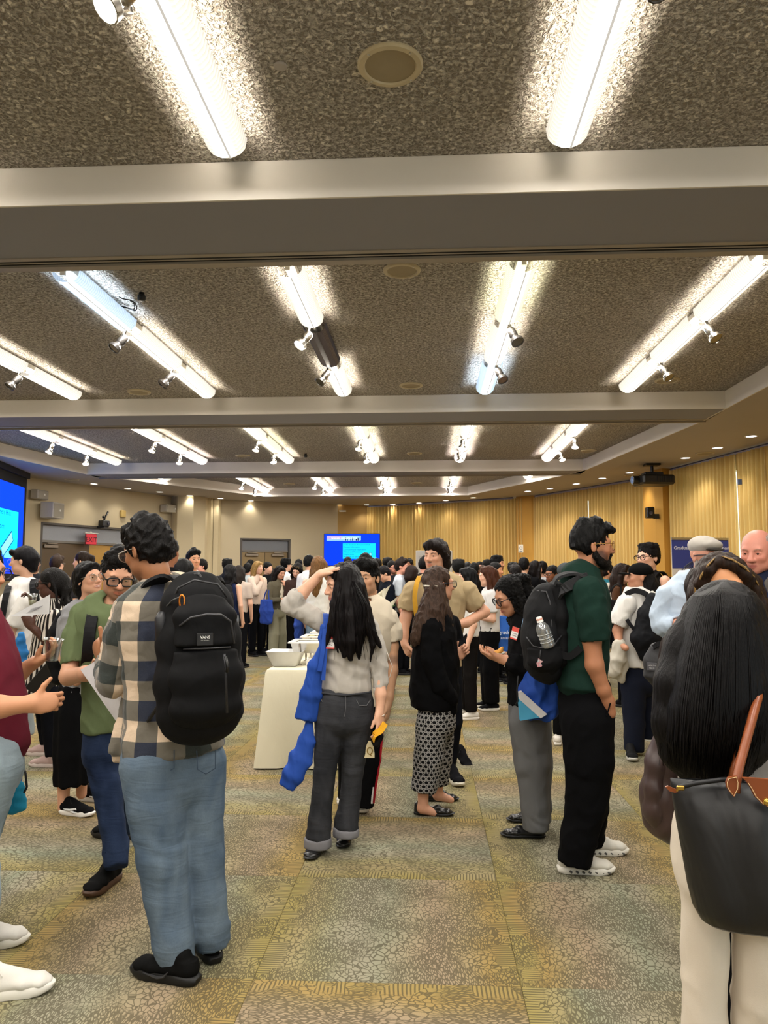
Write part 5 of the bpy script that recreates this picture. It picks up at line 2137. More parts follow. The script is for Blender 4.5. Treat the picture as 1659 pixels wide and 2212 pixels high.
f1=at_z(64,1600,0)
Fm.shoe((f1[0],f1[1]-.15),150,.28,'#c8c2b6','#ddd8cc','sneaker')
f1=at_z(46,1596,0)
Fm.shoe((f1[0]-.05,f1[1]+.05),160,.28,'#c8c2b6','#ddd8cc','sneaker')
bp2=thing('backpack','black backpack of the man in the white tee, mostly its strap','backpack',Fm.p(85,1400,.1))
band([Fm.p(84,1290,.1),Fm.p(80,1254,.0),Fm.p(74,1262,-.17),Fm.p(76,1300,-.21)],.075,.016,(1,0,0),'shoulder_strap',Mb2,bp2)
band([Fm.p(24,1276,.10),Fm.p(22,1262,.02),Fm.p(14,1282,-.2),Fm.p(2,1350,-.25)],.05,.014,(1,0,0),'shoulder_strap',Mb2,bp2)
sd=Sdf(.012,.03)
loftm(Fm,sd,[(92,1275,.06,.1,.12),(96,1340,.09,.14,.12),(92,1400,.08,.12,.12)],(1,0,0))
part_sdf(sd,'main_compartment',Mb2,bp2,.005,7,5)
# ================= woman in the middle with her hand on her head =======================
G=Person('woman in a grey top and charcoal jeans walking forward, hand on her head',4.36,735,'#dbab8e')
G.head(G.p(741,1265),.226,-66,-10,roll=5,female=True,neck=G.p(745,1335,.02),brow='#2a1d16',lips='#b5706a')
Wg=G.W
G.skin.chain([(G.p(745,1330,.02),.048),(G.p(748,1365,.02),.08),(G.p(748,1480),.09)],k=.02)
G.skin.chain([(G.p(705,1350,.02),.042),(G.p(632,1312,-.02),.040),(G.p(652,1282,-.03),.036),(G.p(692,1240,-.03),.024)],k=.018)
G.hand(G.p(692,1240,-.03),G.p(723,1226,-.055),(.35,.35,-.9),(0,-1,-.2),(.22,.25,.3,.3),(.9,.45,.1),sc=.92,wr=.023,spread=.10)
G.skin.chain([(G.p(797,1350,.02),.042),(G.p(818,1432,.02),.038),(G.p(822,1500,-.03),.030),(G.p(820,1540,-.05),.023)],k=.018)
G.hand(G.p(820,1538,-.05),G.p(821,1573,-.07),(-.75,.35,.0),(.1,-1,0),(.35,.4,.45,.5),(.85,.3,.45),sc=.92,wr=.022)
G.finish_skin()
hs=Sdf(.0055,.014)
hs.ell(Wg(0,-.014,.040),(.083,.100,.094),G.headM[1])
hs.ell(Wg(0,.095,-.02),(.075,.060,.095),G.headM[1],.01,'s')
def lock(sd,P,pts,k=.012):
 sd.chain([(P.p(a[0],a[1],a[2]),a[3])for a in pts],k=k)
for pts in([(752,1240,-.05,.050),(768,1272,-.06,.052),(784,1320,-.05,.046),(802,1365,-.06,.030),(822,1398,-.06,.010)],[(745,1242,-.075,.045),(752,1285,-.09,.052),(757,1330,-.11,.054),(758,1385,-.14,.040),(757,1424,-.15,.014)],[(738,1250,-.085,.030),(735,1290,-.105,.036),(732,1335,-.12,.036),(738,1385,-.14,.026),(744,1418,-.145,.010)],[(730,1262,-.09,.018),(722,1305,-.11,.020),(716,1350,-.125,.018),(706,1392,-.13,.008)],[(770,1262,-.02,.050),(780,1310,.0,.050),(790,1350,.0,.040),(798,1385,-.02,.016)],[(760,1260,-.08,.035),(776,1310,-.10,.040),(780,1360,-.12,.034),(775,1405,-.13,.016),(776,1424,-.13,.006)],[(765,1300,-.09,.022),(792,1350,-.10,.018),(806,1395,-.11,.012),(800,1430,-.11,.005)],[(725,1300,-.10,.016),(718,1345,-.125,.014),(724,1385,-.14,.010),(730,1410,-.14,.004)]):
 lock(hs,G,pts)
G.hair(hs,'#120d0e','long',.0055,(30,30,1.8),seed=17)
st_=MB()
rg=random.Random(8)
for i in range(70):
 x0=rg.uniform(722,800)
 x1=x0+rg.uniform(-16,26)
 yb=rg.uniform(1360,1425)
 d0_=-.10-rg.uniform(0,.03)
 st_.tube([G.p(x0*.4+745*.6,1255,d0_+.01),G.p(x0,1310,d0_-.03),G.p((x0+x1)/2,1360,d0_-.045),G.p(x1,yb,d0_-.045)],[.0022,.0022,.0018,.0008],4)
st_.build('loose_strands',hair_mat('#120d0e','long'),G.root,smooth=True)
M_hen=fabric('#b3ada5',.92,420,.08,.3)
sd=G_(G)
G.loft(sd,[(746,1330,19,.052,.02),(748,1342,52,.085,.02),(750,1368,58,.105,.01),(750,1410,51,.115,.0),(750,1450,49,.105,.0),(748,1480,53,.105,.0),(747,1492,52,.105,.0)],flat=(1,1))
sd.ell(G.p(745,1327,.01),(.05,.055,.03),None,.005,'s')
def tum(z0,z1,amp,sx=1.0,seed=2):
 def f(V):
  w=np.exp(-((V[:,2]-z0)/z1)**2)
  return amp*w*np.sin((V[:,2]+sx*.5*V[:,0])*90+2*sines(V,6,seed))
 return f
G.garment('top',sd,M_hen,.005,9,81,disp=tum(1.02,.10,.004))
sleeve(G,[(705,1352,.02,.056),(672,1330,.0,.054),(628,1308,-.02,.054),(640,1292,-.03,.052),(652,1280,-.03,.046)],M_hen,seed=82,amp=.007,fr=13)
sleeve(G,[(796,1352,.02,.055),(812,1400,.02,.053),(818,1440,.015,.050),(821,1470,0,.042),(819,1502,-.02,.036)],M_hen,seed=83,amp=.008,fr=14)
for i,py in enumerate((1382,1392,1402)):
 mb=MB()
 M=frame(G.p(736,py,-.125),(0,-1,0))
 mb.lathe([(.006,0),(.006,.003),(.001,.004)],10,M)
 mb.build('button',paint('#cfcac2',.3),G.root,ang=40)
PM=frame(G.p(713,1388,-.116),unit(np.array([-.25,-.97,.1])))
mb=MB()
mb.box((-.026,-.034,-.001),(.026,.034,.001),mat=PM)
nt=mb.build('name_tag',paint('#e9e6e4',.6),G.root)
for y0,y1 in((.019,.034),(-.034,-.026)):
 mb=MB()
 mb.box((-.026,y0,.001),(.026,y1,.0018),mat=PM)
 mb.build('red_edge',paint('#d8453e',.6),nt)
mb=MB()
mb.tube([PM@Vector((x,y,.0018))for x,y in((-.018,-.004),(-.008,.012),(.0,-.002),(.008,.010),(.017,.002))],.0013,5)
mb.tube([PM@Vector((x,y,.0018))for x,y in((-.012,-.014),(.0,-.010),(.012,-.016))],.0013,5)
mb.build('handwriting',paint('#23222a',.6),nt)
M_char=denim('#2b2c30','#4a4b4f')
sd=G_(G)
G.loft(sd,[(746,1486,57,.100,.0),(744,1520,62,.112,.0),(742,1550,63,.115,.0)],flat=(1,0))
G.limb(sd,[(712,1550,0,33),(710,1600,-.01,30),(702,1660,-.03,23.5),(697,1720,-.03,22.5),(690,1780,-.03,25),(687,1812,-.03,27.5)],k=.012,flat=(0,1))
G.limb(sd,[(772,1550,0,33),(767,1600,.02,31),(762,1660,.03,23.5),(757,1720,.05,22),(750,1765,.06,24.5),(748,1790,.06,27)],k=.012,flat=(0,1))
G.garment('jeans',sd,M_char,.003,8,84,disp=leg_folds(.12,.74,.004,9,.45))
for(pts)in([(687,1808,-.03,28.5),(686,1830,-.03,29.5)],[(748,1787,.06,28),(747,1806,.06,28.5)]):
 sd=G_(G)
 G.limb(sd,pts,flat=(1,1))
 G.garment('turned_up_cuff',sd,fabric('#77767a',.9,420,.12,.2),.002,9,85)
mb=MB()
mb.tube([G.p(x,y,-.112+abs(x-746)*.0006)for x,y in((690,1496),(718,1500),(746,1502),(775,1499),(802,1495))],.006,6,flat=((0,0,1),1.0))
mb.build('waistband',M_char,G.root,smooth=True)
mb=MB()
for pts in([(692,1508),(700,1522),(714,1524),(722,1512)],[(770,1512),(776,1524),(792,1524),(800,1512)]):
 mb.tube([G.p(x,y,-.118+abs(x-746)*.0008)for x,y in pts],.0022,5)
mb.tube([G.p(x,y,-.121)for x,y in((746,1504),(747,1528),(744,1548))],.002,5)
mb.build('pocket_seam',paint('#5f5f63',.8),G.root)
for(hx,hy),a in(((690,1836),-98),((749,1812),-92)):
 f=at_z(hx,hy,0)
 G.shoe((f[0],f[1]+.06),a,.250,'#131314','#0f0f0f','flat')
 Ps=G.last_shoe
 mb=MB()
 mb.tube([Ps(.085,-.034,.03),Ps(.09,-.02,.062),Ps(.09,.02,.062),Ps(.085,.034,.03)],.007,6)
 mb.build('shoe_strap',paint('#131314',.3),G.root,smooth=True)
 sd=Sdf(.006,.01)
 sd.ell(Ps(.10,0,.045),(.032,.03,.028))
 V,Fq=sd.mesh()
 me=mesh_np('foot',V-G.org,Fq)
 at=me.attributes.new('Col','FLOAT_COLOR','POINT')
 at.data.foreach_set('color',np.tile(np.array([*G.sc,1],F32),(len(V),1)).ravel())
 link('foot',me,skin_mat(),G.root)
mb=MB()
mb.tube([G.p(820,1546,-.05)+np.array([.026*math.cos(t),.024*math.sin(t),.004*math.cos(t)])for t in np.linspace(0,6.28,20)[:-1]],.0022,6,closed=True)
mb.build('bracelet',paint('#d9cfc0',.3),G.root,smooth=True)
tb2=thing('tote_bag','twisted royal blue tote bag swinging from the shoulder of the woman in grey','bag',G.p(640,1705,-.05))
sd=Sdf(.008,.02)
loftm(G,sd,[(700,1392,.025,.02,-.09),(683,1440,.042,.030,-.09),(672,1500,.058,.035,-.08),(660,1555,.062,.03,-.07)],unit(np.array([1,.2,.1])),flat=(0,1))
loftm(G,sd,[(690,1380,.016,.012,-.09),(700,1355,.014,.010,-.085),(704,1338,.014,.010,-.05)],(1,0,0))
part_sdf(sd,'bag_top',M_royal,tb2,.006,(11,11,3),3)
sd=Sdf(.008,.02)
loftm(G,sd,[(668,1560,.020,.02,-.06),(664,1600,.045,.025,-.06),(650,1640,.062,.03,-.07),(632,1675,.055,.03,-.08),(618,1702,.050,.022,-.08)],unit(np.array([.93,0,-.36])),flat=(0,1))
part_sdf(sd,'bag_bottom',M_royal,tb2,.005,(11,11,4),8)
band([G.p(704,1334,.05),G.p(702,1326,-.02),G.p(703,1345,-.085),G.p(698,1400,-.12),G.p(690,1450,-.125)],.024,.006,(1,0,0),'handle',M_royal,tb2)
band([G.p(708,1334,.05),G.p(707,1327,-.02),G.p(708,1345,-.08),G.p(704,1390,-.11),G.p(698,1470,-.12)],.022,.006,(1,0,0),'handle',M_royal,tb2)
sc_=thing('folded_pouch','yellow lined dark pouch in the lowered hand of the woman in grey','pouch',G.p(815,1620,-.06))
sd=Sdf(.006,.01)
loftm(G,sd,[(822,1590,.018,.022,-.07),(813,1608,.016,.030,-.07),(806,1600,.012,.02,-.07)],(1,0,0))
part_sdf(sd,'pouch_body',fabric('#1a1717',.7),sc_,.003)
band([G.p(832,1562,-.075),G.p(822,1578,-.10),G.p(810,1586,-.11),G.p(806,1600,-.10)],.034,.006,(0,.3,1),'yellow_lining',fabric('#e2a62c',.8),sc_)
lb_=thing('label_card','cream tag with a ring emblem hanging below the hand of the woman in grey','tag',G.p(798,1636,-.04))
mb=MB()
PM=frame(G.p(798,1620,-.04),(0,-1,.05))
mb.add([PM@Vector(p)for p in((-.028,-.042,0),(.028,-.042,0),(.028,-.02,0),(.022,.02,0),(.010,.048,0),(-.006,.048,0),(-.020,.015,0),(-.022,-.02,0),(-.028,-.042,-.006),(.028,-.042,-.006),(.028,-.02,-.006),(.022,.02,-.006),(.010,.048,-.006),(-.006,.048,-.006),(-.020,.015,-.006),(-.022,-.02,-.006))],[(0,1,2,3,4,5,6,7),(15,14,13,12,11,10,9,8)]+[(i,i+8,(i+1)%8+8,(i+1)%8)for i in range(8)])
mb.build('tag_card',paint('#cdbf98',.7),lb_)
mb=MB()
mb.tube([PM@Vector((.002+.014*math.cos(t),-.004+.018*math.sin(t),.002))for t in np.linspace(0,6.28,20)[:-1]],.0025,6,closed=True)
mb.tube([PM@Vector((.004,-.024,.002)),PM@Vector((.012,-.030,.002))],.002,5)
mb.build('ring_emblem',paint('#8a6a1f',.5),lb_)
# ================= man in the cream tee behind her ====================================
H=Person('young man with wavy black hair in a cream tee and black track pants',5.05,795,'#c79a78')
H.head(H.p(791,1250),.236,-16,-3,roll=-2,neck=H.p(797,1312,.03),brow='#120e0c',beard=('#3a2a22',.32),lips='#b27468')
Wh=H.W
H.skin.chain([(H.p(797,1312,.03),.054),(H.p(795,1345,.03),.09),(H.p(785,1520),.10)],k=.02)
H.skin.chain([(H.p(842,1350,.03),.046),(H.p(846,1395,.03),.044),(H.p(846,1450,.0),.040),(H.p(840,1505,-.04),.030),(H.p(838,1522,-.05),.026)],k=.02)
H.hand(H.p(838,1522,-.05),H.p(836,1552,-.06),(-.8,.2,0),(-.2,-1,0),(.5,.55,.6,.6),sc=.98)
H.skin.chain([(H.p(752,1350,.03),.046),(H.p(746,1440,.03),.040),(H.p(748,1520,.0),.030)],k=.02)
H.paint(H.p(848,1425,0),(.05,.06,.03),np.eye(3),lin('#54463f'),.5,.6)
H.finish_skin()
hs=Sdf(.006)
H.cap_hair(hs,top=.024,vol=1.06,hairline=.050)
for(x,y,z,r)in((0,.055,.105,.036),(.04,.05,.095,.034),(-.04,.055,.095,.034),(.0,.0,.128,.04),(.06,.02,.09,.03),(-.06,.02,.09,.03),(.03,.08,.08,.02),(-.035,.078,.08,.022)):
 hs.ell(Wh(x,y,z),r,None,.012)
H.hair(hs,'#0f0d0d','curly',.006,(30,30,30),seed=18)
M_crm=fabric('#cfc3ae',.92,420,.07,.3)
sd=G_(H)
H.loft(sd,[(797,1305,20,.06,.03),(797,1318,50,.11,.03),(797,1340,62,.14,.03),(792,1390,54,.145,.02),(786,1450,48,.14,.0),(784,1520,48,.14,.0)],flat=(1,1))
sd.ell(H.p(796,1300),(.055,.06,.03),None,.005,'s')
H.garment('tee_shirt',sd,M_crm,.006,8,91)
sleeve(H,[(838,1338,.03,.072),(846,1362,.03,.070),(848,1386,.03,.068)],M_crm,seed=92)
sleeve(H,[(756,1338,.03,.072),(747,1386,.03,.068)],M_crm,seed=93)
mb=MB()
mb.tube([H.p(798,1304,.01)+np.array([.058*math.cos(t),.06*math.sin(t),.012*math.sin(t)])for t in np.linspace(0,6.28,20)[:-1]],.0022,5,closed=True)
mb.build('chain_necklace',metal('#c9a85a',.3),H.root,smooth=True)
M_trk=fabric('#121214',.85,420,.2,.3)
sd=G_(H)
H.loft(sd,[(784,1505,46,.13,.0),(783,1550,47,.13,.0)],flat=(1,0))
H.limb(sd,[(765,1560,0,30),(757,1640,.03,26),(752,1725,.05,22)],k=.015,flat=(0,1))
H.limb(sd,[(800,1560,0,28),(798,1640,-.02,24),(790,1700,-.02,21),(787,1742,-.02,20)],k=.015,flat=(0,1))
H.garment('track_pants',sd,M_trk,.004,8,94)
band([H.p(829,1545,-.02),H.p(824,1600,-.04),H.p(820,1640,-.05),H.p(811,1700,-.05),H.p(806,1735,-.05)],.018,.006,(1,-.6,0),'red_stripe',fabric('#a8202c',.8),H.root)
band([H.p(806,1700,-.065),H.p(803,1736,-.065)],.010,.006,(1,-.6,0),'white_stripe',fabric('#d8d4d0',.8),H.root)
f=at_z(786,1745,0)
H.shoe((f[0],f[1]+.12),-92,.285,'#d8d4cc','#e0dcd4','sneaker')
f=at_z(752,1730,0)
H.shoe((f[0],f[1]+.12),-95,.285,'#d8d4cc','#e0dcd4','sneaker')
mb=MB()
mb.tube([H.p(835,1405,-.12),H.p(842,1425,-.16),H.p(848,1440,-.16),H.p(842,1462,-.17),H.p(836,1468,-.16),H.p(836,1455,-.15)],.0022,5)
ec=mb.build('earphone_cord',paint('#d5d0c6',.5),None,smooth=True)
tag(ec,'thin pale earphone cord dangling beside the cream tee','cord')
# ================= older woman in the black cardigan ===================================
I_=Person('older woman with long wavy dark hair in a black cardigan and patterned cropped trousers',5.1,945,'#cf9c80')
I_.head(I_.p(948,1264),.226,118,2,female=True,neck=I_.p(938,1325,.0),brow='#2a1d16')
Wi=I_.W
I_.skin.chain([(I_.p(938,1322,0),.048),(I_.p(940,1360,0),.08),(I_.p(942,1500),.10)],k=.02)
I_.skin.chain([(I_.p(975,1345,.14),.042),(I_.p(985,1400,.14),.036),(I_.p(985,1420,.0),.028)],k=.02)
I_.hand(I_.p(985,1420,-.02),I_.p(997,1409,-.02),(.1,-.9,0),(0,0,1),(1.0,1.05,1.1,1.1),sc=.92)
I_.skin.chain([(I_.p(942,1500),.10),(I_.p(922,1620,-.06),.055),(I_.p(914,1700,-.06),.036),(I_.p(914,1745,-.06),.033)],k=.02)
I_.skin.chain([(I_.p(942,1500),.10),(I_.p(948,1620,.10),.055),(I_.p(946,1680,.12),.036),(I_.p(946,1716,.14),.033)],k=.02)
for px,py,dy in((918,1742,-.06),(952,1714,.14)):
 I_.skin.seg(I_.p(px-6,py+4,dy),I_.p(px+22,py+14,dy),.034,.022,None,.015)
I_.finish_skin()
hs=Sdf(.006,.014)
hs.ell(Wi(0,-.016,.036),(.084,.102,.090),I_.headM[1])
hs.ell(Wi(0,.085,-.02),(.085,.062,.10),I_.headM[1],.01,'s')
for sx in(-1,1):
 hs.ell(Wi(sx*.088,.0,-.012),(.022,.028,.034),I_.headM[1],.006,'s')
for pts in([(938,1268,-.07,.055),(930,1310,-.10,.062),(918,1345,-.12,.062),(902,1378,-.13,.040),(895,1390,-.13,.02)],[(945,1275,-.08,.05),(944,1320,-.12,.058),(944,1360,-.14,.050),(948,1395,-.14,.024)],[(952,1285,-.05,.035),(962,1325,-.07,.040),(966,1360,-.08,.036),(968,1390,-.09,.016)],[(930,1290,-.05,.05),(912,1340,-.08,.05),(898,1372,-.1,.034),(890,1388,-.1,.014)]):
 lock(hs,I_,pts)
I_.hair(hs,'#4a382e','long',.009,(18,18,9),seed=19,var=.6)
mb=MB()
mb.box((-.048,-.007,-.004),(.048,.007,.004),mat=frame(I_.p(930,1266,-.115),(-.2,-.97,.1))@Matrix.Rotation(-.05,4,'Z'),bev=.003)
mb.build('hair_clip',metal('#b9b2a6',.25),I_.root)
I_.glasses('#20242e',rim=.0034,w=.028,hgt=.021,round_=False)
mb=MB()
mb.lathe([(.001,-.007),(.006,-.004),(.007,0),(.006,.004),(.001,.007)],10,Matrix.Translation(Vector(Wi(.080,-.004,-.045))))
mb.build('earring',paint('#e6ded0',.2),I_.root,smooth=True)
M_card=fabric('#131315',.92,300,.2,.35,.12)
sd=G_(I_)
I_.loft(sd,[(938,1322,20,.06,.0),(938,1342,42,.17,.0),(940,1375,46,.20,.0),(940,1430,50,.19,.0),(938,1490,52,.18,.0),(936,1528,46,.18,.0)],flat=(1,1))
sd.seg(I_.p(960,1480,-.02),I_.p(972,1530,-.05),(.08,.10),(.05,.06),None,.02)
I_.garment('cardigan',sd,M_card,.007,8,101)
sleeve(I_,[(934,1356,-.14,.074),(932,1420,-.17,.068),(950,1478,-.16,.060),(974,1508,-.12,.048)],M_card,flat=(0,0),seed=102,amp=.007,hollow=False,fr=12)
sleeve(I_,[(972,1350,.14,.070),(986,1390,.13,.060),(987,1412,.02,.045)],M_card,seed=103)
def rings():
 t=NT('ring_print_cloth')
 a=t.n('ShaderNodeAttribute',attribute_name='pat')
 sp=t.n('ShaderNodeSeparateXYZ')
 t.l(a.outputs['Vector'],sp.inputs[0])
 per=1/.030
 def cell(off):
  u=t.math('SUBTRACT',t.math('FRACT',t.math('ADD',t.math('MULTIPLY',sp.outputs[0],per),off)),.5)
  v=t.math('SUBTRACT',t.math('FRACT',t.math('ADD',t.math('MULTIPLY',sp.outputs[1],per*.6),off)),.5)
  v=t.math('MULTIPLY',v,1.667)
  r=t.math('SQRT',t.math('ADD',t.math('MULTIPLY',u,u),t.math('MULTIPLY',v,v)))
  return t.math('LESS_THAN',t.math('ABSOLUTE',t.math('SUBTRACT',r,.40)),.085)
 k=t.math('MAXIMUM',cell(0.0),cell(.5))
 t.bsdf(t.mix(k,lin('#141416'),lin('#9c9a98')),.9,spec=.1)
 return t.m
sd=G_(I_)
I_.loft(sd,[(944,1505,40,.16,.0),(944,1560,40,.165,.0)],flat=(1,0))
I_.limb(sd,[(934,1560,-.06,34),(926,1640,-.06,31),(916,1708,-.06,27)],k=.015,flat=(0,1))
I_.limb(sd,[(950,1560,.09,32),(950,1630,.11,27),(946,1692,.13,22)],k=.015,flat=(0,1))
I_.garment('cropped_trousers',sd,rings(),.005,8,104,disp=leg_folds(.2,.78,.004,8),attr={'pat':lambda V:np.stack([np.arctan2(V[:,1]-np.where(V[:,1]>5.12,5.22,5.04),V[:,0]-I_.p(932,1600)[0])*.085,V[:,2],V[:,0]*0],1)})
f=at_z(894,1760,0)
I_.shoe((f[0]+.0,f[1]+.02),-6,.265,'#151515','#0d0d0d','loafer')
f=at_z(926,1732,0)
I_.shoe((f[0]-.05,f[1]+.03),3,.262,'#151515','#0d0d0d','loafer')
# ================= man in the tan shirt ===============================================
J=Person('tall man with a dark mullet and moustache in a tan short-sleeved shirt, hand on hip',6.0,945,'#cd9c80')
J.head(J.p(942,1203),.238,-34,0,roll=2,neck=J.p(950,1256,.03),brow='#1c1410',beard=('#3a2a22',.12))
Wj=J.W
J.paint(Wj(0,.098,-.044),np.array((.026,.02,.0065)),J.headM[1],lin('#2c1f18'),.4,.8)
J.skin.chain([(J.p(950,1254,.03),.056),(J.p(950,1290,.03),.09),(J.p(948,1400),.10)],k=.02)
J.skin.chain([(J.p(890,1285,.02),.048),(J.p(876,1335,.02),.044),(J.p(872,1372,-.02),.036),(J.p(874,1392,-.04),.029)],k=.02)
J.hand(J.p(874,1390,-.04),J.p(880,1410,-.05),(.7,.4,0),(0,-1,0),(.8,.9,.9,.9),sc=1.0)
J.skin.chain([(J.p(1012,1285,.02),.048),(J.p(1046,1322,.05),.042),(J.p(1008,1345,-.08),.035),(J.p(980,1350,-.13),.028)],k=.02)
J.hand(J.p(982,1350,-.13),J.p(962,1358,-.14),(0,.9,.3),(0,0,1),(.5,.5,.5,.5),sc=1.0)
J.finish_skin()
hs=Sdf(.007)
J.cap_hair(hs,top=.020,vol=1.06,hairline=.048)
hs.chain([(Wj(.05,.06,.085),.03),(Wj(.0,.075,.095),.03),(Wj(-.05,.06,.085),.03)],k=.02)
hs.chain([(Wj(0,-.07,.02),.075),(Wj(0,-.085,-.05),.065),(Wj(0,-.075,-.12),.055),(Wj(0,-.07,-.16),.03)],k=.02)
hs.chain([(Wj(-.07,.03,.06),.03),(Wj(-.085,-.01,.0),.02),(Wj(-.075,-.04,-.06),.03)],k=.02)
J.hair(hs,'#1f1613','short',.008,(18,18,10),seed=20)
M_tan=fabric('#a3906f',.92,420,.08,.3)
sd=G_(J)
J.loft(sd,[(950,1250,18,.06,.03),(950,1262,52,.11,.03),(950,1285,62,.145,.02),(950,1330,52,.145,.0),(950,1400,46,.14,.0),(950,1440,46,.14,.0)],flat=(1,1))
J.garment('shirt',sd,M_tan,.006,8,111)
for pts in([(893,1278,.02,.085),(884,1300,.02,.082),(880,1318,.02,.078)],[(1008,1278,.02,.085),(1022,1300,.03,.080),(1031,1312,.04,.076)]):
 sleeve(J,pts,M_tan,seed=112+pts[0][0],amp=.006)
for sx,a,b_,c_2 in((-1,(938,1256),(921,1268),(934,1276)),(1,(962,1256),(982,1262),(972,1272))):
 mb=MB()
 th=np.array([0,-.012,0])
 q=[J.p(a[0],a[1],-.05),J.p(b_[0],b_[1],-.115),J.p(c_2[0],c_2[1],-.13),J.p(950+sx*5,1266,-.12)]
 mb.add(q+[x+th for x in q],[(0,1,2,3),(7,6,5,4),(0,4,5,1),(1,5,6,2),(2,6,7,3),(3,7,4,0)])
 mb.build('collar_flap',M_tan,J.root)
band([J.p(905,1248,.08),J.p(906,1246,.0),J.p(900,1262,-.11),J.p(896,1290,-.145),J.p(900,1330,-.15),J.p(908,1365,-.12)],.035,.010,(1,0,0),'yellow_strap',fabric('#b98a2c',.8),J.root)
M_nav=fabric('#15171e',.9,420,.2,.3)
sd=G_(J)
J.loft(sd,[(950,1425,46,.135,.0),(952,1470,46,.135,.0)],flat=(1,0))
J.limb(sd,[(935,1480,.0,30),(938,1580,.0,24),(940,1650,.0,18)],k=.015,flat=(0,1))
J.limb(sd,[(970,1480,.0,28),(978,1560,-.03,20),(972,1620,.0,17),(968,1668,-.05,15)],k=.015,flat=(0,1))
J.garment('trousers',sd,M_nav,.005,8,113)
f=at_z(972,1690,0)
J.shoe((f[0],f[1]+.12),-75,.29,'#16161a','#c9c2b2','sneaker')
f=at_z(994,1660,0)
J.shoe((f[0]-.04,f[1]+.32),-60,.29,'#16161a','#c9bda4','sneaker',lift=.06,pitch=28)
def whiskers(sd,W,r):
 0
 for sx in(-1,1):
  sd.chain([(W(sx*.064,-.004,-.020),r*.45),(W(sx*.062,.002,-.052),r*.75),(W(sx*.050,.030,-.080),r),(W(sx*.026,.058,-.096),r*1.1),(W(0,.070,-.098),r*1.25)],k=.02)
  sd.chain([(W(sx*.004,.100,-.043),r*.36),(W(sx*.020,.092,-.047),r*.36),(W(sx*.028,.080,-.062),r*.40),(W(sx*.022,.074,-.082),r*.6)],k=.006)
 sd.ell(W(0,.084,-.082),(r*.8,r*.55,r*.45),None,.01)
# ================= man in the dark green tee ==========================================
L=Person('tall bearded man in a dark green tee, black trousers and chunky white sneakers, in profile',4.2,1265,'#a87353')
L.head(L.p(1279,1181),.238,93,0,neck=L.p(1256,1240,.0),brow='#0e0b0a',beard=('#15100e',.9),lips='#8f574a',nose=1.1)
Wl=L.W
L.skin.chain([(L.p(1256,1240),.058),(L.p(1250,1290),.09),(L.p(1250,1470),.10)],k=.02)
L.skin.chain([(L.p(1276,1290,-.17),.05),(L.p(1278,1382,-.19),.046),(L.p(1284,1436,-.19),.045),(L.p(1303,1490,-.17),.034),(L.p(1314,1515,-.15),.030),(L.p(1318,1540,-.14),.030)],k=.02)
L.skin.chain([(L.p(1262,1290,.17),.05),(L.p(1275,1430,.19),.042),(L.p(1300,1500,.16),.032)],k=.02)
L.finish_skin()
hs=Sdf(.0052)
L.cap_hair(hs,top=.022,vol=1.02,hairline=.052)
for(x,y,z,r)in((0,.07,.100,.034),(.03,.085,.092,.024),(-.03,.085,.092,.024),(0,.098,.088,.020),(0,.112,.086,.012),(.0,.02,.125,.04),(0,-.04,.12,.04)):
 hs.ell(Wl(x,y,z),r,None,.012)
hs.ell(Wl(0,-.10,-.06),(.09,.06,.05),L.headM[1],.02,'s')
L.hair(hs,'#0b0a0a','short',.006,(26,26,12),seed=22)
bs=Sdf(.0052,.012)
whiskers(bs,Wl,.020)
L.hair(bs,'#14100e','curly',.003,(60,60,60),seed=23,name='beard')
L.glasses('#bf9a55',rim=.0018,w=.027,hgt=.024,label='thin round gold glasses')
M_grn=fabric('#152b24',.92,420,.15,.3)
sd=G_(L)
L.loft(sd,[(1256,1238,24,.07,0),(1254,1252,44,.13,0),(1258,1285,54,.19,0),(1260,1350,55,.20,0),(1258,1420,52,.185,0),(1256,1470,50,.18,0),(1256,1482,51,.18,0)],flat=(1,1))
sd.ell(L.p(1260,1232),(.065,.07,.035),None,.005,'s')
L.garment('tee_shirt',sd,M_grn,.006,7,121)
mb=MB()
mb.tube([L.p(1257,1240)+np.array([.064*math.cos(t),.070*math.sin(t),-.014*math.cos(t)])for t in np.linspace(0,6.28,25)[:-1]],.0065,6,closed=True)
mb.build('collar',M_grn,L.root,smooth=True)
sleeve(L,[(1272,1280,-.17,.085),(1280,1330,-.19,.083),(1286,1384,-.19,.074)],M_grn,seed=122,amp=.006)
sleeve(L,[(1262,1280,.16,.082),(1270,1384,.19,.072)],M_grn,seed=123,amp=.006)
M_bt=fabric('#101012',.9,420,.2,.35)
sd=G_(L)
L.loft(sd,[(1262,1470,50,.165,0),(1266,1520,56,.175,0),(1268,1560,56,.175,0)],flat=(1,0))
L.limb(sd,[(1268,1560,-.09,54),(1272,1640,-.10,50),(1266,1740,-.10,42),(1250,1810,-.11,36),(1240,1866,-.11,34)],k=.02,flat=(0,1))
L.limb(sd,[(1272,1560,.09,48),(1282,1640,.12,40),(1282,1740,.18,30),(1278,1822,.22,26)],k=.02,flat=(0,1))
L.garment('trousers',sd,M_bt,.005,7,124,disp=leg_folds(.12,.78,.006,4))
mb=MB()
mb.tube([L.p(1322,1500,-.14),L.p(1318,1520,-.185),L.p(1310,1548,-.19)],.004,5)
mb.build('pocket_edge',M_bt,L.root)
def chunky(P,heel,ang,Ln):
 o=P.shoe(heel,ang,Ln,'#c9c5ba','#dedad0','runner',extra='#b9b5aa')
 Ps=P.last_shoe
 for i in range(7):
  mb=MB()
  x=.055+i*.030
  mb.tube([Ps(x,-.0395,.018),Ps(x+.012,-.041,.011)],.0055,6)
  mb.build('sole_slot',paint('#4b4a47',.6),o)
 return o
f=at_z(1206,1890,0)
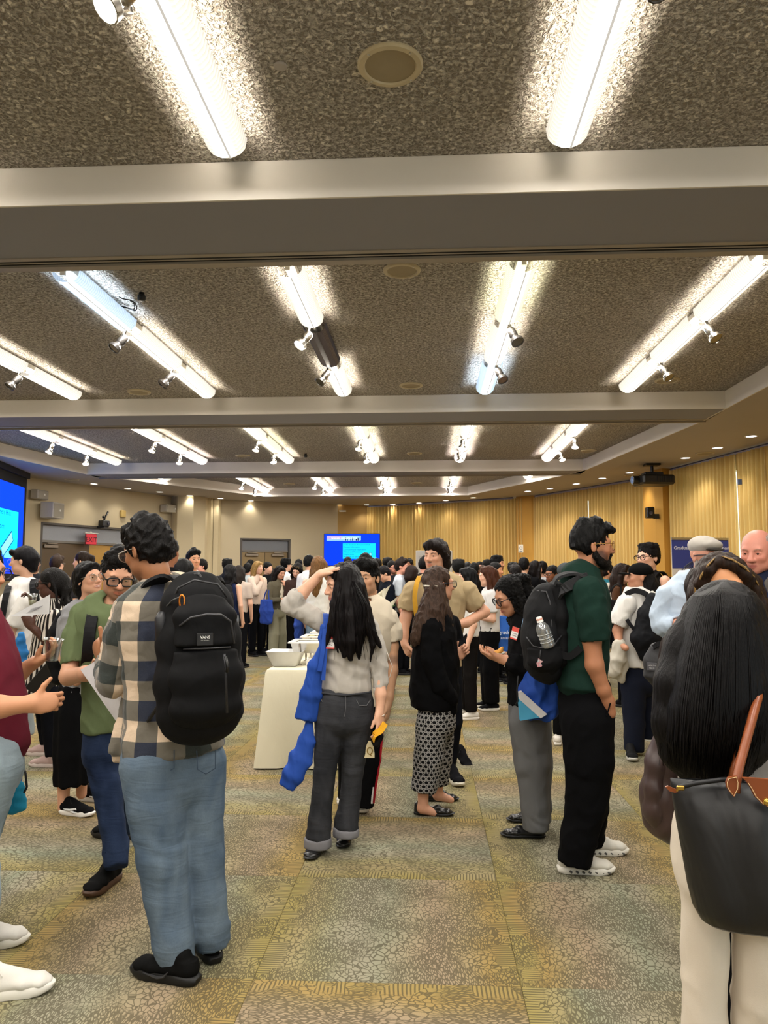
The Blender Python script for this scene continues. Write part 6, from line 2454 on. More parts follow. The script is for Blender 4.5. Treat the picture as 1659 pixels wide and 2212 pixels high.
chunky(L,(f[0],f[1]+.04),-1,.300)
f=at_z(1245,1850,0)
chunky(L,(f[0]-.0,f[1]+.04),2,.298)
lbp=bag_root('backpack','black backpack with a water bottle, worn by the man in the dark green tee',L.p(1175,1450,.0))
b=Sdf(.0075,.03)
L.loft(b,[(1178,1290,30,.11,0),(1176,1320,40,.135,0),(1172,1380,44,.15,0),(1176,1430,40,.145,0),(1182,1448,28,.11,0)])
part_sdf(b,'main_compartment',bag_mat('#1d1d1f',.8),lbp,.004,6,3)
b=Sdf(.0075,.03)
L.loft(b,[(1200,1275,20,.12,0),(1205,1330,26,.14,0),(1206,1420,24,.14,0)])
part_sdf(b,'back_panel',bag_mat('#141416',.8),lbp,.003,7,4)
b=Sdf(.0065,.02)
L.loft(b,[(1176,1398,37,.05,-.125),(1178,1425,36,.06,-.12),(1184,1442,24,.045,-.10)],flat=(1,0))
part_sdf(b,'side_pocket',bag_mat('#151517',.85),lbp,.003,9,5)
def lline(pts,r,col,name,root=lbp,P=L):
 mb=MB()
 mb.tube([P.p(*q)for q in pts],r,6)
 return mb.build(name,paint(col,.45),root,smooth=True)
lline([(1160,1276,-.06),(1180,1278,-.11),(1188,1300,-.13),(1192,1350,-.14),(1192,1390,-.14)],.004,'#2d2d30','zipper')
lline([(1137,1376,-.13),(1152,1396,-.16),(1172,1400,-.175),(1196,1394,-.17),(1214,1372,-.14)],.0035,'#2d2d30','pocket_trim')
lline([(1168,1404,-.18),(1166,1424,-.18)],.003,'#2d2d30','cord')
band([L.p(1196,1262,-.10),L.p(1206,1246,-.11),L.p(1236,1238,-.11),L.p(1264,1246,-.14),L.p(1292,1272,-.165),L.p(1304,1300,-.17)],.060,.014,(0,1,.2),'shoulder_strap',bag_mat('#262628',.8),lbp)
band([L.p(1208,1290,-.10),L.p(1218,1272,-.15),L.p(1246,1256,-.15),L.p(1270,1246,-.14)],.050,.014,(.3,0,1),'shoulder_strap',bag_mat('#262628',.8),lbp)
band([L.p(1204,1410,-.13),L.p(1230,1418,-.17),L.p(1254,1400,-.20)],.036,.008,(0,0,1),'lower_strap',bag_mat('#1a1a1c',.8),lbp)
mb=MB()
PM=frame(L.p(1166,1432,-.180),(-.1,-1,-.1))
mb.add([PM@Vector(p)for p in((-.012,-.022,0),(.008,-.020,0),(.017,-.004,0),(.015,.010,0),(.006,.012,0),(.001,.020,0),(-.008,.022,0),(-.010,.008,0),(-.017,.0,0),(-.012,-.022,-.004),(.008,-.020,-.004),(.017,-.004,-.004),(.015,.010,-.004),(.006,.012,-.004),(.001,.020,-.004),(-.008,.022,-.004),(-.010,.008,-.004),(-.017,.0,-.004))],[tuple(range(9)),tuple(range(17,8,-1))]+[(i,i+9,(i+1)%9+9,(i+1)%9)for i in range(9)])
t=NT('iridescent')
nn=t.noise(t.coord('Object'),60,2)
t.bsdf(t.ramp(nn,[(.3,lin('#e9d6d8')),(.5,lin('#d88f9a')),(.6,lin('#b7c7d6')),(.75,lin('#efe9e2'))]),.2,.4)
mb.build('shiny_charm',t.m,lbp)
wbt=thing('water_bottle','clear water bottle with a white cap in the side pocket of the black backpack','bottle',L.p(1182,1395,-.155))
M=frame(L.p(1186,1398,-.165),unit(L.p(1166,1340,-.175)-L.p(1186,1398,-.165)))
mb=MB()
prof=[(.001,0),(.030,.0),(.035,.006),(.035,.02),(.033,.024),(.035,.028),(.035,.04),(.033,.044),(.035,.048),(.035,.060),(.033,.064),(.035,.068),(.036,.085),(.034,.105),(.024,.125),(.014,.136),(.013,.140)]
mb.lathe(prof,20,M,caps=False)
t=NT('water_plastic')
gl=t.n('ShaderNodeBsdfGlossy')
gl.inputs['Roughness'].default_value=.12
gl.inputs['Color'].default_value=(.9,.92,.93,1)
tr=t.n('ShaderNodeBsdfTransparent')
tr.inputs[0].default_value=(.80,.82,.83,1)
df=t.n('ShaderNodeBsdfDiffuse')
df.inputs[0].default_value=(.45,.46,.46,1)
m1=t.n('ShaderNodeMixShader')
m1.inputs[0].default_value=.35
t.l(tr.outputs[0],m1.inputs[1])
t.l(gl.outputs[0],m1.inputs[2])
m2=t.n('ShaderNodeMixShader')
m2.inputs[0].default_value=.25
t.l(m1.outputs[0],m2.inputs[1])
t.l(df.outputs[0],m2.inputs[2])
t.l(m2.outputs[0],t.out.inputs[0])
mb.build('bottle_body',t.m,wbt,smooth=True)
for z in(.024,.044,.064):
 mb=MB()
 mb.tube([M@Vector((.0352*math.cos(a),.0352*math.sin(a),z+.008))for a in np.linspace(0,6.28,21)[:-1]],.0014,5,closed=True)
 mb.build('ridge',paint('#cfd2d2',.2),wbt,smooth=True)
mb=MB()
mb.lathe([(.001,.163),(.014,.163),(.016,.160),(.016,.143),(.0175,.141),(.0175,.136),(.013,.135)],18,M,caps=False)
mb.build('bottle_cap',paint('#e3ded8',.4),wbt,ang=40)
mb=MB()
mb.lathe([(.0163,.147),(.0168,.149),(.0168,.154),(.0163,.156)],18,M,caps=False)
mb.build('cap_band',paint('#d9a18f',.4),wbt)
# ================= curly haired woman with the plate =====================================
K=Person('woman with curly black hair, black jacket and grey trousers looking at her plate',4.68,1135,'#c08d6e')
K.head(K.p(1104,1288),.226,-74,-24,roll=4,female=True,neck=K.p(1142,1338,.0),brow='#15100e',lips='#a35f55',smile=.8)
Wk=K.W
K.skin.chain([(K.p(1142,1335),.048),(K.p(1150,1370),.08),(K.p(1146,1500),.10)],k=.02)
K.skin.chain([(K.p(1160,1365,-.12),.042),(K.p(1152,1430,-.14),.038),(K.p(1100,1428,-.16),.030),(K.p(1082,1424,-.15),.026)],k=.02)
K.hand(K.p(1084,1424,-.15),K.p(1066,1420,-.14),(.0,.4,.9),(0,-.3,1),(.35,.4,.45,.5),(.8,.5,.3),sc=.95)
K.skin.chain([(K.p(1135,1365,.14),.042),(K.p(1120,1425,.10),.036),(K.p(1086,1416,.06),.026)],k=.02)
K.hand(K.p(1086,1418,.06),K.p(1066,1416,.04),(0,-.2,.9),(0,.3,1),(.4,.4,.45,.5),(.8,.4,.5),sc=.95)
K.finish_skin()
hs=Sdf(.0055,.012)
hs.ell(Wk(0,-.018,.036),(.084,.104,.090),K.headM[1])
hs.ell(Wk(0,.080,-.03),(.085,.062,.10),K.headM[1],.01,'s')
rg=random.Random(5)
for i in range(60):
 a=rg.uniform(-1,1)
 if abs(a)<.25 and rg.random()<.5:
  a*=2.5
 y0=rg.uniform(-.11,-.005)
 p0=Wk(a*.085,y0,rg.uniform(-.02,.09))
 drop=rg.uniform(.10,.22)
 p1=p0+np.array([rg.uniform(.0,.045),rg.uniform(-.03,.03),-drop*.5])
 p2=p1+np.array([rg.uniform(-.03,.03),rg.uniform(-.03,.03),-drop*.5])
 hs.chain([(p0,.026),(p1,.024),(p2,.012)],k=.010)
for px,py,dy,r in((1140,1310,.02,.065),(1146,1345,.0,.062),(1150,1370,.0,.045),(1128,1285,0,.07)):
 hs.ell(K.p(px,py,dy),(r,r,r*1.1),None,.02)
K.hair(hs,'#0e0c0c','curly',.011,(30,30,26),seed=24)
K.glasses('#17141a',rim=.003,w=.028,hgt=.022)
M_kj=fabric('#121214',.9,380,.2,.35,.15)
sd=G_(K)
K.loft(sd,[(1142,1334,20,.055,0),(1150,1350,46,.15,0),(1152,1385,50,.18,0),(1146,1440,50,.17,0),(1144,1500,45,.165,0),(1142,1524,43,.165,0)],flat=(1,1))
K.garment('jacket',sd,M_kj,.007,8,131)
sleeve(K,[(1166,1368,-.14,.070),(1164,1415,-.15,.068),(1140,1440,-.17,.064),(1112,1434,-.17,.054),(1094,1427,-.16,.046)],M_kj,seed=132,amp=.008,fr=12)
sleeve(K,[(1136,1368,.14,.068),(1122,1425,.10,.058),(1096,1418,.07,.044)],M_kj,seed=133)
PM=frame(K.p(1112,1368,-.135),unit(np.array([-.55,-.83,.05])))@Matrix.Rotation(-.25,4,'Z')
mb=MB()
mb.box((-.022,-.036,-.001),(.022,.036,.0015),mat=PM)
nt=mb.build('name_tag',paint('#e8e2e0',.6),K.root)
for y0,y1 in((.010,.036),(-.036,-.028)):
 mb=MB()
 mb.box((-.022,y0,.0015),(.022,y1,.0022),mat=PM)
 mb.build('red_edge',paint('#dd5348',.6),nt)
mb=MB()
for y in(-.002,-.014):
 mb.tube([PM@Vector((x,y+.003*math.sin(x*900),.0022))for x in np.linspace(-.013,.013,9)],.0012,4)
mb.build('handwriting',paint('#55555c',.6),nt)
M_gt=fabric('#5f5f60',.92,380,.1,.25)
sd=G_(K)
K.loft(sd,[(1142,1505,41,.15,0),(1142,1550,42,.16,0)],flat=(1,0))
K.limb(sd,[(1140,1560,-.08,40),(1148,1650,-.08,35),(1155,1740,-.08,29),(1158,1792,-.08,27)],k=.02,flat=(0,1))
K.limb(sd,[(1152,1560,.10,38),(1162,1650,.12,29),(1166,1740,.14,23),(1168,1775,.16,21)],k=.02,flat=(0,1))
K.garment('trousers',sd,M_gt,.004,6,134,disp=leg_folds(.10,.78,.006,12,.45))
f=at_z(1184,1812,0)
K.shoe((f[0]-.01,f[1]+.03),180,.268,'#101012','#0b0b0c','loafer')
f=at_z(1187,1778,0)
K.shoe((f[0],f[1]+.03),182,.268,'#101012','#0b0b0c','loafer')
pl=thing('plate','small clear plate of food held by the curly haired woman','plate',K.p(1068,1413,-.05))
mb=MB()
M=Matrix.Translation(Vector(K.p(1068,1414,-.05)))
mb.lathe([(.001,0),(.05,0),(.066,.010),(.068,.011),(.066,.013),(.05,.003),(.001,.003)],24,M,caps=False)
mb.build('plate_dish',paint('#b9b3a8',.25),pl,ang=40)
fd=thing('pastry','golden curved pastry lying on the small clear plate','food',K.p(1072,1408,-.05))
sd=Sdf(.004,.008)
sd.chain([(K.p(1064,1411,-.06),.010),(K.p(1074,1410,-.07),.014),(K.p(1082,1405,-.07),.013),(K.p(1085,1399,-.07),.008)])
part_sdf(sd,'pastry_crust',fabric('#c9924a',.7,200,.3,.5),fd,.002,40,3)
sd=Sdf(.004,.008)
sd.chain([(K.p(1050,1409,-.03),.010),(K.p(1060,1407,-.03),.012)])
part_sdf(sd,'filling',fabric('#b87358',.7,200,.3,.5),fd,.002,40,4)
kb=thing('drawstring_bag','royal blue drawstring bag with a light blue corner and white stripe','bag',K.p(1160,1555,-.22))
sd=Sdf(.007,.02)
loftm(K,sd,[(1182,1440,.035,.03,-.21),(1172,1465,.10,.05,-.22),(1168,1495,.125,.055,-.22),(1176,1525,.115,.05,-.22),(1190,1540,.06,.04,-.22)],(1,0,0))
sd.seg(K.p(1190,1512,-.22),K.p(1222,1530,-.2),(.05,.04),(.035,.03),(0,0,1),.02)
part_sdf(sd,'bag_body',M_royal,kb,.012,(8,8,5),6)
def slab(P,pts,dy0,th,name,m,root):
 a=[P.p(x,y,dy0)for x,y in pts]
 b_=[p+np.array([0,th,0])for p in a]
 n=len(a)
 mb=MB()
 mb.add(a+b_,[tuple(range(n))[::-1],tuple(range(n,2*n))]+[(i,(i+1)%n,n+(i+1)%n,n+i)for i in range(n)])
 return mb.build(name,m,root)
slab(K,[(1120,1508),(1125,1506),(1166,1550),(1124,1557)],-.290,.05,'light_blue_corner',fabric('#4f9fc4',.75,400,.12,.4),kb)
slab(K,[(1120,1496),(1128,1494),(1182,1543),(1168,1552),(1121,1510)],-.295,.05,'white_stripe',fabric('#d2d0d2',.7,300,.1,.4),kb)
mb=MB()
mb.tube([K.p(1120,1460,-.27),K.p(1117,1490,-.28),K.p(1118,1515,-.28),K.p(1114,1522,-.28)],.005,6)
mb.build('drawstring',paint('#101012',.6),kb,smooth=True)
mb=MB()
mb.tube([K.p(1132,1336,-.13),K.p(1128,1355,-.155),K.p(1130,1380,-.16)],.006,6)
mb.build('lanyard',paint('#7f9fc0',.6),K.root,smooth=True)
# ================= the woman with long black hair, close on the right ====================
R=Person('woman seen from behind with very long black hair and white trousers at the right',1.92,1585,'#c79a7e')
R.head(R.p(1568,1357,.02),.226,176,0,female=True,neck=R.p(1580,1462,.0))
R.skin.chain([(R.p(1580,1460),.05),(R.p(1585,1520),.08),(R.p(1588,1800),.10)],k=.02)
R.skin.chain([(R.p(1585,1520),.07),(R.p(1700,1540,.02),.04),(R.p(1740,1720,.05),.036),(R.p(1700,1760,.20),.026)],k=.02)
R.finish_skin()
hs=Sdf(.0055,.02)
hs.ell(R.p(1566,1346,.01),(.088,.106,.100))
for pts in([(1566,1322,-.02,.074),(1562,1380,-.045,.085),(1560,1470,-.07,.092),(1552,1560,-.085,.088),(1545,1630,-.095,.072),(1540,1678,-.095,.04)],[(1526,1330,-.02,.052),(1494,1400,-.04,.060),(1472,1480,-.06,.058),(1462,1560,-.07,.050),(1468,1630,-.08,.036),(1480,1676,-.08,.014)],[(1605,1335,-.02,.050),(1624,1400,-.04,.062),(1640,1470,-.06,.062),(1636,1540,-.08,.052),(1614,1610,-.09,.046),(1592,1676,-.09,.022)],[(1500,1370,-.01,.035),(1468,1440,-.03,.038),(1446,1520,-.05,.030),(1436,1580,-.06,.018),(1432,1625,-.06,.006)],[(1640,1390,.0,.045),(1662,1450,.0,.042),(1668,1500,-.02,.03),(1655,1540,-.05,.016)],[(1520,1500,-.09,.050),(1510,1590,-.10,.046),(1506,1650,-.10,.026),(1502,1690,-.10,.008)],[(1570,1550,-.10,.055),(1566,1620,-.11,.048),(1562,1668,-.11,.026),(1560,1692,-.11,.008)]):
 lock(hs,R,pts,.022)
R.hair(hs,'#0e0b0b','long',.002,(40,40,1.6),seed=25)
st_=MB()
rg=random.Random(9)
for i in range(800):
 a_=rg.uniform(-1.45,1.45)
 sa,ca=math.sin(a_),math.cos(a_)
 j_=rg.uniform(0,.006)
 yb=rg.uniform(1610,1700)-40*sa*sa
 e_=rg.uniform(-14,10)
 st_.tube([R.p(1566+10*sa,1257,-.015-.03*ca),R.p(1566+68*sa,1288,-.02-.085*ca-j_),R.p(1566+92*sa,1345,-.02-.118*ca-j_),R.p(1562+110*sa,1440,-.045-.130*ca-j_),R.p(1558+122*sa,1530,-.06-.135*ca-j_),R.p(1552+112*sa+e_*.5,1600,-.07-.130*ca-j_),R.p(1545+92*sa+e_,yb,-.08-.10*ca)],[.0016,.0018,.0018,.0018,.0016,.0012,.0004],3)
for i in range(60):
 x0=rg.uniform(1428,1470)
 st_.tube([R.p(1500,1400,-.08),R.p(x0+22,1480,-.09),R.p(x0,1570,-.09),R.p(x0-rg.uniform(-8,10),rg.uniform(1600,1660),-.08)],[.0012,.0013,.0011,.0005],3)
so=st_.build('loose_strands',hair_mat('#0e0b0b','long'),R.root,smooth=True)
so['kind']='stuff'
M_gtop=fabric('#8b8580',.92,420,.1,.3)
sd=G_(R)
R.loft(sd,[(1582,1462,45,.06,.0),(1585,1490,118,.09,.0),(1588,1530,140,.115,.0),(1592,1620,122,.115,.0),(1594,1700,112,.11,.0),(1594,1760,112,.115,.0)],flat=(1,1))
R.garment('top',sd,M_gtop,.005,8,141)
sleeve(R,[(1690,1510,.0,.066),(1722,1580,.02,.064),(1738,1660,.04,.060)],M_gtop,seed=142)
M_wp=fabric('#cfc4b4',.9,380,.06,.25)
sd=G_(R)
R.loft(sd,[(1588,1740,110,.11,.0),(1590,1800,124,.125,.0),(1590,1860,124,.125,.0),(1590,1885,120,.12,0)],flat=(1,0))
R.limb(sd,[(1530,1885,0,58),(1523,1985,0,46),(1521,2212,0,43),(1519,2420,0,42),(1518,2528,0,46)],k=.006,flat=(0,1))
R.limb(sd,[(1648,1885,0,60),(1643,1985,0,55),(1642,2212,0,54),(1638,2420,0,52),(1638,2528,0,52)],k=.006,flat=(0,1))
R.garment('trousers',sd,M_wp,.004,6,143,disp=leg_folds(.12,.72,.005,5))
f=at_z(1518,2545,0)
R.shoe((f[0],1.90),92,.24,'#d8d2c8','#e0dbd2','sneaker')
f=at_z(1636,2545,0)
R.shoe((f[0],1.90),88,.24,'#d8d2c8','#e0dbd2','sneaker')
tt=thing('tote_bag','large black nylon tote with brown leather handles and flap on the near woman','bag',R.p(1570,2005,-.22))
def nylon():
 t=NT('black_nylon')
 co=t.coord('Object')
 w=t.noise(co,900,2)
 f_=t.noise(t.coord('Object',scale=(1,1,.35)),9,3,.5,.5)
 t.bsdf(lin('#131315'),.42,spec=.45,normal=t.bump(w,.12,.001,t.bump(f_,.5,.03)))
 return t.m
M_nyl=nylon()
DT=-.22
BR=[(1690,1604,.138,.003),(1691,1604,.140,.010),(1705,1604,.139,.022),(1740,1604,.134,.040),(1790,1606,.127,.052),(1850,1609,.119,.060),(1925,1613,.110,.064),(1970,1618,.104,.062),(1996,1624,.096,.052),(2006,1628,.084,.036),(2008,1630,.05,.015)]
def tote(u,v):
 i=v*(len(BR)-1)
 y,c,a,b_=BR[int(round(i))]
 t=2*math.pi*u
 ct,s_t=math.cos(t),math.sin(t)
 n_=(abs(ct)**2.6+abs(s_t)**2.6)**(-1/2.6)
 fold=.006*math.sin(math.pi*min(1,v*1.15))*math.sin(ct*9+1.2*math.sin(v*4))*abs(s_t)
 return tuple(R.p(c,y,DT)+np.array([a*ct*n_,(b_+fold)*s_t*n_-.03*ct*n_*a/.14,0]))
mb=MB()
mb.grid(tote,60,len(BR),True)
mb.build('bag_body',M_nyl,tt,smooth=True)
def leather():
 t=NT('brown_leather')
 n=t.noise(t.coord('Object'),140,3)
 b_=t.noise(t.coord('Object'),9,2)
 t.bsdf(t.mix(b_,lin('#6e3416'),lin('#8c4a22')),.38,spec=.45,normal=t.bump(n,.15,.001))
 return t.m
M_lea=leather()
mb=MB()
mb.tube([R.p(1588,1712,DT-.060),R.p(1590,1690,DT-.058),R.p(1597,1655,DT-.04),R.p(1612,1600,DT-.01),R.p(1628,1540,DT+.02),R.p(1642,1492,DT+.09),R.p(1660,1474,DT+.15),R.p(1680,1474,DT+.22)],.0095,8)
mb.build('handle',M_lea,tt,smooth=True)
mb=MB()
mb.tube([R.p(1580,1690,DT+.02),R.p(1590,1640,DT+.04),R.p(1606,1590,DT+.06),R.p(1624,1530,DT+.09),R.p(1640,1484,DT+.13),R.p(1662,1468,DT+.18)],.0085,8)
mb.build('handle',M_lea,tt,smooth=True)
tab=[(1569,1690),(1573,1680),(1592,1676),(1596,1690),(1595,1705),(1586,1722),(1577,1712),(1570,1700)]
slab(R,tab,DT-.072,.006,'leather_tab',M_lea,tt)
mb=MB()
mb.tube([R.p(x+(1583-x)*.14,y+(1698-y)*.12,DT-.0735)for x,y in tab],.0008,4,closed=True)
mb.build('stitching',paint('#d9b98a',.6),tt)
flap=[(1604,1680),(1640,1682),(1690,1686),(1690,1752),(1668,1748),(1648,1738),(1632,1722),(1622,1702),(1614,1690)]
slab(R,flap,DT-.078,.008,'leather_flap',M_lea,tt)
mb=MB()
mb.tube([R.p(x+(1660-x)*.05,y+(1712-y)*.07,DT-.0795)for x,y in flap[3:]],.0008,4)
mb.build('stitching',paint('#d9b98a',.6),tt)
mb=MB()
mb.lathe([(.001,.006),(.006,.005),(.008,0),(.008,-.004)],12,frame(R.p(1657,1732,DT-.08),(0,-1,0)),caps=False)
mb.build('snap_stud',metal('#d6b25a',.25),tt,smooth=True)
zp=[(1438,1700),(1444,1698),(1462,1706),(1466,1711),(1458,1713),(1446,1709)]
slab(R,zp,DT-.02,.006,'zip_pull',M_lea,tt)
mb=MB()
mb.box(tuple(R.p(1470,1702,DT-.03)-np.array([.008,.004,.005])),tuple(R.p(1470,1702,DT-.03)+np.array([.008,.004,.005])),bev=.002)
mb.tube([R.p(1462,1707,DT-.02),R.p(1468,1703,DT-.03)],.003,6)
mb.build('zip_slider',metal('#c9a552',.3),tt)
mb=MB()
mb.tube([R.p(1466,1701,DT-.01),R.p(1500,1692,DT-.015),R.p(1560,1684,DT-.015),R.p(1600,1684,DT-.015)],.005,6)
mb.build('zipper',paint('#17171a',.5),tt,smooth=True)
# ================= brown leather jacket hanging beside her ==========================
jk=thing('leather_jacket','dark brown leather jacket hanging folded beside the near woman','jacket',R.p(1430,1810,.14))
t=NT('dark_leather')
n=t.noise(t.coord('Object'),120,3)
b_=t.noise(t.coord('Object',scale=(1,1,.4)),7,2)
t.bsdf(t.mix(b_,lin('#2e211f'),lin('#43312d')),.42,spec=.4,normal=t.bump(n,.12,.001,t.bump(b_,.5,.03)))
M_jk=t.m
sd=Sdf(.008,.03)
loftm(R,sd,[(1456,1590,.04,.05,.14),(1440,1650,.046,.06,.14),(1430,1720,.048,.065,.14),(1436,1770,.044,.06,.14),(1452,1804,.022,.04,.14)],(1,0,0))
loftm(R,sd,[(1490,1620,.06,.05,.16),(1480,1720,.06,.06,.16),(1470,1790,.03,.04,.15)],(1,0,0))
part_sdf(sd,'jacket_shell',M_jk,jk,.005,(7,7,3),9)
sd=Sdf(.008,.02)
loftm(R,sd,[(1436,1590,.028,.03,.12),(1420,1650,.026,.04,.12),(1412,1700,.024,.04,.12),(1414,1752,.024,.04,.12),(1434,1788,.028,.03,.12)],(1,0,0))
part_sdf(sd,'sleeve',M_jk,jk,.004,(9,9,4),10)
# ================= woman with dark brown hair half hidden behind her ==================
S=Person('woman with dark brown hair mostly hidden behind the near woman with black hair',3.1,1520,'#c49473')
S.zoom=(1515,.823)
S.head(S.p(1532,1299,.03),.226,170,0,female=True,neck=S.p(1536,1384,.02))
S.skin.chain([(S.p(1535,1380,.02),.048),(S.p(1545,1430,.02),.08),(S.p(1550,1640,0),.10)],k=.02)
S.finish_skin()
hs=Sdf(.007,.02)
hs.ell(S.W(0,-.014,.042),(.086,.106,.096),S.headM[1])
for pts in([(1528,1305,.0,.055),(1508,1345,-.02,.058),(1482,1400,-.04,.055),(1466,1470,-.04,.042),(1450,1540,-.04,.028),(1440,1590,-.04,.010)],[(1540,1300,-.05,.07),(1535,1380,-.08,.08),(1525,1460,-.09,.07),(1510,1540,-.09,.04)]):
 lock(hs,S,pts,.02)
S.hair(hs,'#241814','long',.005,(30,30,1.6),seed=26,tip='#4a2c1a')
M_dkj=fabric('#2a2220',.9)
sd=G_(S,h=.011)
S.loft(sd,[(1535,1378,32,.055,.0),(1545,1400,95,.10,.0),(1550,1440,110,.12,.0),(1552,1560,100,.12,0),(1552,1700,100,.12,0)],flat=(1,1))
for sx in(-1,1):
 S.limb(sd,[(1552+sx*104,1430,0,40),(1552+sx*116,1570,.02,34),(1552+sx*70,1610,.2,26)])
S.garment('jacket',sd,M_dkj,.006,8,151)
sd=G_(S,h=.012)
S.limb(sd,[(1525,1690,0,62),(1522,1850,0,52),(1520,2180,0,44)],flat=(0,1))
S.limb(sd,[(1580,1690,0,62),(1580,1850,0,52),(1580,2180,0,44)],flat=(0,1))
S.garment('trousers',sd,M_blk,.005,7,152)
for px in(1520,1580):
 S.shoe((S.p(px,2200)[0],3.05),90,.24,'#1a1a1a','#222222','sneaker')
mb=MB()
mb.tube([S.p(1452,1362,-.06),S.p(1444,1374,-.09),S.p(1446,1386,-.10)],.006,6)
mb.build('gold_clip',metal('#c9a552',.25),S.root,smooth=True)
# ================= woman with highlighted hair facing us ================================
Q=Person('woman with blond-streaked brown hair whose forehead shows above the near black hair',2.5,1570,'#c08558')
Q.zoom=(1580,1.2)
Q.head(Q.p(1569,1272,.0),.214,-14,-6,roll=-12,female=True,neck=Q.p(1580,1362,.03),brow='#2a1a12')
Wq=Q.W
Q.skin.chain([(Q.p(1580,1360,.03),.048),(Q.p(1585,1400,.03),.08),(Q.p(1585,1600,0),.10)],k=.02)
for sx in(-1,1):
 Q.paint(Wq(sx*.032,.094,.010),np.array((.018,.02,.005)),Q.headM[1],lin('#3a241a'),.5,.8)
for sx in(-1,1):
 Q.skin.seg(Q.p(1585+sx*98,1550,-.05),Q.p(1585+sx*62,1578,-.15),.03,.025)
 Q.hand(Q.p(1585+sx*62,1578,-.15),Q.p(1585+sx*30,1584,-.20),(0,.8,.4),(0,0,1),(.5,.5,.5,.5),sc=.92)
Q.finish_skin()
hs=Sdf(.0055,.012)
hs.ell(Wq(0,-.018,.040),(.084,.100,.088),Q.headM[1])
hs.ell(Wq(0,.094,.002),(.064,.060,.090),Q.headM[1],.010,'s')
for sx in(-1,1):
 hs.chain([(Wq(sx*.006,.056,.110),.014),(Wq(sx*.042,.062,.088),.018),(Wq(sx*.070,.046,.045),.020),(Wq(sx*.082,.02,-.01),.022),(Wq(sx*.090,.01,-.08),.028),(Wq(sx*.09,.0,-.17),.020)],k=.014)
 hs.chain([(Wq(sx*.070,-.04,.0),.05),(Wq(sx*.080,-.05,-.10),.05),(Wq(sx*.08,-.05,-.20),.03)],k=.02)
Q.hair(hs,'#2c1d14','long',.005,(26,26,14),seed=27,var=.5)
mb=MB()
for sx in(-1,1):
 for k in range(9):
  o_=k*.0045
  mb.tube([Wq(sx*.012,.066-.5*o_,.124-o_*.2),Wq(sx*(.038+o_*.3),.082-.5*o_,.108-o_*.3),Wq(sx*(.066+o_*.3),.076-.6*o_,.078-o_*.3),Wq(sx*(.092+o_*.1),.052-.5*o_,.035),Wq(sx*.108,.030-.4*o_,-.03)],[.0015,.0032,.0035,.003,.0015],5)
mb.build('blond_streaks',hair_mat('#a5834f','short'),Q.root,smooth=True)
sd=G_(Q,h=.012)
Q.loft(sd,[(1580,1358,28,.055,.0),(1585,1378,80,.10,.0),(1585,1420,92,.12,.0),(1585,1600,84,.12,0),(1585,1690,90,.125,0)],flat=(1,1))
for sx in(-1,1):
 Q.limb(sd,[(1585+sx*88,1405,0,34),(1585+sx*104,1540,0,29),(1585+sx*60,1580,-.16,24)])
Q.limb(sd,[(1560,1650,0,50),(1560,1850,0,42),(1560,2072,0,36)],flat=(0,1))
Q.limb(sd,[(1610,1650,0,50),(1612,1850,0,42),(1612,2072,0,36)],flat=(0,1))
Q.garment('dark_outfit',sd,M_blk,.006,8,153)
for px in(1560,1612):
 Q.shoe((Q.p(px,2060)[0],2.55),-90,.24,'#1a1a1a','#222222','sneaker')
# ================= man in the grey flat cap ============================================
O=Person('grey-bearded man in a grey flat cap, dark glasses and a light blue shirt',5.3,1500,'#c98f78')
O.head(O.p(1522,1204),.236,24,-2,roll=1,neck=O.p(1505,1260,.03),beard=('#b9b0a8',.85),brow='#5a5048',smile=1.0,lips='#a8625a',nose=1.1)
Wo=O.W
O.skin.chain([(O.p(1505,1258,.03),.056),(O.p(1500,1300,.03),.09),(O.p(1500,1440,0),.10)],k=.02)
O.skin.chain([(O.p(1440,1300,.0),.045),(O.p(1424,1350,.0),.042),(O.p(1470,1348,-.18),.034)],k=.02)
O.hand(O.p(1472,1348,-.18),O.p(1490,1346,-.22),(0,0,1),(0,-1,0),(.5,.5,.5,.5))
O.finish_skin()
bs=Sdf(.006,.012)
whiskers(bs,Wo,.021)
O.hair(bs,'#b7aea6','curly',.003,(60,60,60),seed=28,name='beard')
cs=Sdf(.006,.02)
cs.ell(Wo(0,-.012,.078),(.090,.112,.068),O.headM[1])
cs.ell(Wo(0,.055,.082),(.078,.070,.032),O.headM[1])
cs.ell(Wo(0,-.01,.0),(.12,.16,.040),O.headM[1],.01,'s')
capm=fabric('#b0aaa2',.9,300,.1,.2)
cpo=O.garment('flat_cap',cs,capm,.002,12,160)
vs=Sdf(.006,.01)
vs.ell(Wo(0,.090,.052),(.066,.052,.010),O.headM[1])
vv,vf=vs.mesh()
link('cap_brim',mesh_np('cap_brim',vv-O.org,vf),fabric('#4a4744',.9),cpo)
O.glasses('#2b1f26',rim=.0036,w=.031,hgt=.021,round_=False,label='dark tortoiseshell glasses')
M_lb=fabric('#b4c3d4',.88,420,.06,.35)
sd=G_(O)
O.loft(sd,[(1505,1252,20,.06,.03),(1502,1268,50,.12,.03),(1496,1295,68,.145,.02),(1496,1350,64,.15,.0),(1498,1440,56,.15,.0),(1498,1460,56,.15,0)],flat=(1,1))
O.garment('shirt',sd,M_lb,.008,7,161)
sleeve(O,[(1442,1288,.0,.078),(1428,1330,.0,.074),(1432,1352,-.03,.070),(1466,1350,-.15,.058)],M_lb,seed=162,amp=.006,fr=10)
for sx,pts in((-1,[(1496,1248),(1476,1262),(1480,1282),(1498,1270)]),(1,[(1514,1250),(1530,1262),(1526,1278),(1508,1268)])):
 slab(O,pts,-.10,.012,'collar_flap',M_lb,O.root)
sd=G_(O)
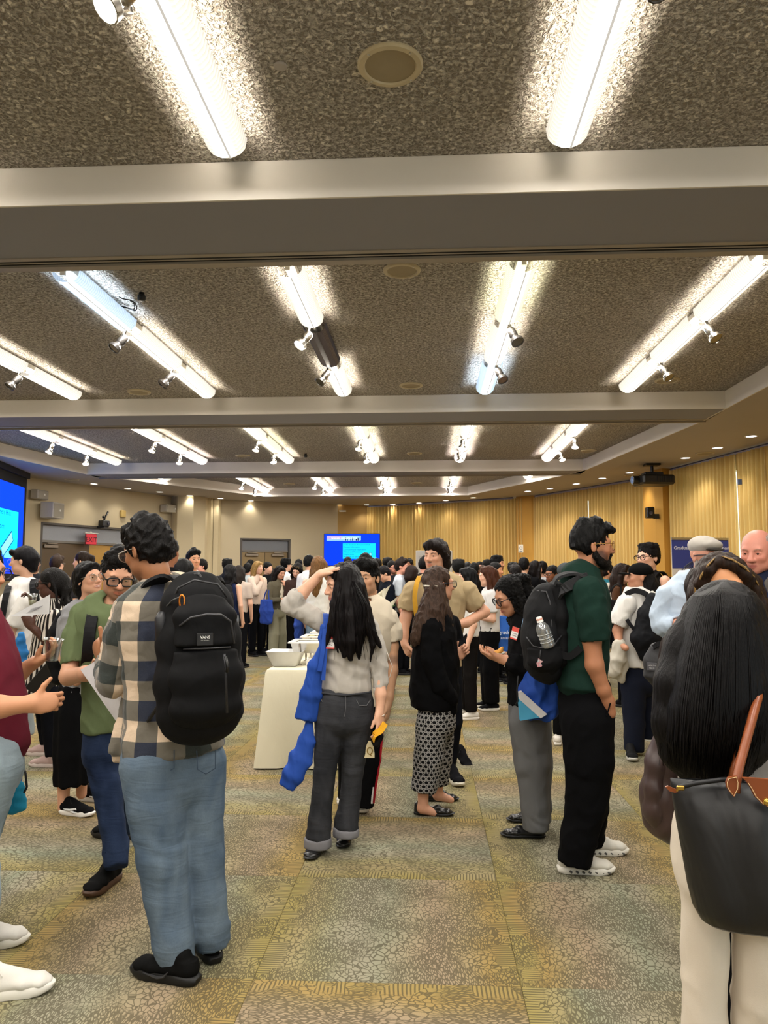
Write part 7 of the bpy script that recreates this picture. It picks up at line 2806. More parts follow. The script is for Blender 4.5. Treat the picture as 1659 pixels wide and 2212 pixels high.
O.loft(sd,[(1498,1440,52,.14,0),(1498,1500,54,.145,0)],flat=(1,0))
O.limb(sd,[(1476,1500,0,33),(1474,1600,0,27),(1472,1690,0,23)],flat=(0,1))
O.limb(sd,[(1522,1500,0,33),(1524,1600,0,27),(1524,1690,0,23)],flat=(0,1))
O.garment('trousers',sd,fabric('#2a2d36',.9),.005,7,163)
for px in(1472,1524):
 O.shoe((O.p(px,1700)[0],5.36),-90,.28,'#2a221c','#1a1512','loafer')
wb_=thing('waist_bag','dark grey waist bag with pale lettering beside the white shirt','bag',at_y(1418,1475,5.0))
sd=Sdf(.008,.02)
loftm(O,sd,[(1422,1405,.06,.05,-.3),(1418,1430,.075,.06,-.3),(1416,1455,.07,.055,-.3),(1424,1474,.05,.04,-.3)],(1,0,0))
part_sdf(sd,'bag_body',fabric('#3a3a3c',.7,400,.15,.3,.3),wb_,.004,8,4)
PM=frame(at_y(1408,1440,4.94),(-.25,-1,0))
mb=MB()
mb.box((-.030,-.024,-.002),(.030,.024,.002),mat=PM,bev=.0015)
lp=mb.build('logo_patch',paint('#55555a',.5),wb_)
for y in(.007,-.009):
 text('lettering','NORTH' if y>0 else 'FACE',PM@Matrix.Translation((0,y-.004,.0025)),.013,paint('#c9c9c9',.5),lp,'CENTER',.0003)
band([at_y(1404,1405,5.0),at_y(1425,1390,4.93),at_y(1448,1400,4.96)],.03,.006,(0,.3,1),'waist_strap',bag_mat('#18181a'),wb_)
# ================= bald man ==============================================================
Pm=Person('balding man with pink face and white hair in a grey blazer and navy shirt',4.3,1640,'#cf8b78')
Pm.head(Pm.p(1636,1192),.240,-42,-12,roll=2,neck=Pm.p(1650,1258,.04),brow='#8a6a5a',lips='#a05a55',nose=1.15,jaw=1.05)
Wp=Pm.W
Pm.skin.chain([(Pm.p(1650,1256,.04),.060),(Pm.p(1655,1300,.03),.10),(Pm.p(1655,1460,0),.11)],k=.02)
for x0,x1 in((1690,1668),(1626,1646)):
 Pm.hand(Pm.p(x0,1408,-.19),Pm.p(x1,1404,-.24),(0,.3,1),(0,0,1),(.5,.5,.5,.5))
Pm.finish_skin()
hs=Sdf(.0055,.012)
hs.ell(Wp(0,-.020,.030),(.081,.100,.088),Pm.headM[1])
hs.ell(Wp(0,.02,.120),(.060,.14,.050),Pm.headM[1],.015,'s')
hs.ell(Wp(0,.105,-.01),(.11,.072,.14),Pm.headM[1],.01,'s')
for sx in(-1,1):
 hs.ell(Wp(sx*.088,-.006,-.012),(.022,.024,.034),Pm.headM[1],.006,'s')
hs.ell(Wp(0,-.02,-.10),(.10,.12,.055),Pm.headM[1],.01,'s')
Pm.hair(hs,'#bfb3aa','short',.003,(40,40,30),seed=29)
M_blz=fabric('#55514c',.92,300,.15,.3)
M_nvs=fabric('#1a1f33',.9)
sd=G_(Pm)
Pm.loft(sd,[(1650,1250,30,.07,.04),(1654,1275,70,.12,.03),(1658,1320,84,.14,0),(1658,1460,80,.14,0)],flat=(1,1))
Pm.garment('shirt',sd,M_nvs,.005,8,171)
for i in range(3):
 mb=MB()
 mb.lathe([(.0055,0),(.0055,.003),(.001,.004)],10,frame(Pm.p(1646-i,1263+i*38,-.112-i*.012),(0,-1,0)))
 mb.build('button',paint('#dcd8d0',.3),Pm.root,ang=40)
sd=G_(Pm)
Pm.loft(sd,[(1652,1260,56,.11,.05),(1658,1298,92,.15,.02),(1660,1400,90,.158,0),(1660,1560,94,.158,0)],flat=(1,1))
sd.seg(Pm.p(1640,1240,-.13),Pm.p(1636,1480,-.17),.075,.045,None,.01,'s')
Pm.garment('blazer',sd,M_blz,.006,7,172)
sleeve(Pm,[(1716,1310,.0,.07),(1720,1400,-.02,.066),(1690,1408,-.18,.055)],M_blz,seed=173)
sleeve(Pm,[(1602,1310,.04,.07),(1592,1400,.02,.064),(1626,1412,-.20,.052)],M_blz,seed=175)
sd=G_(Pm,h=.012)
Pm.limb(sd,[(1632,1540,0,42),(1632,1700,0,33),(1632,1850,0,28)],flat=(0,1))
Pm.limb(sd,[(1690,1540,0,42),(1690,1700,0,33),(1690,1850,0,28)],flat=(0,1))
Pm.garment('trousers',sd,fabric('#23232a',.9),.005,7,174)
for px in(1632,1690):
 Pm.shoe((Pm.p(px,1850)[0],4.36),-90,.28,'#1c1714','#120f0d','loafer')
pp=sheet([Pm.p(1652,1316,-.25),Pm.p(1680,1300,-.2),Pm.p(1690,1340,-.2),Pm.p(1662,1334,-.25)],.0015,'paper_sheet',paint('#e2e0de',.8),None,.0)
tag(pp,'corner of white paper in front of the grey blazer at the right edge','paper')
# ================= person in black cap ====================================================
Nn=Person('person in a black cap and white shirt with long black hair seen from behind',6.9,1375,'#b98568',lod='mid')
Nn.head(Nn.p(1381,1248),.232,-94,2,neck=Nn.p(1398,1290,.0),brow='#15100e')
Wn=Nn.W
Nn.skin.chain([(Nn.p(1398,1288),.052),(Nn.p(1388,1320),.09),(Nn.p(1384,1430),.10)],k=.02)
Nn.skin.chain([(Nn.p(1350,1310,-.1),.046),(Nn.p(1334,1362,-.1),.042),(Nn.p(1338,1392,-.16),.032),(Nn.p(1352,1400,-.22),.026)],k=.02)
Nn.finish_skin()
cs=Sdf(.008,.015)
cs.ell(Wn(0,-.012,.058),(.088,.108,.075),Nn.headM[1])
cs.ell(Wn(0,-.01,-.03),(.12,.16,.058),Nn.headM[1],.01,'s')
cpo=Nn.garment('cap',cs,fabric('#141414',.9),.001,12,180)
vs=Sdf(.008,.01)
vs.ell(Wn(0,.125,.032),(.066,.062,.010),Nn.headM[1])
vv,vf=vs.mesh()
link('cap_brim',mesh_np('cap_brim',vv-Nn.org,vf),fabric('#1c1c1c',.9),cpo)
hs=Sdf(.009,.02)
hs.chain([(Wn(0,-.06,-.0),.075),(Wn(0,-.085,-.08),.085),(Wn(0,-.10,-.17),.08),(Wn(0,-.10,-.24),.05),(Wn(0,-.10,-.28),.02)])
Nn.hair(hs,'#131111','curly',.008,(16,16,8),seed=30)
sd=G_(Nn)
Nn.loft(sd,[(1398,1284,16,.06,.0),(1388,1296,44,.13,.0),(1386,1330,48,.16,.0),(1382,1390,44,.16,.0),(1380,1440,44,.155,.0)],flat=(1,1))
Nn.garment('shirt',sd,M_wt,.008,7,181)
sleeve(Nn,[(1354,1304,-.10,.086),(1340,1335,-.10,.086),(1334,1352,-.10,.082)],M_wt,seed=182,amp=.008)
M_nvt=fabric('#171b29',.9,420,.2,.3)
sd=G_(Nn)
Nn.loft(sd,[(1382,1430,40,.14,0),(1382,1470,40,.145,0)],flat=(1,0))
Nn.limb(sd,[(1368,1480,-.06,26),(1370,1560,-.06,22),(1370,1622,-.06,20)],flat=(0,1))
Nn.limb(sd,[(1394,1480,.08,26),(1398,1550,.08,22),(1398,1592,.10,18)],flat=(0,1))
Nn.garment('trousers',sd,M_nvt,.005,7,183)
f=at_z(1370,1640,0)
Nn.shoe((f[0],f[1]+.15),-98,.28,'#232325','#bdbab4','sneaker')
f=at_z(1402,1604,0)
Nn.shoe((f[0],f[1]+.12),-60,.28,'#c4c0ba','#d6d3cc','sneaker')
nb=bag_root('backpack','black sling backpack on the back of the person in the black cap',Nn.p(1400,1420,-.2))
sd=Sdf(.010,.03)
loftm(Nn,sd,[(1410,1292,.05,.05,-.2),(1402,1330,.095,.08,-.21),(1396,1380,.125,.09,-.21),(1400,1412,.09,.07,-.2)],(1,0,0))
part_sdf(sd,'main_compartment',bag_mat('#15171c'),nb,.006,7,3)
band([Nn.p(1404,1300,-.2),Nn.p(1396,1284,-.16),Nn.p(1372,1276,-.13),Nn.p(1352,1284,-.13)],.045,.012,(0,.3,1),'shoulder_strap',bag_mat('#1a1a1d'),nb)
band([Nn.p(1372,1362,-.2),Nn.p(1362,1350,-.2),Nn.p(1354,1338,-.19)],.03,.008,(0,.3,1),'lower_strap',bag_mat('#1a1a1d'),nb)
bj=thing('jacket','folded beige jacket hanging from the arm of the person in the black cap','jacket',Nn.p(1335,1460,-.1))
sd=Sdf(.010,.02)
loftm(Nn,sd,[(1338,1395,.06,.06,-.15),(1334,1425,.065,.07,-.15),(1328,1452,.055,.06,-.15)],(1,0,0))
loftm(Nn,sd,[(1342,1400,.05,.04,-.12),(1344,1440,.045,.05,-.12),(1342,1466,.035,.04,-.12)],(1,0,0))
part_sdf(sd,'jacket_cloth',fabric('#b9b3a6',.9,300,.1,.4),bj,.010,(9,9,5),5)
# ================================================================== THE CROWD FARTHER BACK
def crowd(label,px,top,Y,yaw,skin='light',hair='short',hc='#15110f',tcol='#1a1a1c',bcol='#17181c',arms='down',slv='short',fem=False,hy=None,hp=0,hr=0,beard=None,glass=None,lod='far',shoes=('#17171a','#1c1c1e'),wide=1.0,w=1.0,skirt=False,inner=None,tops='shirt',legs=True,hscale=1.0):
 0
 P=Person(label,Y,px,skin,lod,base=(at_y(px,top,Y)[0],Y,0))
 H=at_y(px,top,Y)[2]-(.015 if hair not in('cap','beanie')else .02)
 s=H/1.72
 X0=P.org[0]
 u,f=lateral(yaw)
 def q(x,y,z):
  return np.array([X0,Y,0])+u*x*s*w+f*y*s+np.array([0,0,z*s])
 hh=.232*min(1.03,max(.93,s))*hscale
 c=q(0,.02+.03*(hp<-10),0)
 c[2]=H-hh*.52
 P.head(c,hh,yaw if hy is None else hy,hp,hr,female=fem,beard=beard,neck=q(0,-.01,1.43))
 Wc=P.W
 sk=P.skin
 sk.chain([(q(0,-.01,1.43),.05*s),(q(0,0,1.36),.08*s),(q(0,0,.98),.09*s)],k=.02)
 A_={}
 for sx in(-1,1):
  a=arms if isinstance(arms,str)else arms[0 if sx<0 else 1]
  sh_=q(sx*.175,0,1.38)
  if a=='down':
   e,wr=q(sx*.225,-.01,1.08),q(sx*.215,.07,.84)
   mid=q(sx*.205,.10,.76)
   pn=-u*sx
  elif a=='bent':
   e,wr=q(sx*.22,.0,1.09),q(sx*.10,.24,1.12)
   mid=q(sx*.05,.28,1.15)
   pn=np.array([0,0,1.0])
  elif a=='phone':
   e,wr=q(sx*.20,.06,1.09),q(sx*.08,.26,1.22)
   mid=q(sx*.05,.29,1.28)
   pn=-f
  elif a=='face':
   e,wr=q(sx*.20,.16,1.14),q(sx*.06,.17,1.36)
   mid=q(sx*.03,.15,1.43)
   pn=-f
  else:
   e,wr=q(sx*.24,-.08,1.12),q(sx*.18,.06,.98)
   mid=q(sx*.12,.10,.96)
   pn=-u*sx
  A_[sx]=(sh_,e,wr,mid)
  sk.chain([(sh_,.048*s),(e,.038*s),(wr,.027*s)],k=.015)
  P.hand(wr,mid,pn,f if a!='down' else f,(.5,.5,.6,.6),sc=.95*s)
 if skirt:
  for sx in(-1,1):
   sk.chain([(q(sx*.08,0,.8),.07*s),(q(sx*.09,0,.45),.05*s),(q(sx*.09,0,.08),.034*s)],k=.015)
 P.finish_skin()
 h_=Sdf(P.hs*.95,.012)
 k=hair
 if k in('cap','beanie'):
  h_.ell(Wc(0,-.012,.055),np.array((.086,.106,.078))*hh/.232,P.headM[1])
  h_.ell(Wc(0,.01,-.035),np.array((.12,.16,.060))*hh/.232,P.headM[1],.008,'s')
  o=P.garment(k,h_,fabric(hc,.9),.001,12,3)
  if k=='cap':
   v=Sdf(P.hs,.008)
   v.ell(Wc(0,.115,.035),np.array((.062,.058,.012))*hh/.232,P.headM[1])
   vv,vf=v.mesh()
   link('cap_brim',mesh_np('cap_brim',vv-P.org,vf),fabric(hc,.9),o)
  h_=Sdf(P.hs,.012)
  h_.ell(Wc(0,-.055,-.01),np.array((.070,.050,.05))*hh/.232,P.headM[1])
  P.hair(h_,'#15110f','short',.003)
 else:
  P.cap_hair(h_,top=.016,vol=1.03,hairline=.055)
  if k=='long':
   h_.chain([(Wc(0,-.055,.03),.078),(Wc(0,-.075,-.07),.085),(Wc(0,-.085,-.17),.078),(Wc(0,-.09,-.27),.055),(Wc(0,-.09,-.34),.02)],k=.02)
   for sx in(-1,1):
    h_.chain([(Wc(sx*.035,.055,.095),.022),(Wc(sx*.070,.035,.05),.022),(Wc(sx*.082,-.005,-.03),.028),(Wc(sx*.085,-.02,-.14),.034),(Wc(sx*.08,-.03,-.24),.018)],k=.02)
  elif k=='bob':
   h_.chain([(Wc(0,-.055,.03),.080),(Wc(0,-.070,-.07),.082),(Wc(0,-.065,-.13),.05)],k=.02)
   for sx in(-1,1):
    h_.chain([(Wc(sx*.035,.055,.095),.022),(Wc(sx*.075,.03,.04),.024),(Wc(sx*.082,-.005,-.06),.030)],k=.02)
  elif k=='pony':
   h_.chain([(Wc(0,-.095,.07),.030),(Wc(0,-.135,.05),.032),(Wc(0,-.15,-.04),.030),(Wc(0,-.14,-.12),.012)],k=.02)
  elif k=='bun':
   h_.ell(Wc(0,-.10,-.035),.040,None,.015)
  elif k in('curly','afro'):
   h_.ell(Wc(0,-.02,.055),np.array((.095,.105,.085))*(1.0 if k=='curly' else 1.1),P.headM[1],.02)
   h_.ell(Wc(0,.075,-.035),(.075,.05,.085),P.headM[1],.01,'s')
   for i in range(7):
    t=i/7*6.28
    h_.ell(Wc(.06*math.cos(t),-.01+.06*math.sin(t),.105),.034,None,.012)
  elif k=='quiff':
   for(x,y,z,r)in((0,.055,.105,.036),(.04,.05,.095,.034),(-.04,.055,.095,.034),(.0,.0,.128,.036)):
    h_.ell(Wc(x,y,z),r,None,.012)
  P.hair(h_,hc,'long' if k in('long','bob','pony','bun')else('curly' if k in('curly','afro')else 'short'),.006 if k not in('curly','afro')else .009)
 if glass:
  P.glasses(glass,rim=.0032,w=.028,hgt=.021,lens=False)
 sd=G_(P,.015)
 dz=np.array([0,0,1])
 secs=[(q(0,-.01,1.445),(.06*s,.06*s)),(q(0,-.01,1.41),(.14*s*w,.085*s)),(q(0,0,1.35),(.190*s*w,.112*s)),(q(0,0,1.22),(.182*s*w,.120*s)),(q(0,0,1.06),(.160*s*w,.115*s)),(q(0,0,.93),(.172*s*w,.122*s))]
 if slv=='none':
  secs[2]=(secs[2][0],(.160*s*w,.105*s))
  secs[1]=(secs[1][0],(.11*s*w,.08*s))
 sd.chain(secs,U=u,flat=(0,1))
 if slv in('short','long'):
  for sx in(-1,1):
   a,e,wr,_m=A_[sx]
   if slv=='short':
    sd.chain([(a,.066*s),(a+(e-a)*.72,.060*s)],k=.02,flat=(0,1))
   else:
    sd.chain([(a,.064*s),(e,.054*s),(e+(wr-e)*.95,.040*s)],k=.02,flat=(0,1))
 mt=tcol if not isinstance(tcol,str)else fabric(tcol,.92,420,.1,.3)
 P.garment(tops,sd,mt,.006,8,int(px)%97)
 if inner:
  sd=G_(P,.01)
  sd.chain([(q(0,.055,1.40),(.045*s,.055*s)),(q(0,.075,1.25),(.055*s,.065*s)),(q(0,.072,1.0),(.06*s,.065*s))],U=u,flat=(1,1))
  P.garment('inner_shirt',sd,fabric(inner,.9),.002,8,4)
 if legs:
  sd=G_(P,.015)
  mb_=bcol if not isinstance(bcol,str)else fabric(bcol,.92,420,.15,.3)
  if skirt:
   sd.chain([(q(0,0,1.0),(.155*s,.11*s)),(q(0,0,.8),(.185*s,.15*s)),(q(0,0,.35),(.20*s,.18*s))],U=u,flat=(0,1))
   P.garment('skirt',sd,mb_,.005,6,5)
  else:
   sd.chain([(q(0,0,.98),(.16*s*w,.115*s)),(q(0,0,.86),(.178*s*w,.125*s))],U=u)
   for sx in(-1,1):
    sd.chain([(q(sx*.085,0,.84),.088*s),(q(sx*.095,.01,.48),.064*s*wide),(q(sx*.10,0,.09),.052*s*wide*(1.15 if wide>1 else 1))],k=.015,flat=(0,1))
   P.garment('trousers',sd,mb_,.005,7,6)
  a=math.degrees(math.atan2(f[1],f[0]))
  for sx in(-1,1):
   b=q(sx*.10,-.09,0)
   P.shoe((b[0],b[1]),a+sx*-6,.27*s,shoes[0],shoes[1],'sneaker')
 P.q,P.u,P.f,P.s=q,u,f,s
 return P
def crowd_pack(P,label,col='#141417',lodh=.014,big=1.0,off=0):
 q,u,s=P.q,P.u,P.s
 r=thing('backpack',label,'backpack',q(off,-.22,.95))
 sd=Sdf(lodh,.03)
 sd.chain([(q(off,-.20,1.36),(.10*s*big,.06*s)),(q(off,-.235,1.22),(.14*s*big,.085*s*big)),(q(off,-.24,1.05),(.145*s*big,.09*s*big)),(q(off,-.22,.98),(.11*s*big,.06*s))],U=u)
 part_sdf(sd,'main_compartment',bag_mat(col),r,.004,7,3)
 sd=Sdf(lodh,.02)
 sd.chain([(q(off,-.315,1.16),(.10*s*big,.03*s)),(q(off,-.32,1.03),(.105*s*big,.03*s))],U=u)
 part_sdf(sd,'front_pocket',bag_mat(col),r,.003,7,4)
 for sx in(-1,1):
  band([q(sx*.09,-.16,1.36),q(sx*.10,-.05,1.46),q(sx*.11,.07,1.42),q(sx*.13,.13,1.30),q(sx*.15,.09,1.12)],.05,.012,u,'shoulder_strap',bag_mat(col),r)
 return r
def crowd_tote(P,label,col,x,y,ztop,hgt,wid,handle_z=1.40,side=1,flat_u=None,txt=None):
 q,u,f=P.q,P.u,P.f
 U_=f if flat_u is None else flat_u
 r=thing('tote_bag',label,'bag',q(x,y,ztop-hgt))
 sd=Sdf(.013,.02)
 m=fabric(col,.75,400,.15,.45,.25)
 sd.chain([(q(x,y,ztop),(wid*.46,.02)),(q(x,y,ztop-hgt*.5),(wid*.52,.045)),(q(x,y,ztop-hgt),(wid*.48,.035))],U=U_,flat=(1,0))
 part_sdf(sd,'bag_body',m,r,.008,(8,8,4),5)
 for k in(-1,1):
  e=U_*wid*.22*k
  band([q(x,y,ztop-.03)+e,q(x*.95,y*.6,(ztop+handle_z)/2)+e*.5,q(side*.15,0,handle_z)+e*.15,q(side*.14,-.04,handle_z-.03)],.025,.006,u,'handle',m,r)
 return r
# --- left, behind the group with the man in maroon
crowd('bearded man in glasses peeping out between the white tee and the braids',74,1197,10.2,32,'light','quiff','#17120f','#23252a',glass='#17120f',beard=('#2a1e18',.8),arms='bent')
crowd('person with tousled brown hair in front of the dark left door, face hidden',122,1199,11.0,170,'fair','quiff','#3c2c20','#7c7466',glass='#55504a')
crowd('young woman with a high ponytail in profile in front of the left door',181,1191,9.8,-88,'fair','pony','#2a1d15','#2b2a2e',fem=True,arms='bent')
crowd('tall dark haired person right behind the head of the man in plaid',364,1160,6.6,175,'brown','short','#141112','#161618',slv='long')
crowd('person with black hair low behind the plaid shoulder',395,1206,8.2,165,'brown','bob','#0f0e0f','#141416',slv='long')
P=crowd('smiling man with short black hair, white shirt and dark vest beside the cream column',417,1186,9.6,40,'#d29b78','quiff','#0e0c0c','#d9d5ce',slv='long',inner='#16161a',lod='mid',arms='bent')
band([P.q(-.10,-.08,1.46),P.q(-.11,.08,1.42),P.q(-.11,.13,1.2),P.q(-.1,.13,1.0)],.05,.01,P.u,'cream_strap',fabric('#d9c9a4',.9),P.root)
crowd('man in a black jumper facing left in front of the cream wall',437,1207,13.4,-50,'pink','short','#15110f','#141416',slv='long')
crowd('person with wavy black hair behind the long straight black hair',491,1207,14.0,175,'light','curly','#0f0d0d','#2a2a2e')
# --- the woman with the backpack and her neighbours
U2=crowd('woman with long straight black hair, sleeveless navy top and wide grey jeans seen from behind',496,1219,12.1,160,'fair','long','#0f0d0f','#1f2745',denim('#6d737b','#8d9298'),slv='none',fem=True,wide=1.5,lod='mid',shoes=('#2a2a2c','#2a2a2c'))
crowd_pack(U2,'black backpack of the woman with long straight hair and grey jeans','#151517',off=.09)
crowd('woman with long dark brown hair right beside the black straight hair',516,1221,13.0,172,'fair','long','#2b2420','#b9a99c',fem=True)
V2=crowd('black haired person in a pale denim vest and navy trousers, seen from behind',535,1216,15.6,160,'fair','bun','#0e0d0e','#b9c3c2','#171a26',slv='short',fem=True)
crowd_tote(V2,'bright blue tote bag with long handles on the pale denim vest','#3a78c8',.26,.0,1.20,.55,.34,side=1)
crowd('person with black hair just left of the blond hair by the far door',541,1209,17.0,170,'fair','short','#0e0d0e','#2a2c33')
crowd('blond woman touching her face, pale pink top, in front of the far door',556,1212,15.0,60,'fair','long','#b08a52','#d3bfae',fem=True,slv='long',arms=('down','face'),inner=None)
crowd('young man with black fringe looking right in front of the far door',577,1214,15.9,62,'fair','short','#0f0d0d','#1b1b1d',hp=-8)
crowd('person in black with dark hair just behind the woman in the olive blazer',590,1228,16.6,150,'fair','bob','#1a1514','#151517')
T2=crowd('woman in an olive blazer, cream top and sage trousers eating',601,1222,14.2,52,'#cf9a7c','long','#1c1513','#5f5949',fabric('#94917b',.92,380,.08,.25),fem=True,slv='long',arms=('face','bent'),inner='#d9cfb8',wide=1.45,lod='mid',shoes=('#d8d5d0','#dcd9d2'),tops='blazer',hp=-14)
crowd_tote(T2,'navy blue tote bag on the arm of the woman in the olive blazer','#27459a',.27,.0,1.12,.42,.36,handle_z=1.38,side=1)
crowd('man with curly black hair and glasses in a white tee, seen from behind',617,1206,15.3,130,'fair','curly','#0c0b0c','#dcdad6','#141418',glass='#141214',lod='mid')
crowd('dark haired head low between the white tee and the brown jumper',631,1222,15.9,160,'fair','bob','#191312','#151517',fem=True)
X2=crowd('woman with sunglasses on her dark hair looking down at a red book',644,1216,13.7,-12,'fair','long','#171110','#3a2a24','#131315',fem=True,slv='long',arms='bent',hp=-28,hr=12,lod='mid')
mb=MB()
for sx in(-1,1):
 mb.tube([X2.W(sx*.036+.026*math.cos(t),.072,.100+.020*math.sin(t))for t in np.linspace(0,6.28,14)[:-1]],.004,5,closed=True)
mb.build('sunglasses',paint('#6d5a35',.3),X2.root)
bk=MB()
bk.box(tuple(X2.q(-.07,.30,1.12)-np.array([.0,.0,0])),tuple(X2.q(-.07,.30,1.12)+np.array([.16,.10,.02])))
tag(bk.build('book',paint('#7c2f2a',.5)),'small red book in the hands of the woman in brown','book')
crowd('person with black hair behind the woman with sunglasses in her hair',645,1208,17.0,175,'fair','short','#0f0d0e','#222226')
crowd('tall man with black hair in a white shirt just left of the blond hair',667,1199,13.4,140,'#c99a7c','short','#0c0b0d','#d5d5d6','#1a1b20',lod='mid')
crowd('person in a dark cap right behind the long blond hair',686,1206,13.6,110,'fair','cap','#1c1c20','#26262a')
Y2=crowd('woman with long honey blond hair in a white top and light jeans seen from behind',688,1202,11.0,172,'fair','long','#7d5a35','#d6d4d0',denim('#5f7890','#8ba0b2'),fem=True,slv='none',lod='mid',hscale=1.25)
crowd_tote(Y2,'blue tote bag at the side of the woman with long blond hair','#233f8c',-.27,.0,.98,.36,.36,side=-1)
# --- around the television
crowd('dark haired person in front of the television, left one',751,1203,15.8,175,'fair','short','#14100f','#1c1c20')
crowd('dark haired person in front of the television, lower one',754,1212,14.0,160,'brown','curly','#231a16','#24252b')
crowd('man turned left at the right end of the television',815,1206,16.0,-70,'pink','short','#17120f','#2c2f3a')
Z2=crowd('man in a navy sweater and black trousers bending over the table',836,1222,12.0,-70,'light','short','#161216','#131722','#121216',slv='long',arms='bent',hp=-30,lod='mid',shoes=('#d8d6d0','#dcdad2'),w=1.15)
# --- row in front of the back curtain
crowd('man with glasses and a beard in front of the curtain right of the television',846,1211,14.2,40,'pink','short','#15110f','#22242a',glass='#141214',beard=('#241a15',.8))
crowd('black haired man whose back shows above the glasses wearer',837,1205,15.2,170,'fair','afro','#0d0c0d','#1b1c20')
crowd('young man in a pale grey tee with brown hair in profile by the curtain',865,1206,12.3,84,'pink','quiff','#241915','#b9c0c9',lod='mid')
crowd('dark skinned man facing the camera by the back curtain',884,1206,15.8,-25,'brown','short','#0d0c0c','#1c1d22')
crowd('woman with dark brown hair in a dark brown jacket holding up a phone',888,1221,12.2,150,'fair','bob','#2a1c17','#241d1b',fem=True,slv='long',arms='phone')
crowd('man with thick black hair seen from behind beside the grey stand',915,1203,12.6,165,'pink','quiff','#0f0d0d','#2a211e')
crowd('black haired person just right of the tan shirt collar',990,1208,11.5,170,'fair','curly','#0f0e0e','#16161a')
crowd('person with smooth black hair between the tan shirt and the reddish hair',1010,1214,14.4,175,'fair','bob','#0c0b0d','#17171b')
c1=crowd('man with black hair and a dark grey backpack, fourth head right of the tan shirt',1024,1215,12.6,150,'brown','short','#0d0c0c','#17181b')
crowd_pack(c1,'dark grey backpack of the man in front of the back curtain','#2c2f33')
w1=crowd('black haired woman in a white blouse half hidden by the tan shirt',1011,1225,8.5,-80,'fair','long','#0d0c0e','#d8d5d0','#1a1716',fem=True,slv='short',lod='mid',shoes=('#cfcbc3','#e0dcd4'),wide=1.15)
crowd('man in dark rimmed glasses facing us under the back curtain',1036,1213,15.8,5,'pink','short','#0f0d0d','#c9bccb',glass='#120f10')
crowd('brown haired person just above the reddish hair',1042,1221,13.4,170,'fair','bob','#4a3222','#2a2a2e',fem=True)
crowd('tall man with wavy black hair and beard in a black jacket by the curtain',1072,1200,12.4,62,'tan','curly','#0e0c0c','#141416',slv='long',beard=('#17110e',.8),lod='mid')
crowd('man with short black hair in a grey tee below the bearded man',1069,1214,11.6,60,'tan','short','#0e0c0c','#4d4f50')
crowd('person seen past the ear of the tall bearded man',1052,1208,14.6,80,'fair','short','#14100f','#1d1e22')
# --- woman with reddish hair and blue tote
M2=crowd('woman with wavy reddish brown hair in a white top and wide black trousers',1056,1222,9.1,-84,'fair','long','#4f2c1c','#d6d4d2','#101012',fem=True,slv='short',arms='bent',wide=1.5,lod='mid',shoes=('#17171a','#e2dfd8'),hscale=1.05)
mt_=crowd_tote(M2,'bright blue tote bag with white lettering on the arm of the woman with reddish hair','#2e62b8',.10,-.22,1.12,.42,.40,handle_z=1.36,side=1)
PM=frame(M2.q(.10,-.22,.90)+np.array([.02,-.10,0]),(0,-1,0))
text('lettering','graduate',PM@Matrix.Translation((-.11,.0,0)),.060,paint('#dfe6f0',.6),mt_,'LEFT',.002,True)
text('lettering','center',PM@Matrix.Translation((-.11,-.06,0)),.045,paint('#dfe6f0',.6),mt_,'LEFT',.002)
band([M2.q(.10,.12,1.24),M2.q(.16,.02,1.28),M2.q(.14,-.10,1.25)],.025,.006,(0,0,1),'blue_strap',fabric('#27406e',.8),M2.root)
# --- between the curly hair and the green tee
crowd('black haired man seen from behind just left of the ochre column',1131,1204,12.2,160,'fair','short','#0c0b0c','#131316',slv='long',lod='mid')
crowd('person with short dark hair looking left, low in front of the ochre column',1114,1219,11.2,200,'fair','quiff','#1b1514','#232324')
crowd('dark curly head at the edge of the curtain left of the ochre column',1108,1215,13.6,170,'fair','curly','#0d0c0d','#d5d0c8')
crowd('woman with long straight dark hair in a black coat right of the ochre column',1155,1211,12.4,120,'fair','long','#150f10','#121214',fem=True,slv='long',lod='mid')
c2=crowd('man with short black hair and a dark backpack right of the long dark hair',1171,1212,12.6,160,'fair','short','#0d0c0d','#c9c9cd',lod='mid')
crowd_pack(c2,'dark green-grey backpack right of the woman in the black coat','#2d3434')
crowd('man in a grey suit and white shirt with glasses and moustache turned left',1194,1221,10.8,-52,'brown','short','#0f0d0c','#8d8a84',slv='long',inner='#dcd6cf',glass='#1a1614',beard=('#1a120e',.6),tops='suit_jacket',lod='mid')
crowd('person in a dark grey cap and black clothes behind the black backpack',1222,1213,7.2,165,'light','beanie','#3c4042','#121214','#101012',lod='mid',slv='long',shoes=('#cfc9c0','#dfdad0'))
# --- right of the green tee
b2=crowd('woman with very long brown hair and cream trousers just right of the green tee',1285,1215,11.4,165,'fair','long','#33221a','#cfc9bf','#d9d0bb',fem=True,slv='long',wide=1.4,lod='mid',shoes=('#d6cdbb','#d6cdbb'))
crowd('woman in teal in profile right of the green tee',1311,1217,12.2,88,'tan','bun','#1d1514','#1f5a68',fem=True)
g2=crowd('woman with long brown hair and glasses in a brown jacket beside the black cap',1342,1217,9.4,62,'fair','long','#2b1c15','#4e3320','#15151a',fem=True,slv='long',glass='#b9b2a8',lod='mid',arms='bent')
bb=thing('shoulder_bag','black shoulder bag of the woman in the brown jacket','bag',at_y(1322,1365,9.0))
sd=Sdf(.012,.02)
sd.chain([(at_y(1322,1296,9.0),(.12,.04)),(at_y(1320,1330,9.0),(.15,.06)),(at_y(1318,1352,9.0),(.11,.05))],U=(1,0,0),flat=(1,0))
part_sdf(sd,'bag_body',bag_mat('#141416'),bb,.005,8,3)
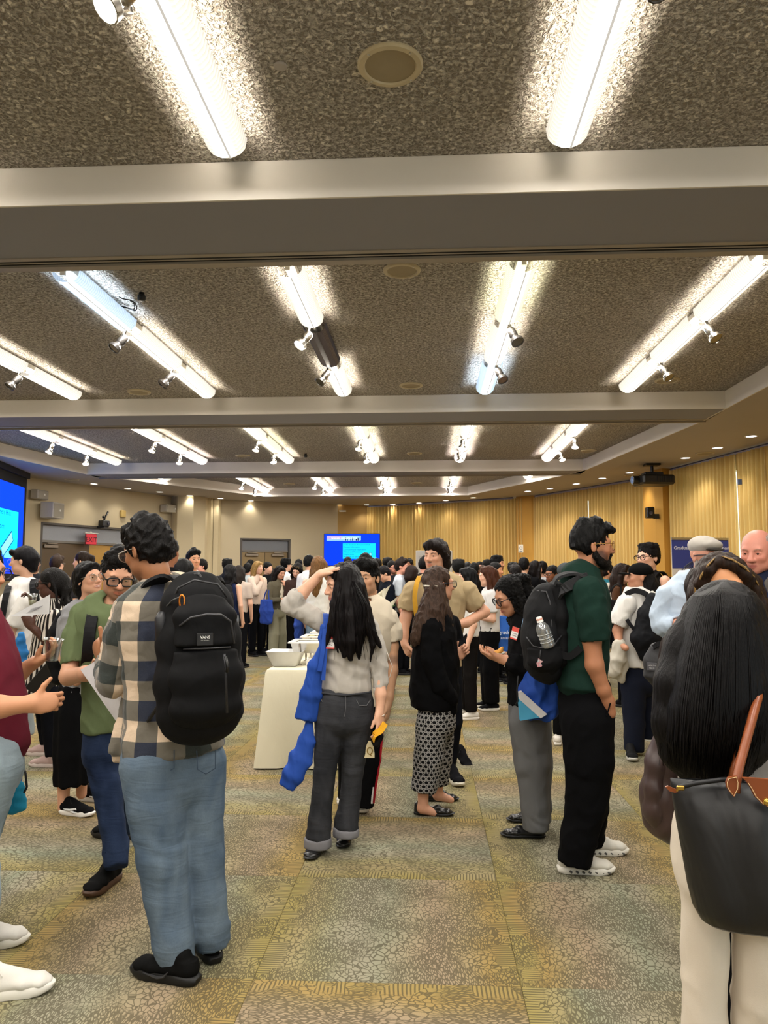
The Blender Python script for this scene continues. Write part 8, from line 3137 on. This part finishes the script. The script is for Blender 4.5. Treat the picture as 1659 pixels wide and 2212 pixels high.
band([at_y(1308,1298,9.0),at_y(1322,1270,9.1),at_y(1340,1262,9.2),at_y(1340,1298,9.0)],.02,.006,(1,0,0),'handle',bag_mat('#141416'),bb)
m3=crowd('man with messy black hair and glasses in a sleeveless top behind the black cap',1402,1173,7.9,-58,'fair','curly','#14100f','#22201f',slv='none',glass='#14110f',lod='mid',hscale=1.12)
crowd_pack(m3,'black backpack of the man in the sleeveless top','#141416',off=-.05)
# ================================================================== FURNITURE AND FITTINGS
# --- buffet table
TX0=at_y(577,1443,6.25)[0]
TX1,TY0,TY1,TZ=TX0+.78,6.22,10.6,.765
bt_=thing('buffet_table','long buffet table under the cream cloth','table',((TX0+TX1)/2,(TY0+TY1)/2,0))
mb=MB()
mb.box((TX0+.02,TY0+.02,TZ-.035),(TX1-.02,TY1-.02,TZ-.006))
mb.build('tabletop',paint('#b9ab94',.5),bt_)
for x in(TX0+.08,TX1-.08):
 for y in(TY0+.25,TY1-.25):
  mb=MB()
  mb.tube([(x,y,0),(x,y,TZ-.03)],.016,8)
  mb.build('leg',metal('#8d8d8d',.35),bt_)
per=[(TX0,TY1),(TX0,TY0),(TX1,TY0),(TX1,TY1)]
mb=MB()
pts=[]
for(a,b)in zip(per,per[1:]+per[:1]):
 L=math.dist(a,b)
 n=int(L/.035)
 for i in range(n):
  pts.append((lerp2(a,b,i/n),i/n*L,L))
rowz=[(TZ+.004,-.03),(TZ+.003,-.004),(TZ-.02,.006),(.55,.012),(.30,.022),(.012,.035)]
cx_,cy_=(TX0+TX1)/2,(TY0+TY1)/2
V_,F_=[],[]
for zi,(z,o_)in enumerate(rowz):
 for k,((x,y),s_,L)in enumerate(pts):
  fold=(0.5+0.5*math.sin(s_*15+math.sin(s_*4)*1.5))*max(0,(TZ-z)/TZ)*.042
  e=min(s_,L-s_)
  d=o_+fold+max(0,.12-e)*.18*max(0,(TZ-z)/TZ)
  dx=-1 if x<cx_-.3 else(1 if x>cx_+.3 else 0)
  dy=-1 if y<TY0+.01 else(1 if y>TY1-.01 else 0)
  V_.append((x+dx*d,y+dy*d,z))
n=len(pts)
for r in range(len(rowz)-1):
 for k in range(n):
  F_.append((r*n+k,r*n+(k+1)%n,(r+1)*n+(k+1)%n,(r+1)*n+k))
F_.append(tuple(range(n)))
mb.add(V_,F_)
tag(mb.build('tablecloth',fabric('#dcd5bc',.9,300,.05,.2),ang=60),'cream tablecloth hanging to the floor from the buffet table','tablecloth')
M_st=metal('#b7b3ab',.22)
M_pan=paint('#dcd9d3',.3)
for i in range(5):
 y=6.75+.62*i
 ch=thing('chafing_dish','%s chafing dish along the buffet counted from the white bowl'%ORD[i],'chafing dish',(cx_+.02,y,TZ),'chafing dishes on the buffet')
 x0,x1,y0,y1=cx_-.26,cx_+.30,y-.17,y+.17
 mb=MB()
 mb.add([(x0,y0,TZ+.185),(x1,y0,TZ+.185),(x1,y1,TZ+.185),(x0,y1,TZ+.185),(x0+.025,y0+.025,TZ+.10),(x1-.025,y0+.025,TZ+.10),(x1-.025,y1-.025,TZ+.10),(x0+.025,y1-.025,TZ+.10)],[(7,6,5,4),(0,1,5,4)[::-1],(1,2,6,5)[::-1],(2,3,7,6)[::-1],(3,0,4,7)[::-1]])
 mb.build('water_pan',M_st,ch)
 mb=MB()
 e=.02
 mb.box((x0-e,y0-e,TZ+.185),(x1+e,y0+.02,TZ+.196))
 mb.box((x0-e,y1-.02,TZ+.185),(x1+e,y1+e,TZ+.196))
 mb.box((x0-e,y0+.02,TZ+.185),(x0+.02,y1-.02,TZ+.196))
 mb.box((x1-.02,y0+.02,TZ+.185),(x1+e,y1-.02,TZ+.196))
 mb.build('pan_rim',M_pan,ch)
 mb=MB()
 mb.grid(lambda u,v:(x0+.02+u*(x1-x0-.04),y0+.02+v*(y1-y0-.04),TZ+.178+.008*math.sin(u*21+i)*math.cos(v*17+i*2)),14,10)
 mb.build('food',fabric(('#d8d2c4','#cbb98e','#d4b04a','#cfc6b4','#c9c2b2')[i],.6,90,.3,.5),ch,smooth=True)
 for lx in(x0+.08,x1-.08):
  for ly in(y0-.005,y1+.005):
   mb=MB()
   mb.tube([(lx,ly,TZ+.18),(lx,ly,TZ+.003)],.008,6)
   mb.box((lx-.02,ly-.012,TZ),(lx+.02,ly+.012,TZ+.008))
   mb.build('leg',M_st,ch)
 mb=MB()
 mb.lathe([(.001,.05),(.04,.05),(.042,.045),(.042,.0),(.001,.0)],14,Matrix.Translation((cx_+.02,y,TZ+.002)))
 mb.build('burner',metal('#5a5650',.4),ch,ang=40)
 sp_=tag(MB().tube([(x1-.20,y0+.08,TZ+.20),(x1-.1,y0+.04,TZ+.24),(x1+.06,y0-.02,TZ+.30)],[.006,.006,.009],6).tube([(x1-.27,y0+.11,TZ+.195),(x1-.20,y0+.08,TZ+.20)],[.022,.010],8).build('serving_spoon',metal('#cfc3a6',.25),smooth=True),'serving spoon lying in the %s chafing dish from the white bowl'%ORD[i],'spoon','serving spoons')
bw=at_y(617,1450,6.50)
b0=np.array([bw[0],6.52,TZ+.006])
wb2=thing('serving_bowl','white square flared bowl on the near corner of the buffet','bowl',b0)
mb=MB()
def sq(r,z,k=.012):
 return[(b0[0]+x,b0[1]+y,b0[2]+z)for x,y in((-r+k,-r),(r-k,-r),(r,-r+k),(r,r-k),(r-k,r),(-r+k,r),(-r,r-k),(-r,-r+k))]
R_=[sq(.09,0),sq(.10,.006),sq(.145,.118),sq(.152,.124),sq(.144,.122),sq(.094,.016),sq(.03,.012)]
V_=[p for r in R_ for p in r]
F_=[tuple(range(7,-1,-1)),tuple(range(48,56))]
for i in range(6):
 for j in range(8):
  F_.append((i*8+j,i*8+(j+1)%8,(i+1)*8+(j+1)%8,(i+1)*8+j))
mb.add(V_,F_)
mb.build('bowl_wall',paint('#d6d6d6',.25),wb2,ang=50)
nk=at_y(655,1445,6.55)
mb=MB()
mb.box((nk[0]+.03,6.5,TZ+.004),(nk[0]+.15,6.62,TZ+.055),bev=.004)
tag(mb.build('napkin_stack',paint('#e2dfdb',.8)),'stack of white napkins beside the white square bowl','napkins')
vb=np.array([at_y(826,1300,9.3)[0],9.3,TZ+.006-.80])
fs=thing('lily_vase','white calla lilies with green leaves behind the cream tee','flowers',(vb[0],vb[1],TZ))
mb=MB()
mb.lathe([(.001,.80),(.06,.80),(.075,.86),(.07,1.0),(.055,1.08),(.07,1.12),(.001,1.12)],18,Matrix.Translation(Vector(vb)))
mb.build('vase',paint('#3b3d3a',.4),fs,ang=40)
for i,(dx,dy,z,a)in enumerate(((.02,-.05,1.34,.5),(-.10,.0,1.40,-.6),(.10,.02,1.22,1.1),(-.02,.05,1.30,-.2))):
 mb=MB()
 mb.tube([vb+np.array([0,0,1.1]),vb+np.array([dx*.5,dy*.5,1.2]),vb+np.array([dx,dy,z-.05])],.006,6)
 st=mb.build('stem',paint('#4d7a3f',.5),fs,smooth=True)
 mb=MB()
 mb.grid(lambda u,v:tuple(vb+np.array([dx+a*.05*v+(.012+.05*v**1.5)*math.cos(u*6.28),dy+(.012+.045*v**1.5)*math.sin(u*6.28),z-.06+v*(.13+.05*math.cos(u*6.28))])),16,8,True)
 mb.build('lily_bloom',paint('#ece8d6',.5),st,smooth=True)
for i in range(7):
 a=i*.9
 mb=MB()
 mb.grid(lambda u,v:tuple(vb+np.array([math.cos(a)*v*.16+(u-.5)*.05*math.sin(v*3.1)*math.sin(a),math.sin(a)*v*.12+(u-.5)*.05*math.sin(v*3.1)*math.cos(a),1.1+.20*v-.10*v*v+abs(u-.5)*.02])),5,8)
 mb.build('leaf',paint('#3f6b3a',.5),fs,smooth=True)
# --- displays
def rect(mb,M,x0,y0,x1,y1,z=0.0):
 mb.add([M@Vector(p)for p in((x0,y0,z),(x1,y0,z),(x1,y1,z),(x0,y1,z))],[(0,1,2,3)])
 return mb
def rpart(name,M,x0,y0,x1,y1,z,m,root):
 return rect(MB(),M,x0,y0,x1,y1,z).build(name,m,root)
def slide(M,W,Hh,root,lit,qr=True):
 0
 k=W/1.335
 sc=Hh/.75
 rpart('slide_ground',M,0,0,W,Hh,.002,emis('#0f3dff',lit),root)
 hb=rpart('slide_banner',M,.06*k,.59*sc,.86*k,.71*sc,.004,emis('#8fc4ff',lit),root)
 rpart('banner_flag',M,.06*k,.62*sc,.42*k,.71*sc,.005,emis('#b9a6e6',lit),root)
 rpart('banner_edge',M,.875*k,.60*sc,.885*k,.71*sc,.005,emis('#9ddcff',lit),root)
 rg=random.Random(2)
 for i in range(9):
  x=.46*k+i*.043*k
  h_=rg.uniform(.03,.08)*sc
  rpart('banner_figure',M,x,.592*sc,x+.024*k,.592*sc+h_,.006,emis('#0a0f2a' if i%3 else '#cfe8ff',lit*.6),root)
 text('slide_text','Graduate Advisement Hub',M@Matrix.Translation((.17*k,.635*sc,.008)),.058*k,emis('#eef6ff',lit),root,'LEFT',0,True)
 rpart('slide_card',M,.45*k,.155*sc,1.24*k,.525*sc,.004,emis('#19d2f7',lit),root)
 for i,s in enumerate(('In the Graduate Advisement Hub:','Contact Information','Curriculum and Registration','Policies and Procedures','Helpful Links','Meet with an advisor')):
  text('slide_text',s,M@Matrix.Translation((.47*k,(.478-.058*i)*sc,.008)),.047*k,emis('#0a58b8',lit*.8),root)
 Ml=M@Matrix.Translation((1.08*k,.20*sc,.010))@Matrix.Rotation(.55,4,'Z')
 rpart('laptop_drawing',Ml,-.10*k,0,.10*k,.07*k,0,emis('#0b4a9a',lit*.7),root)
 rpart('laptop_drawing',Ml,-.092*k,.008*k,.092*k,.062*k,.001,emis('#7df2ff',lit),root)
 rpart('paper_drawing',M,1.02*k,.13*sc,1.26*k,.19*sc,.009,emis('#63c9ff',lit),root)
tp=at_y(760,1185,18.4)
TM=frame((tp[0]-.667,tp[1],tp[2]-.39),(0.06,-1,0))
TM=Matrix(((1,0,0,tp[0]-.667),(0,0,-1,tp[1]),(0,1,0,tp[2]-.40),(0,0,0,1)))
tv=thing('television','television on a stand showing a blue slide in front of the back wall','television',(tp[0],tp[1],0))
mb=MB()
mb.box((-.012,-.012,-.05),(1.347,.762,-.001),mat=TM,bev=.006)
mb.build('tv_case',paint('#0b0b0e',.3),tv)
slide(TM,1.335,.75,tv,1.15)
mb=MB()
for x in(.45,.88):
 mb.tube([TM@Vector((x,.1,-.06)),TM@Vector((x,-tp[2]+.46,-.06))],.025,8)
 mb.box((x-.03,-tp[2]+.40,-.40),(x+.03,-tp[2]+.46,.25),mat=TM)
mb.build('tv_stand',paint('#141416',.4),tv)
S0,S1=at_z(0,998,SOF),at_z(60,1023,SOF)
sd_=unit(S1[:2]-S0[:2])
nn_=np.array([sd_[1],-sd_[0]])
if nn_@(np.array([0,8])-S0[:2])<0:
 nn_=-nn_
rt=np.array([sd_[0],sd_[1]])
c0=on_wall(53,1054,S0[:2],S1[:2])
W_s=3.9
zt=c0[2]
zb_=on_wall(53,1240,S0[:2],S1[:2])[2]
o2=c0[:2]-rt*W_s
SM=Matrix(((rt[0],0,nn_[0],o2[0]),(rt[1],0,nn_[1],o2[1]),(0,1,0,zb_),(0,0,0,1)))
ps=thing('projection_screen','large projection screen with a blue slide hanging at the left wall','screen',(c0[0],c0[1],zb_))
mb=MB()
mb.box((-.25,-.12,-.04),(W_s+.13,SOF-zb_-.002,-.004),mat=SM)
mb.build('black_border',paint('#08080a',.7),ps)
mb=MB()
mb.box((-.25,SOF-zb_-.10,-.10),(W_s+.13,SOF-zb_-.002,.05),mat=SM)
mb.build('screen_case',paint('#0b0b0d',.6),ps)
Hs_=zt-zb_
slide(SM,W_s,Hs_,ps,1.7)
# --- wall fittings
def wall_frame(px,py,A,B,off=0.0):
 p=on_wall(px,py,A,B,off)
 A,B=np.array(A),np.array(B)
 d=(B-A)/np.linalg.norm(B-A)
 n=np.array([d[1],-d[0]])
 if n@(np.array([-1.5,8])-A)<0:
  n=-n
  d=d
 x=np.array([-n[1],n[0]])
 if x@np.array([1,.1])<0:
  x=-x
 return Matrix(((x[0],0,n[0],p[0]),(x[1],0,n[1],p[1]),(0,1,0,p[2]),(0,0,0,1)))
def wall_box(name,label,cat,M,w,h_,d,col,grille=None,group=None,off=.03):
 r=thing(name,label,cat,tuple(M.translation),group)
 mb=MB()
 mb.box((-w/2,-h_/2,off),(w/2,h_/2,off+d),mat=M,bev=.01)
 mb.build('cabinet',paint(col,.5),r)
 mb=MB()
 mb.box((-w*.12,-h_*.12,0),(w*.12,h_*.12,off+.01),mat=M)
 mb.build('wall_bracket',paint('#5e5a54',.5),r)
 if grille:
  mb=MB()
  mb.box((-w*.45,-h_*.42,off+d),(w*.45,h_*.42,off+d+.008),mat=M,bev=.003)
  mb.build('grille',paint(grille,.7),r)
  mb=MB()
  mb.lathe([(.02,0),(.02,.006),(.001,.008)],10,M@Matrix.Translation((w*.08,0,off+d+.008)))
  mb.build('badge',paint('#d9d5cc',.3),r)
 return r
wall_box('wall_speaker','large grey box speaker on the left wall beside the big screen','speaker',wall_frame(96,1103,LA,LB,.05)@Matrix.Rotation(.35,4,'Y'),.40,.30,.26,'#a9a296','#8f887c')
wall_box('wall_speaker','smaller grey speaker above the large one beside the big screen','speaker',wall_frame(74,1069,LA,LB,.0)@Matrix.Rotation(.3,4,'Y'),.34,.17,.16,'#a39c90','#989184')
wall_box('wall_speaker','pale grey wedge speaker on the left wall next to the cream column','speaker',wall_frame(359,1100,LA,LB,.0),.46,.17,.20,'#b7b0a0','#9b9486')
yb=wall_frame(263,1110,LA,LB,.0)
wall_box('sounder','small ochre box on the left wall above the door','alarm',yb,.13,.15,.06,'#b59a5a',None,off=.005)
cmM=wall_frame(214,1132,LA,LB,.0)
cmr=thing('camera','black camera with a raised arm on the left wall above the exit sign','camera',tuple(cmM.translation))
mb=MB()
mb.box((-.09,-.06,.06),(.09,.07,.22),mat=cmM,bev=.015)
mb.build('camera_body',paint('#0f0f11',.35),cmr)
mb=MB()
mb.box((-.05,-.08,0),(.05,-.05,.2),mat=cmM)
mb.build('wall_bracket',paint('#171719',.4),cmr)
mb=MB()
mb.tube([cmM@Vector(p)for p in((0,.07,.14),(.02,.13,.14),(.10,.26,.14))],[.022,.016,.020],8)
mb.lathe([(.001,-.03),(.026,-.015),(.03,0),(.026,.015),(.001,.03)],10,cmM@Matrix.Translation((-.02,.14,.14)))
mb.build('camera_arm',paint('#0f0f11',.35),cmr,smooth=True)
mb=MB()
mb.lathe([(.03,0),(.03,.02),(.001,.022)],12,cmM@Matrix.Translation((.04,0,.22)))
mb.build('camera_lens',paint('#3a3a44',.1),cmr,ang=40)
exM=wall_frame(195,1165,LA,LB,.06)
ex=thing('exit_sign','red exit sign hanging in the left doorway','sign',tuple(exM.translation))
mb=MB()
mb.box((-.14,-.11,0),(.14,.11,.03),mat=exM,bev=.005)
mb.build('sign_box',paint('#8c2b2c',.5),ex)
rpart('sign_face',exM,-.13,-.10,.13,.10,.032,emis('#d8444a',.8),ex)
text('lettering','EXIT',exM@Matrix.Translation((0,-.055,.034)),.14,paint('#3a0d10',.6),ex,'CENTER',0,True)
mb=MB()
mb.box((-.17,.115,-.02),(.17,.135,.04),mat=exM)
mb.box((-.02,.13,0),(.02,.16,.02),mat=exM)
mb.build('sign_bracket',paint('#c9c4b8',.5),ex)
noM=wall_frame(1125,1185,(2.72,18.0),(2.08,17.98),.30)
no=thing('wall_notice','white notice on the narrow ochre column','notice',tuple(noM.translation))
mb=MB()
mb.box((-.055,-.09,0),(.055,.09,.012),mat=noM)
mb.build('notice_sheet',paint('#e6e2d8',.6),no)
mb=MB()
mb.tube([noM@Vector((.028*math.cos(t),.01+.034*math.sin(t),.014))for t in np.linspace(0,6.28,14)[:-1]],.004,4,closed=True)
mb.box((-.035,-.07,.012),(.035,-.055,.014),mat=noM)
mb.build('printed_mark',paint('#3c4a4a',.6),no)
kM=wall_frame(1405,1108,(4.0,13.5),(3.98,14.5),.05)
kp=at_y(1406,1108,13.5)
kr=thing('camera','black camera fixed to the wide ochre column at right','camera',kp)
KM=Matrix.Translation(Vector(kp))
mb=MB()
mb.box((-.085,-.06,-.09),(.05,.08,.10),mat=KM,bev=.015)
mb.build('camera_body',paint('#101012',.3),kr)
mb=MB()
mb.box((.04,-.03,-.10),(.13,.04,-.02),mat=KM)
mb.build('wall_bracket',paint('#17171a',.4),kr)
mb=MB()
mb.lathe([(.032,0),(.032,.02),(.001,.024)],12,frame(kp+np.array([-.02,-.06,-.01]),(0,-1,0)))
mb.build('camera_lens',paint('#40404c',.1),kr,ang=40)
dvM=Matrix.Translation(Vector(at_y(740,1104,19.35)))
dv=thing('wall_device','small white device high on the ochre panel above the television','sensor',tuple(dvM.translation))
mb=MB()
mb.box((-.085,-.04,-.02),(.085,.05,.02),mat=dvM,bev=.008)
mb.build('device_body',paint('#dcd6c8',.4),dv)
pj=at_z(1408,1002,SOF)
pr=thing('projector','black ceiling projector in front of the ochre column','projector',pj)
PM=Matrix.Translation(Vector(pj))
mb=MB()
mb.box((-.12,-.10,-.035),(.12,.10,-.001),mat=PM,bev=.008)
mb.tube([PM@Vector((0,0,-.03)),PM@Vector((0,0,-.16))],.025,10)
mb.box((-.15,-.12,-.21),(.15,.12,-.15),mat=PM,bev=.01)
mb.build('ceiling_mount',paint('#0f0f10',.5),pr)
PB=PM@Matrix.Rotation(.18,4,'Z')
mb=MB()
mb.box((-.26,-.22,-.36),(.30,.22,-.20),mat=PB,bev=.03)
mb.build('projector_body',paint('#1c1a18',.45),pr)
mb=MB()
mb.tube([PB@Vector((-.25,-.02,-.28)),PB@Vector((-.36,-.02,-.28))],[.075,.07],14)
mb.build('lens_barrel',paint('#0b0b0c',.3),pr,ang=40)
mb=MB()
mb.lathe([(.001,.012),(.055,.004)],14,frame(PB@Vector((-.361,-.02,-.28)),PB.to_3x3()@Vector((-1,0,0))),caps=False)
mb.build('lens_glass',paint('#6f88b8',.05),pr,smooth=True)
for i in range(7):
 mb=MB()
 mb.box((-.02+i*.04,-.226,-.33),(-.005+i*.04,-.218,-.23),mat=PB)
 mb.build('vent_slat',paint('#060606',.6),pr)
bnp=at_y(1450,1163,11.0)
BM=Matrix(((.985,0,.17,bnp[0]),(.17,0,-.985,bnp[1]),(0,1,0,0),(0,0,0,1)))
bh,bw_=float(bnp[2]),.85
bn=thing('banner_stand','roll-up banner with a blue heading and a round seal by the near curtain','banner',(bnp[0],bnp[1],0))
mb=MB()
mb.box((0,.08,-.006),(bw_,bh,0),mat=BM)
sh_=mb.build('banner_sheet',paint('#d9d6d6',.6),bn)
rpart('blue_heading',BM,0,bh-.42,bw_,bh-.02,.003,paint('#33408f',.6),sh_)
text('lettering','Graduate Student Association',BM@Matrix.Translation((.03,bh-.155,.006)),.068,paint('#d7dbee',.6),sh_,'LEFT',.001,True)
for r_,w_ in((.36,.012),(.335,.004),(.225,.006)):
 mb=MB()
 mb.tube([BM@Vector((bw_/2+r_*.98*math.cos(t),bh-.66+r_*math.sin(t),.004))for t in np.linspace(0,6.28,49)[:-1]],w_/2+.002,4,closed=True)
 mb.build('seal_ring',paint('#4a4d66',.6),sh_)
rect_=MB()
rect_.lathe([(.001,.003),(.35,.003)],40,BM@Matrix.Translation((bw_/2,bh-.66,0)),caps=False)
rect_.build('seal_ground',paint('#dedcdc',.6),sh_)
word='GRADUATE STUDENT ASSOCIATION UNIVERSITY * '
for i,chh in enumerate(word):
 a=math.pi/2+1.2-2*math.pi*i/len(word)
 text('seal_letter',chh,BM@Matrix.Translation((bw_/2+.265*math.cos(a),bh-.66+.265*math.sin(a),.006))@Matrix.Rotation(a-math.pi/2,4,'Z'),.055,paint('#3a3d55',.6),sh_,'CENTER',.0005)if chh!=' ' else None
mb=MB()
mb.add([BM@Vector((bw_/2+x,bh-.66+y,.006))for x,y in((-.10,.14),(-.02,.10),(.06,.14),(.09,.06),(.05,.0),(.02,-.02),(.08,-.10),(.02,-.15),(-.06,-.13),(-.02,-.05),(-.07,.02),(-.09,.08))],[tuple(range(12))])
mb.build('seal_emblem',paint('#15151c',.6),sh_)
mb=MB()
mb.box((-.02,0,-.10),(bw_+.02,.09,.08),mat=BM,bev=.01)
mb.build('banner_base',metal('#a9a9ac',.3),bn)
mb=MB()
mb.box((0,bh-.02,-.010),(bw_,bh+.012,.010),mat=BM)
mb.build('top_rail',metal('#b9b9bc',.3),bn)
gp=at_y(909,1189,15.2)
gs=thing('flip_chart','pale grey presentation board standing in front of the back curtain','board',(gp[0],gp[1],0))
mb=MB()
mb.box((gp[0]-.10,gp[1]-.02,.55),(gp[0]+.62,gp[1]+.02,gp[2]),bev=.01)
mb.build('board_panel',paint('#aaa49b',.5),gs)
for x in(gp[0]-.05,gp[0]+.57):
 mb=MB()
 mb.tube([(x,gp[1]+.03,gp[2]-.1),(x,gp[1]+.03,.04)],.016,8)
 mb.box((x-.02,gp[1]-.25,0),(x+.02,gp[1]+.30,.05))
 mb.build('leg',paint('#7d7a74',.4),gs)
mb=MB()
for i in range(3):
 mb.box((gp[0]-.04,gp[1]-.024,gp[2]-.14-.09*i),(gp[0]+.06,gp[1]-.02,gp[2]-.125-.09*i))
mb.build('board_marks',paint('#8a847b',.6),gs)
wn_=wall_frame(20,1240,(-7.9,11.8),LA,.0)
wn=thing('wall_notice','framed pale notice on the left wall beside the man in the white tee','notice',tuple(wn_.translation))
mb=MB()
mb.box((-.12,-.14,0),(.12,.14,.015),mat=wn_)
mb.build('notice_frame',paint('#b5a887',.5),wn)
rpart('notice_sheet',wn_,-.10,-.12,.10,.12,.017,paint('#cfc5a8',.6),wn)
tg=on_wall(1598,1041,(4.93,11.0),(4.36,13.62),.22)
mb=MB()
mb.box(tuple(tg-np.array([.03,.01,.04])),tuple(tg+np.array([.03,.01,.04])),bev=.004)
tag(mb.build('clip_tag',paint('#3d4a66',.5)),'small dark blue tag clipped to the near curtain beside its gap','tag')
bpy.data.scenes.remove(TMP)
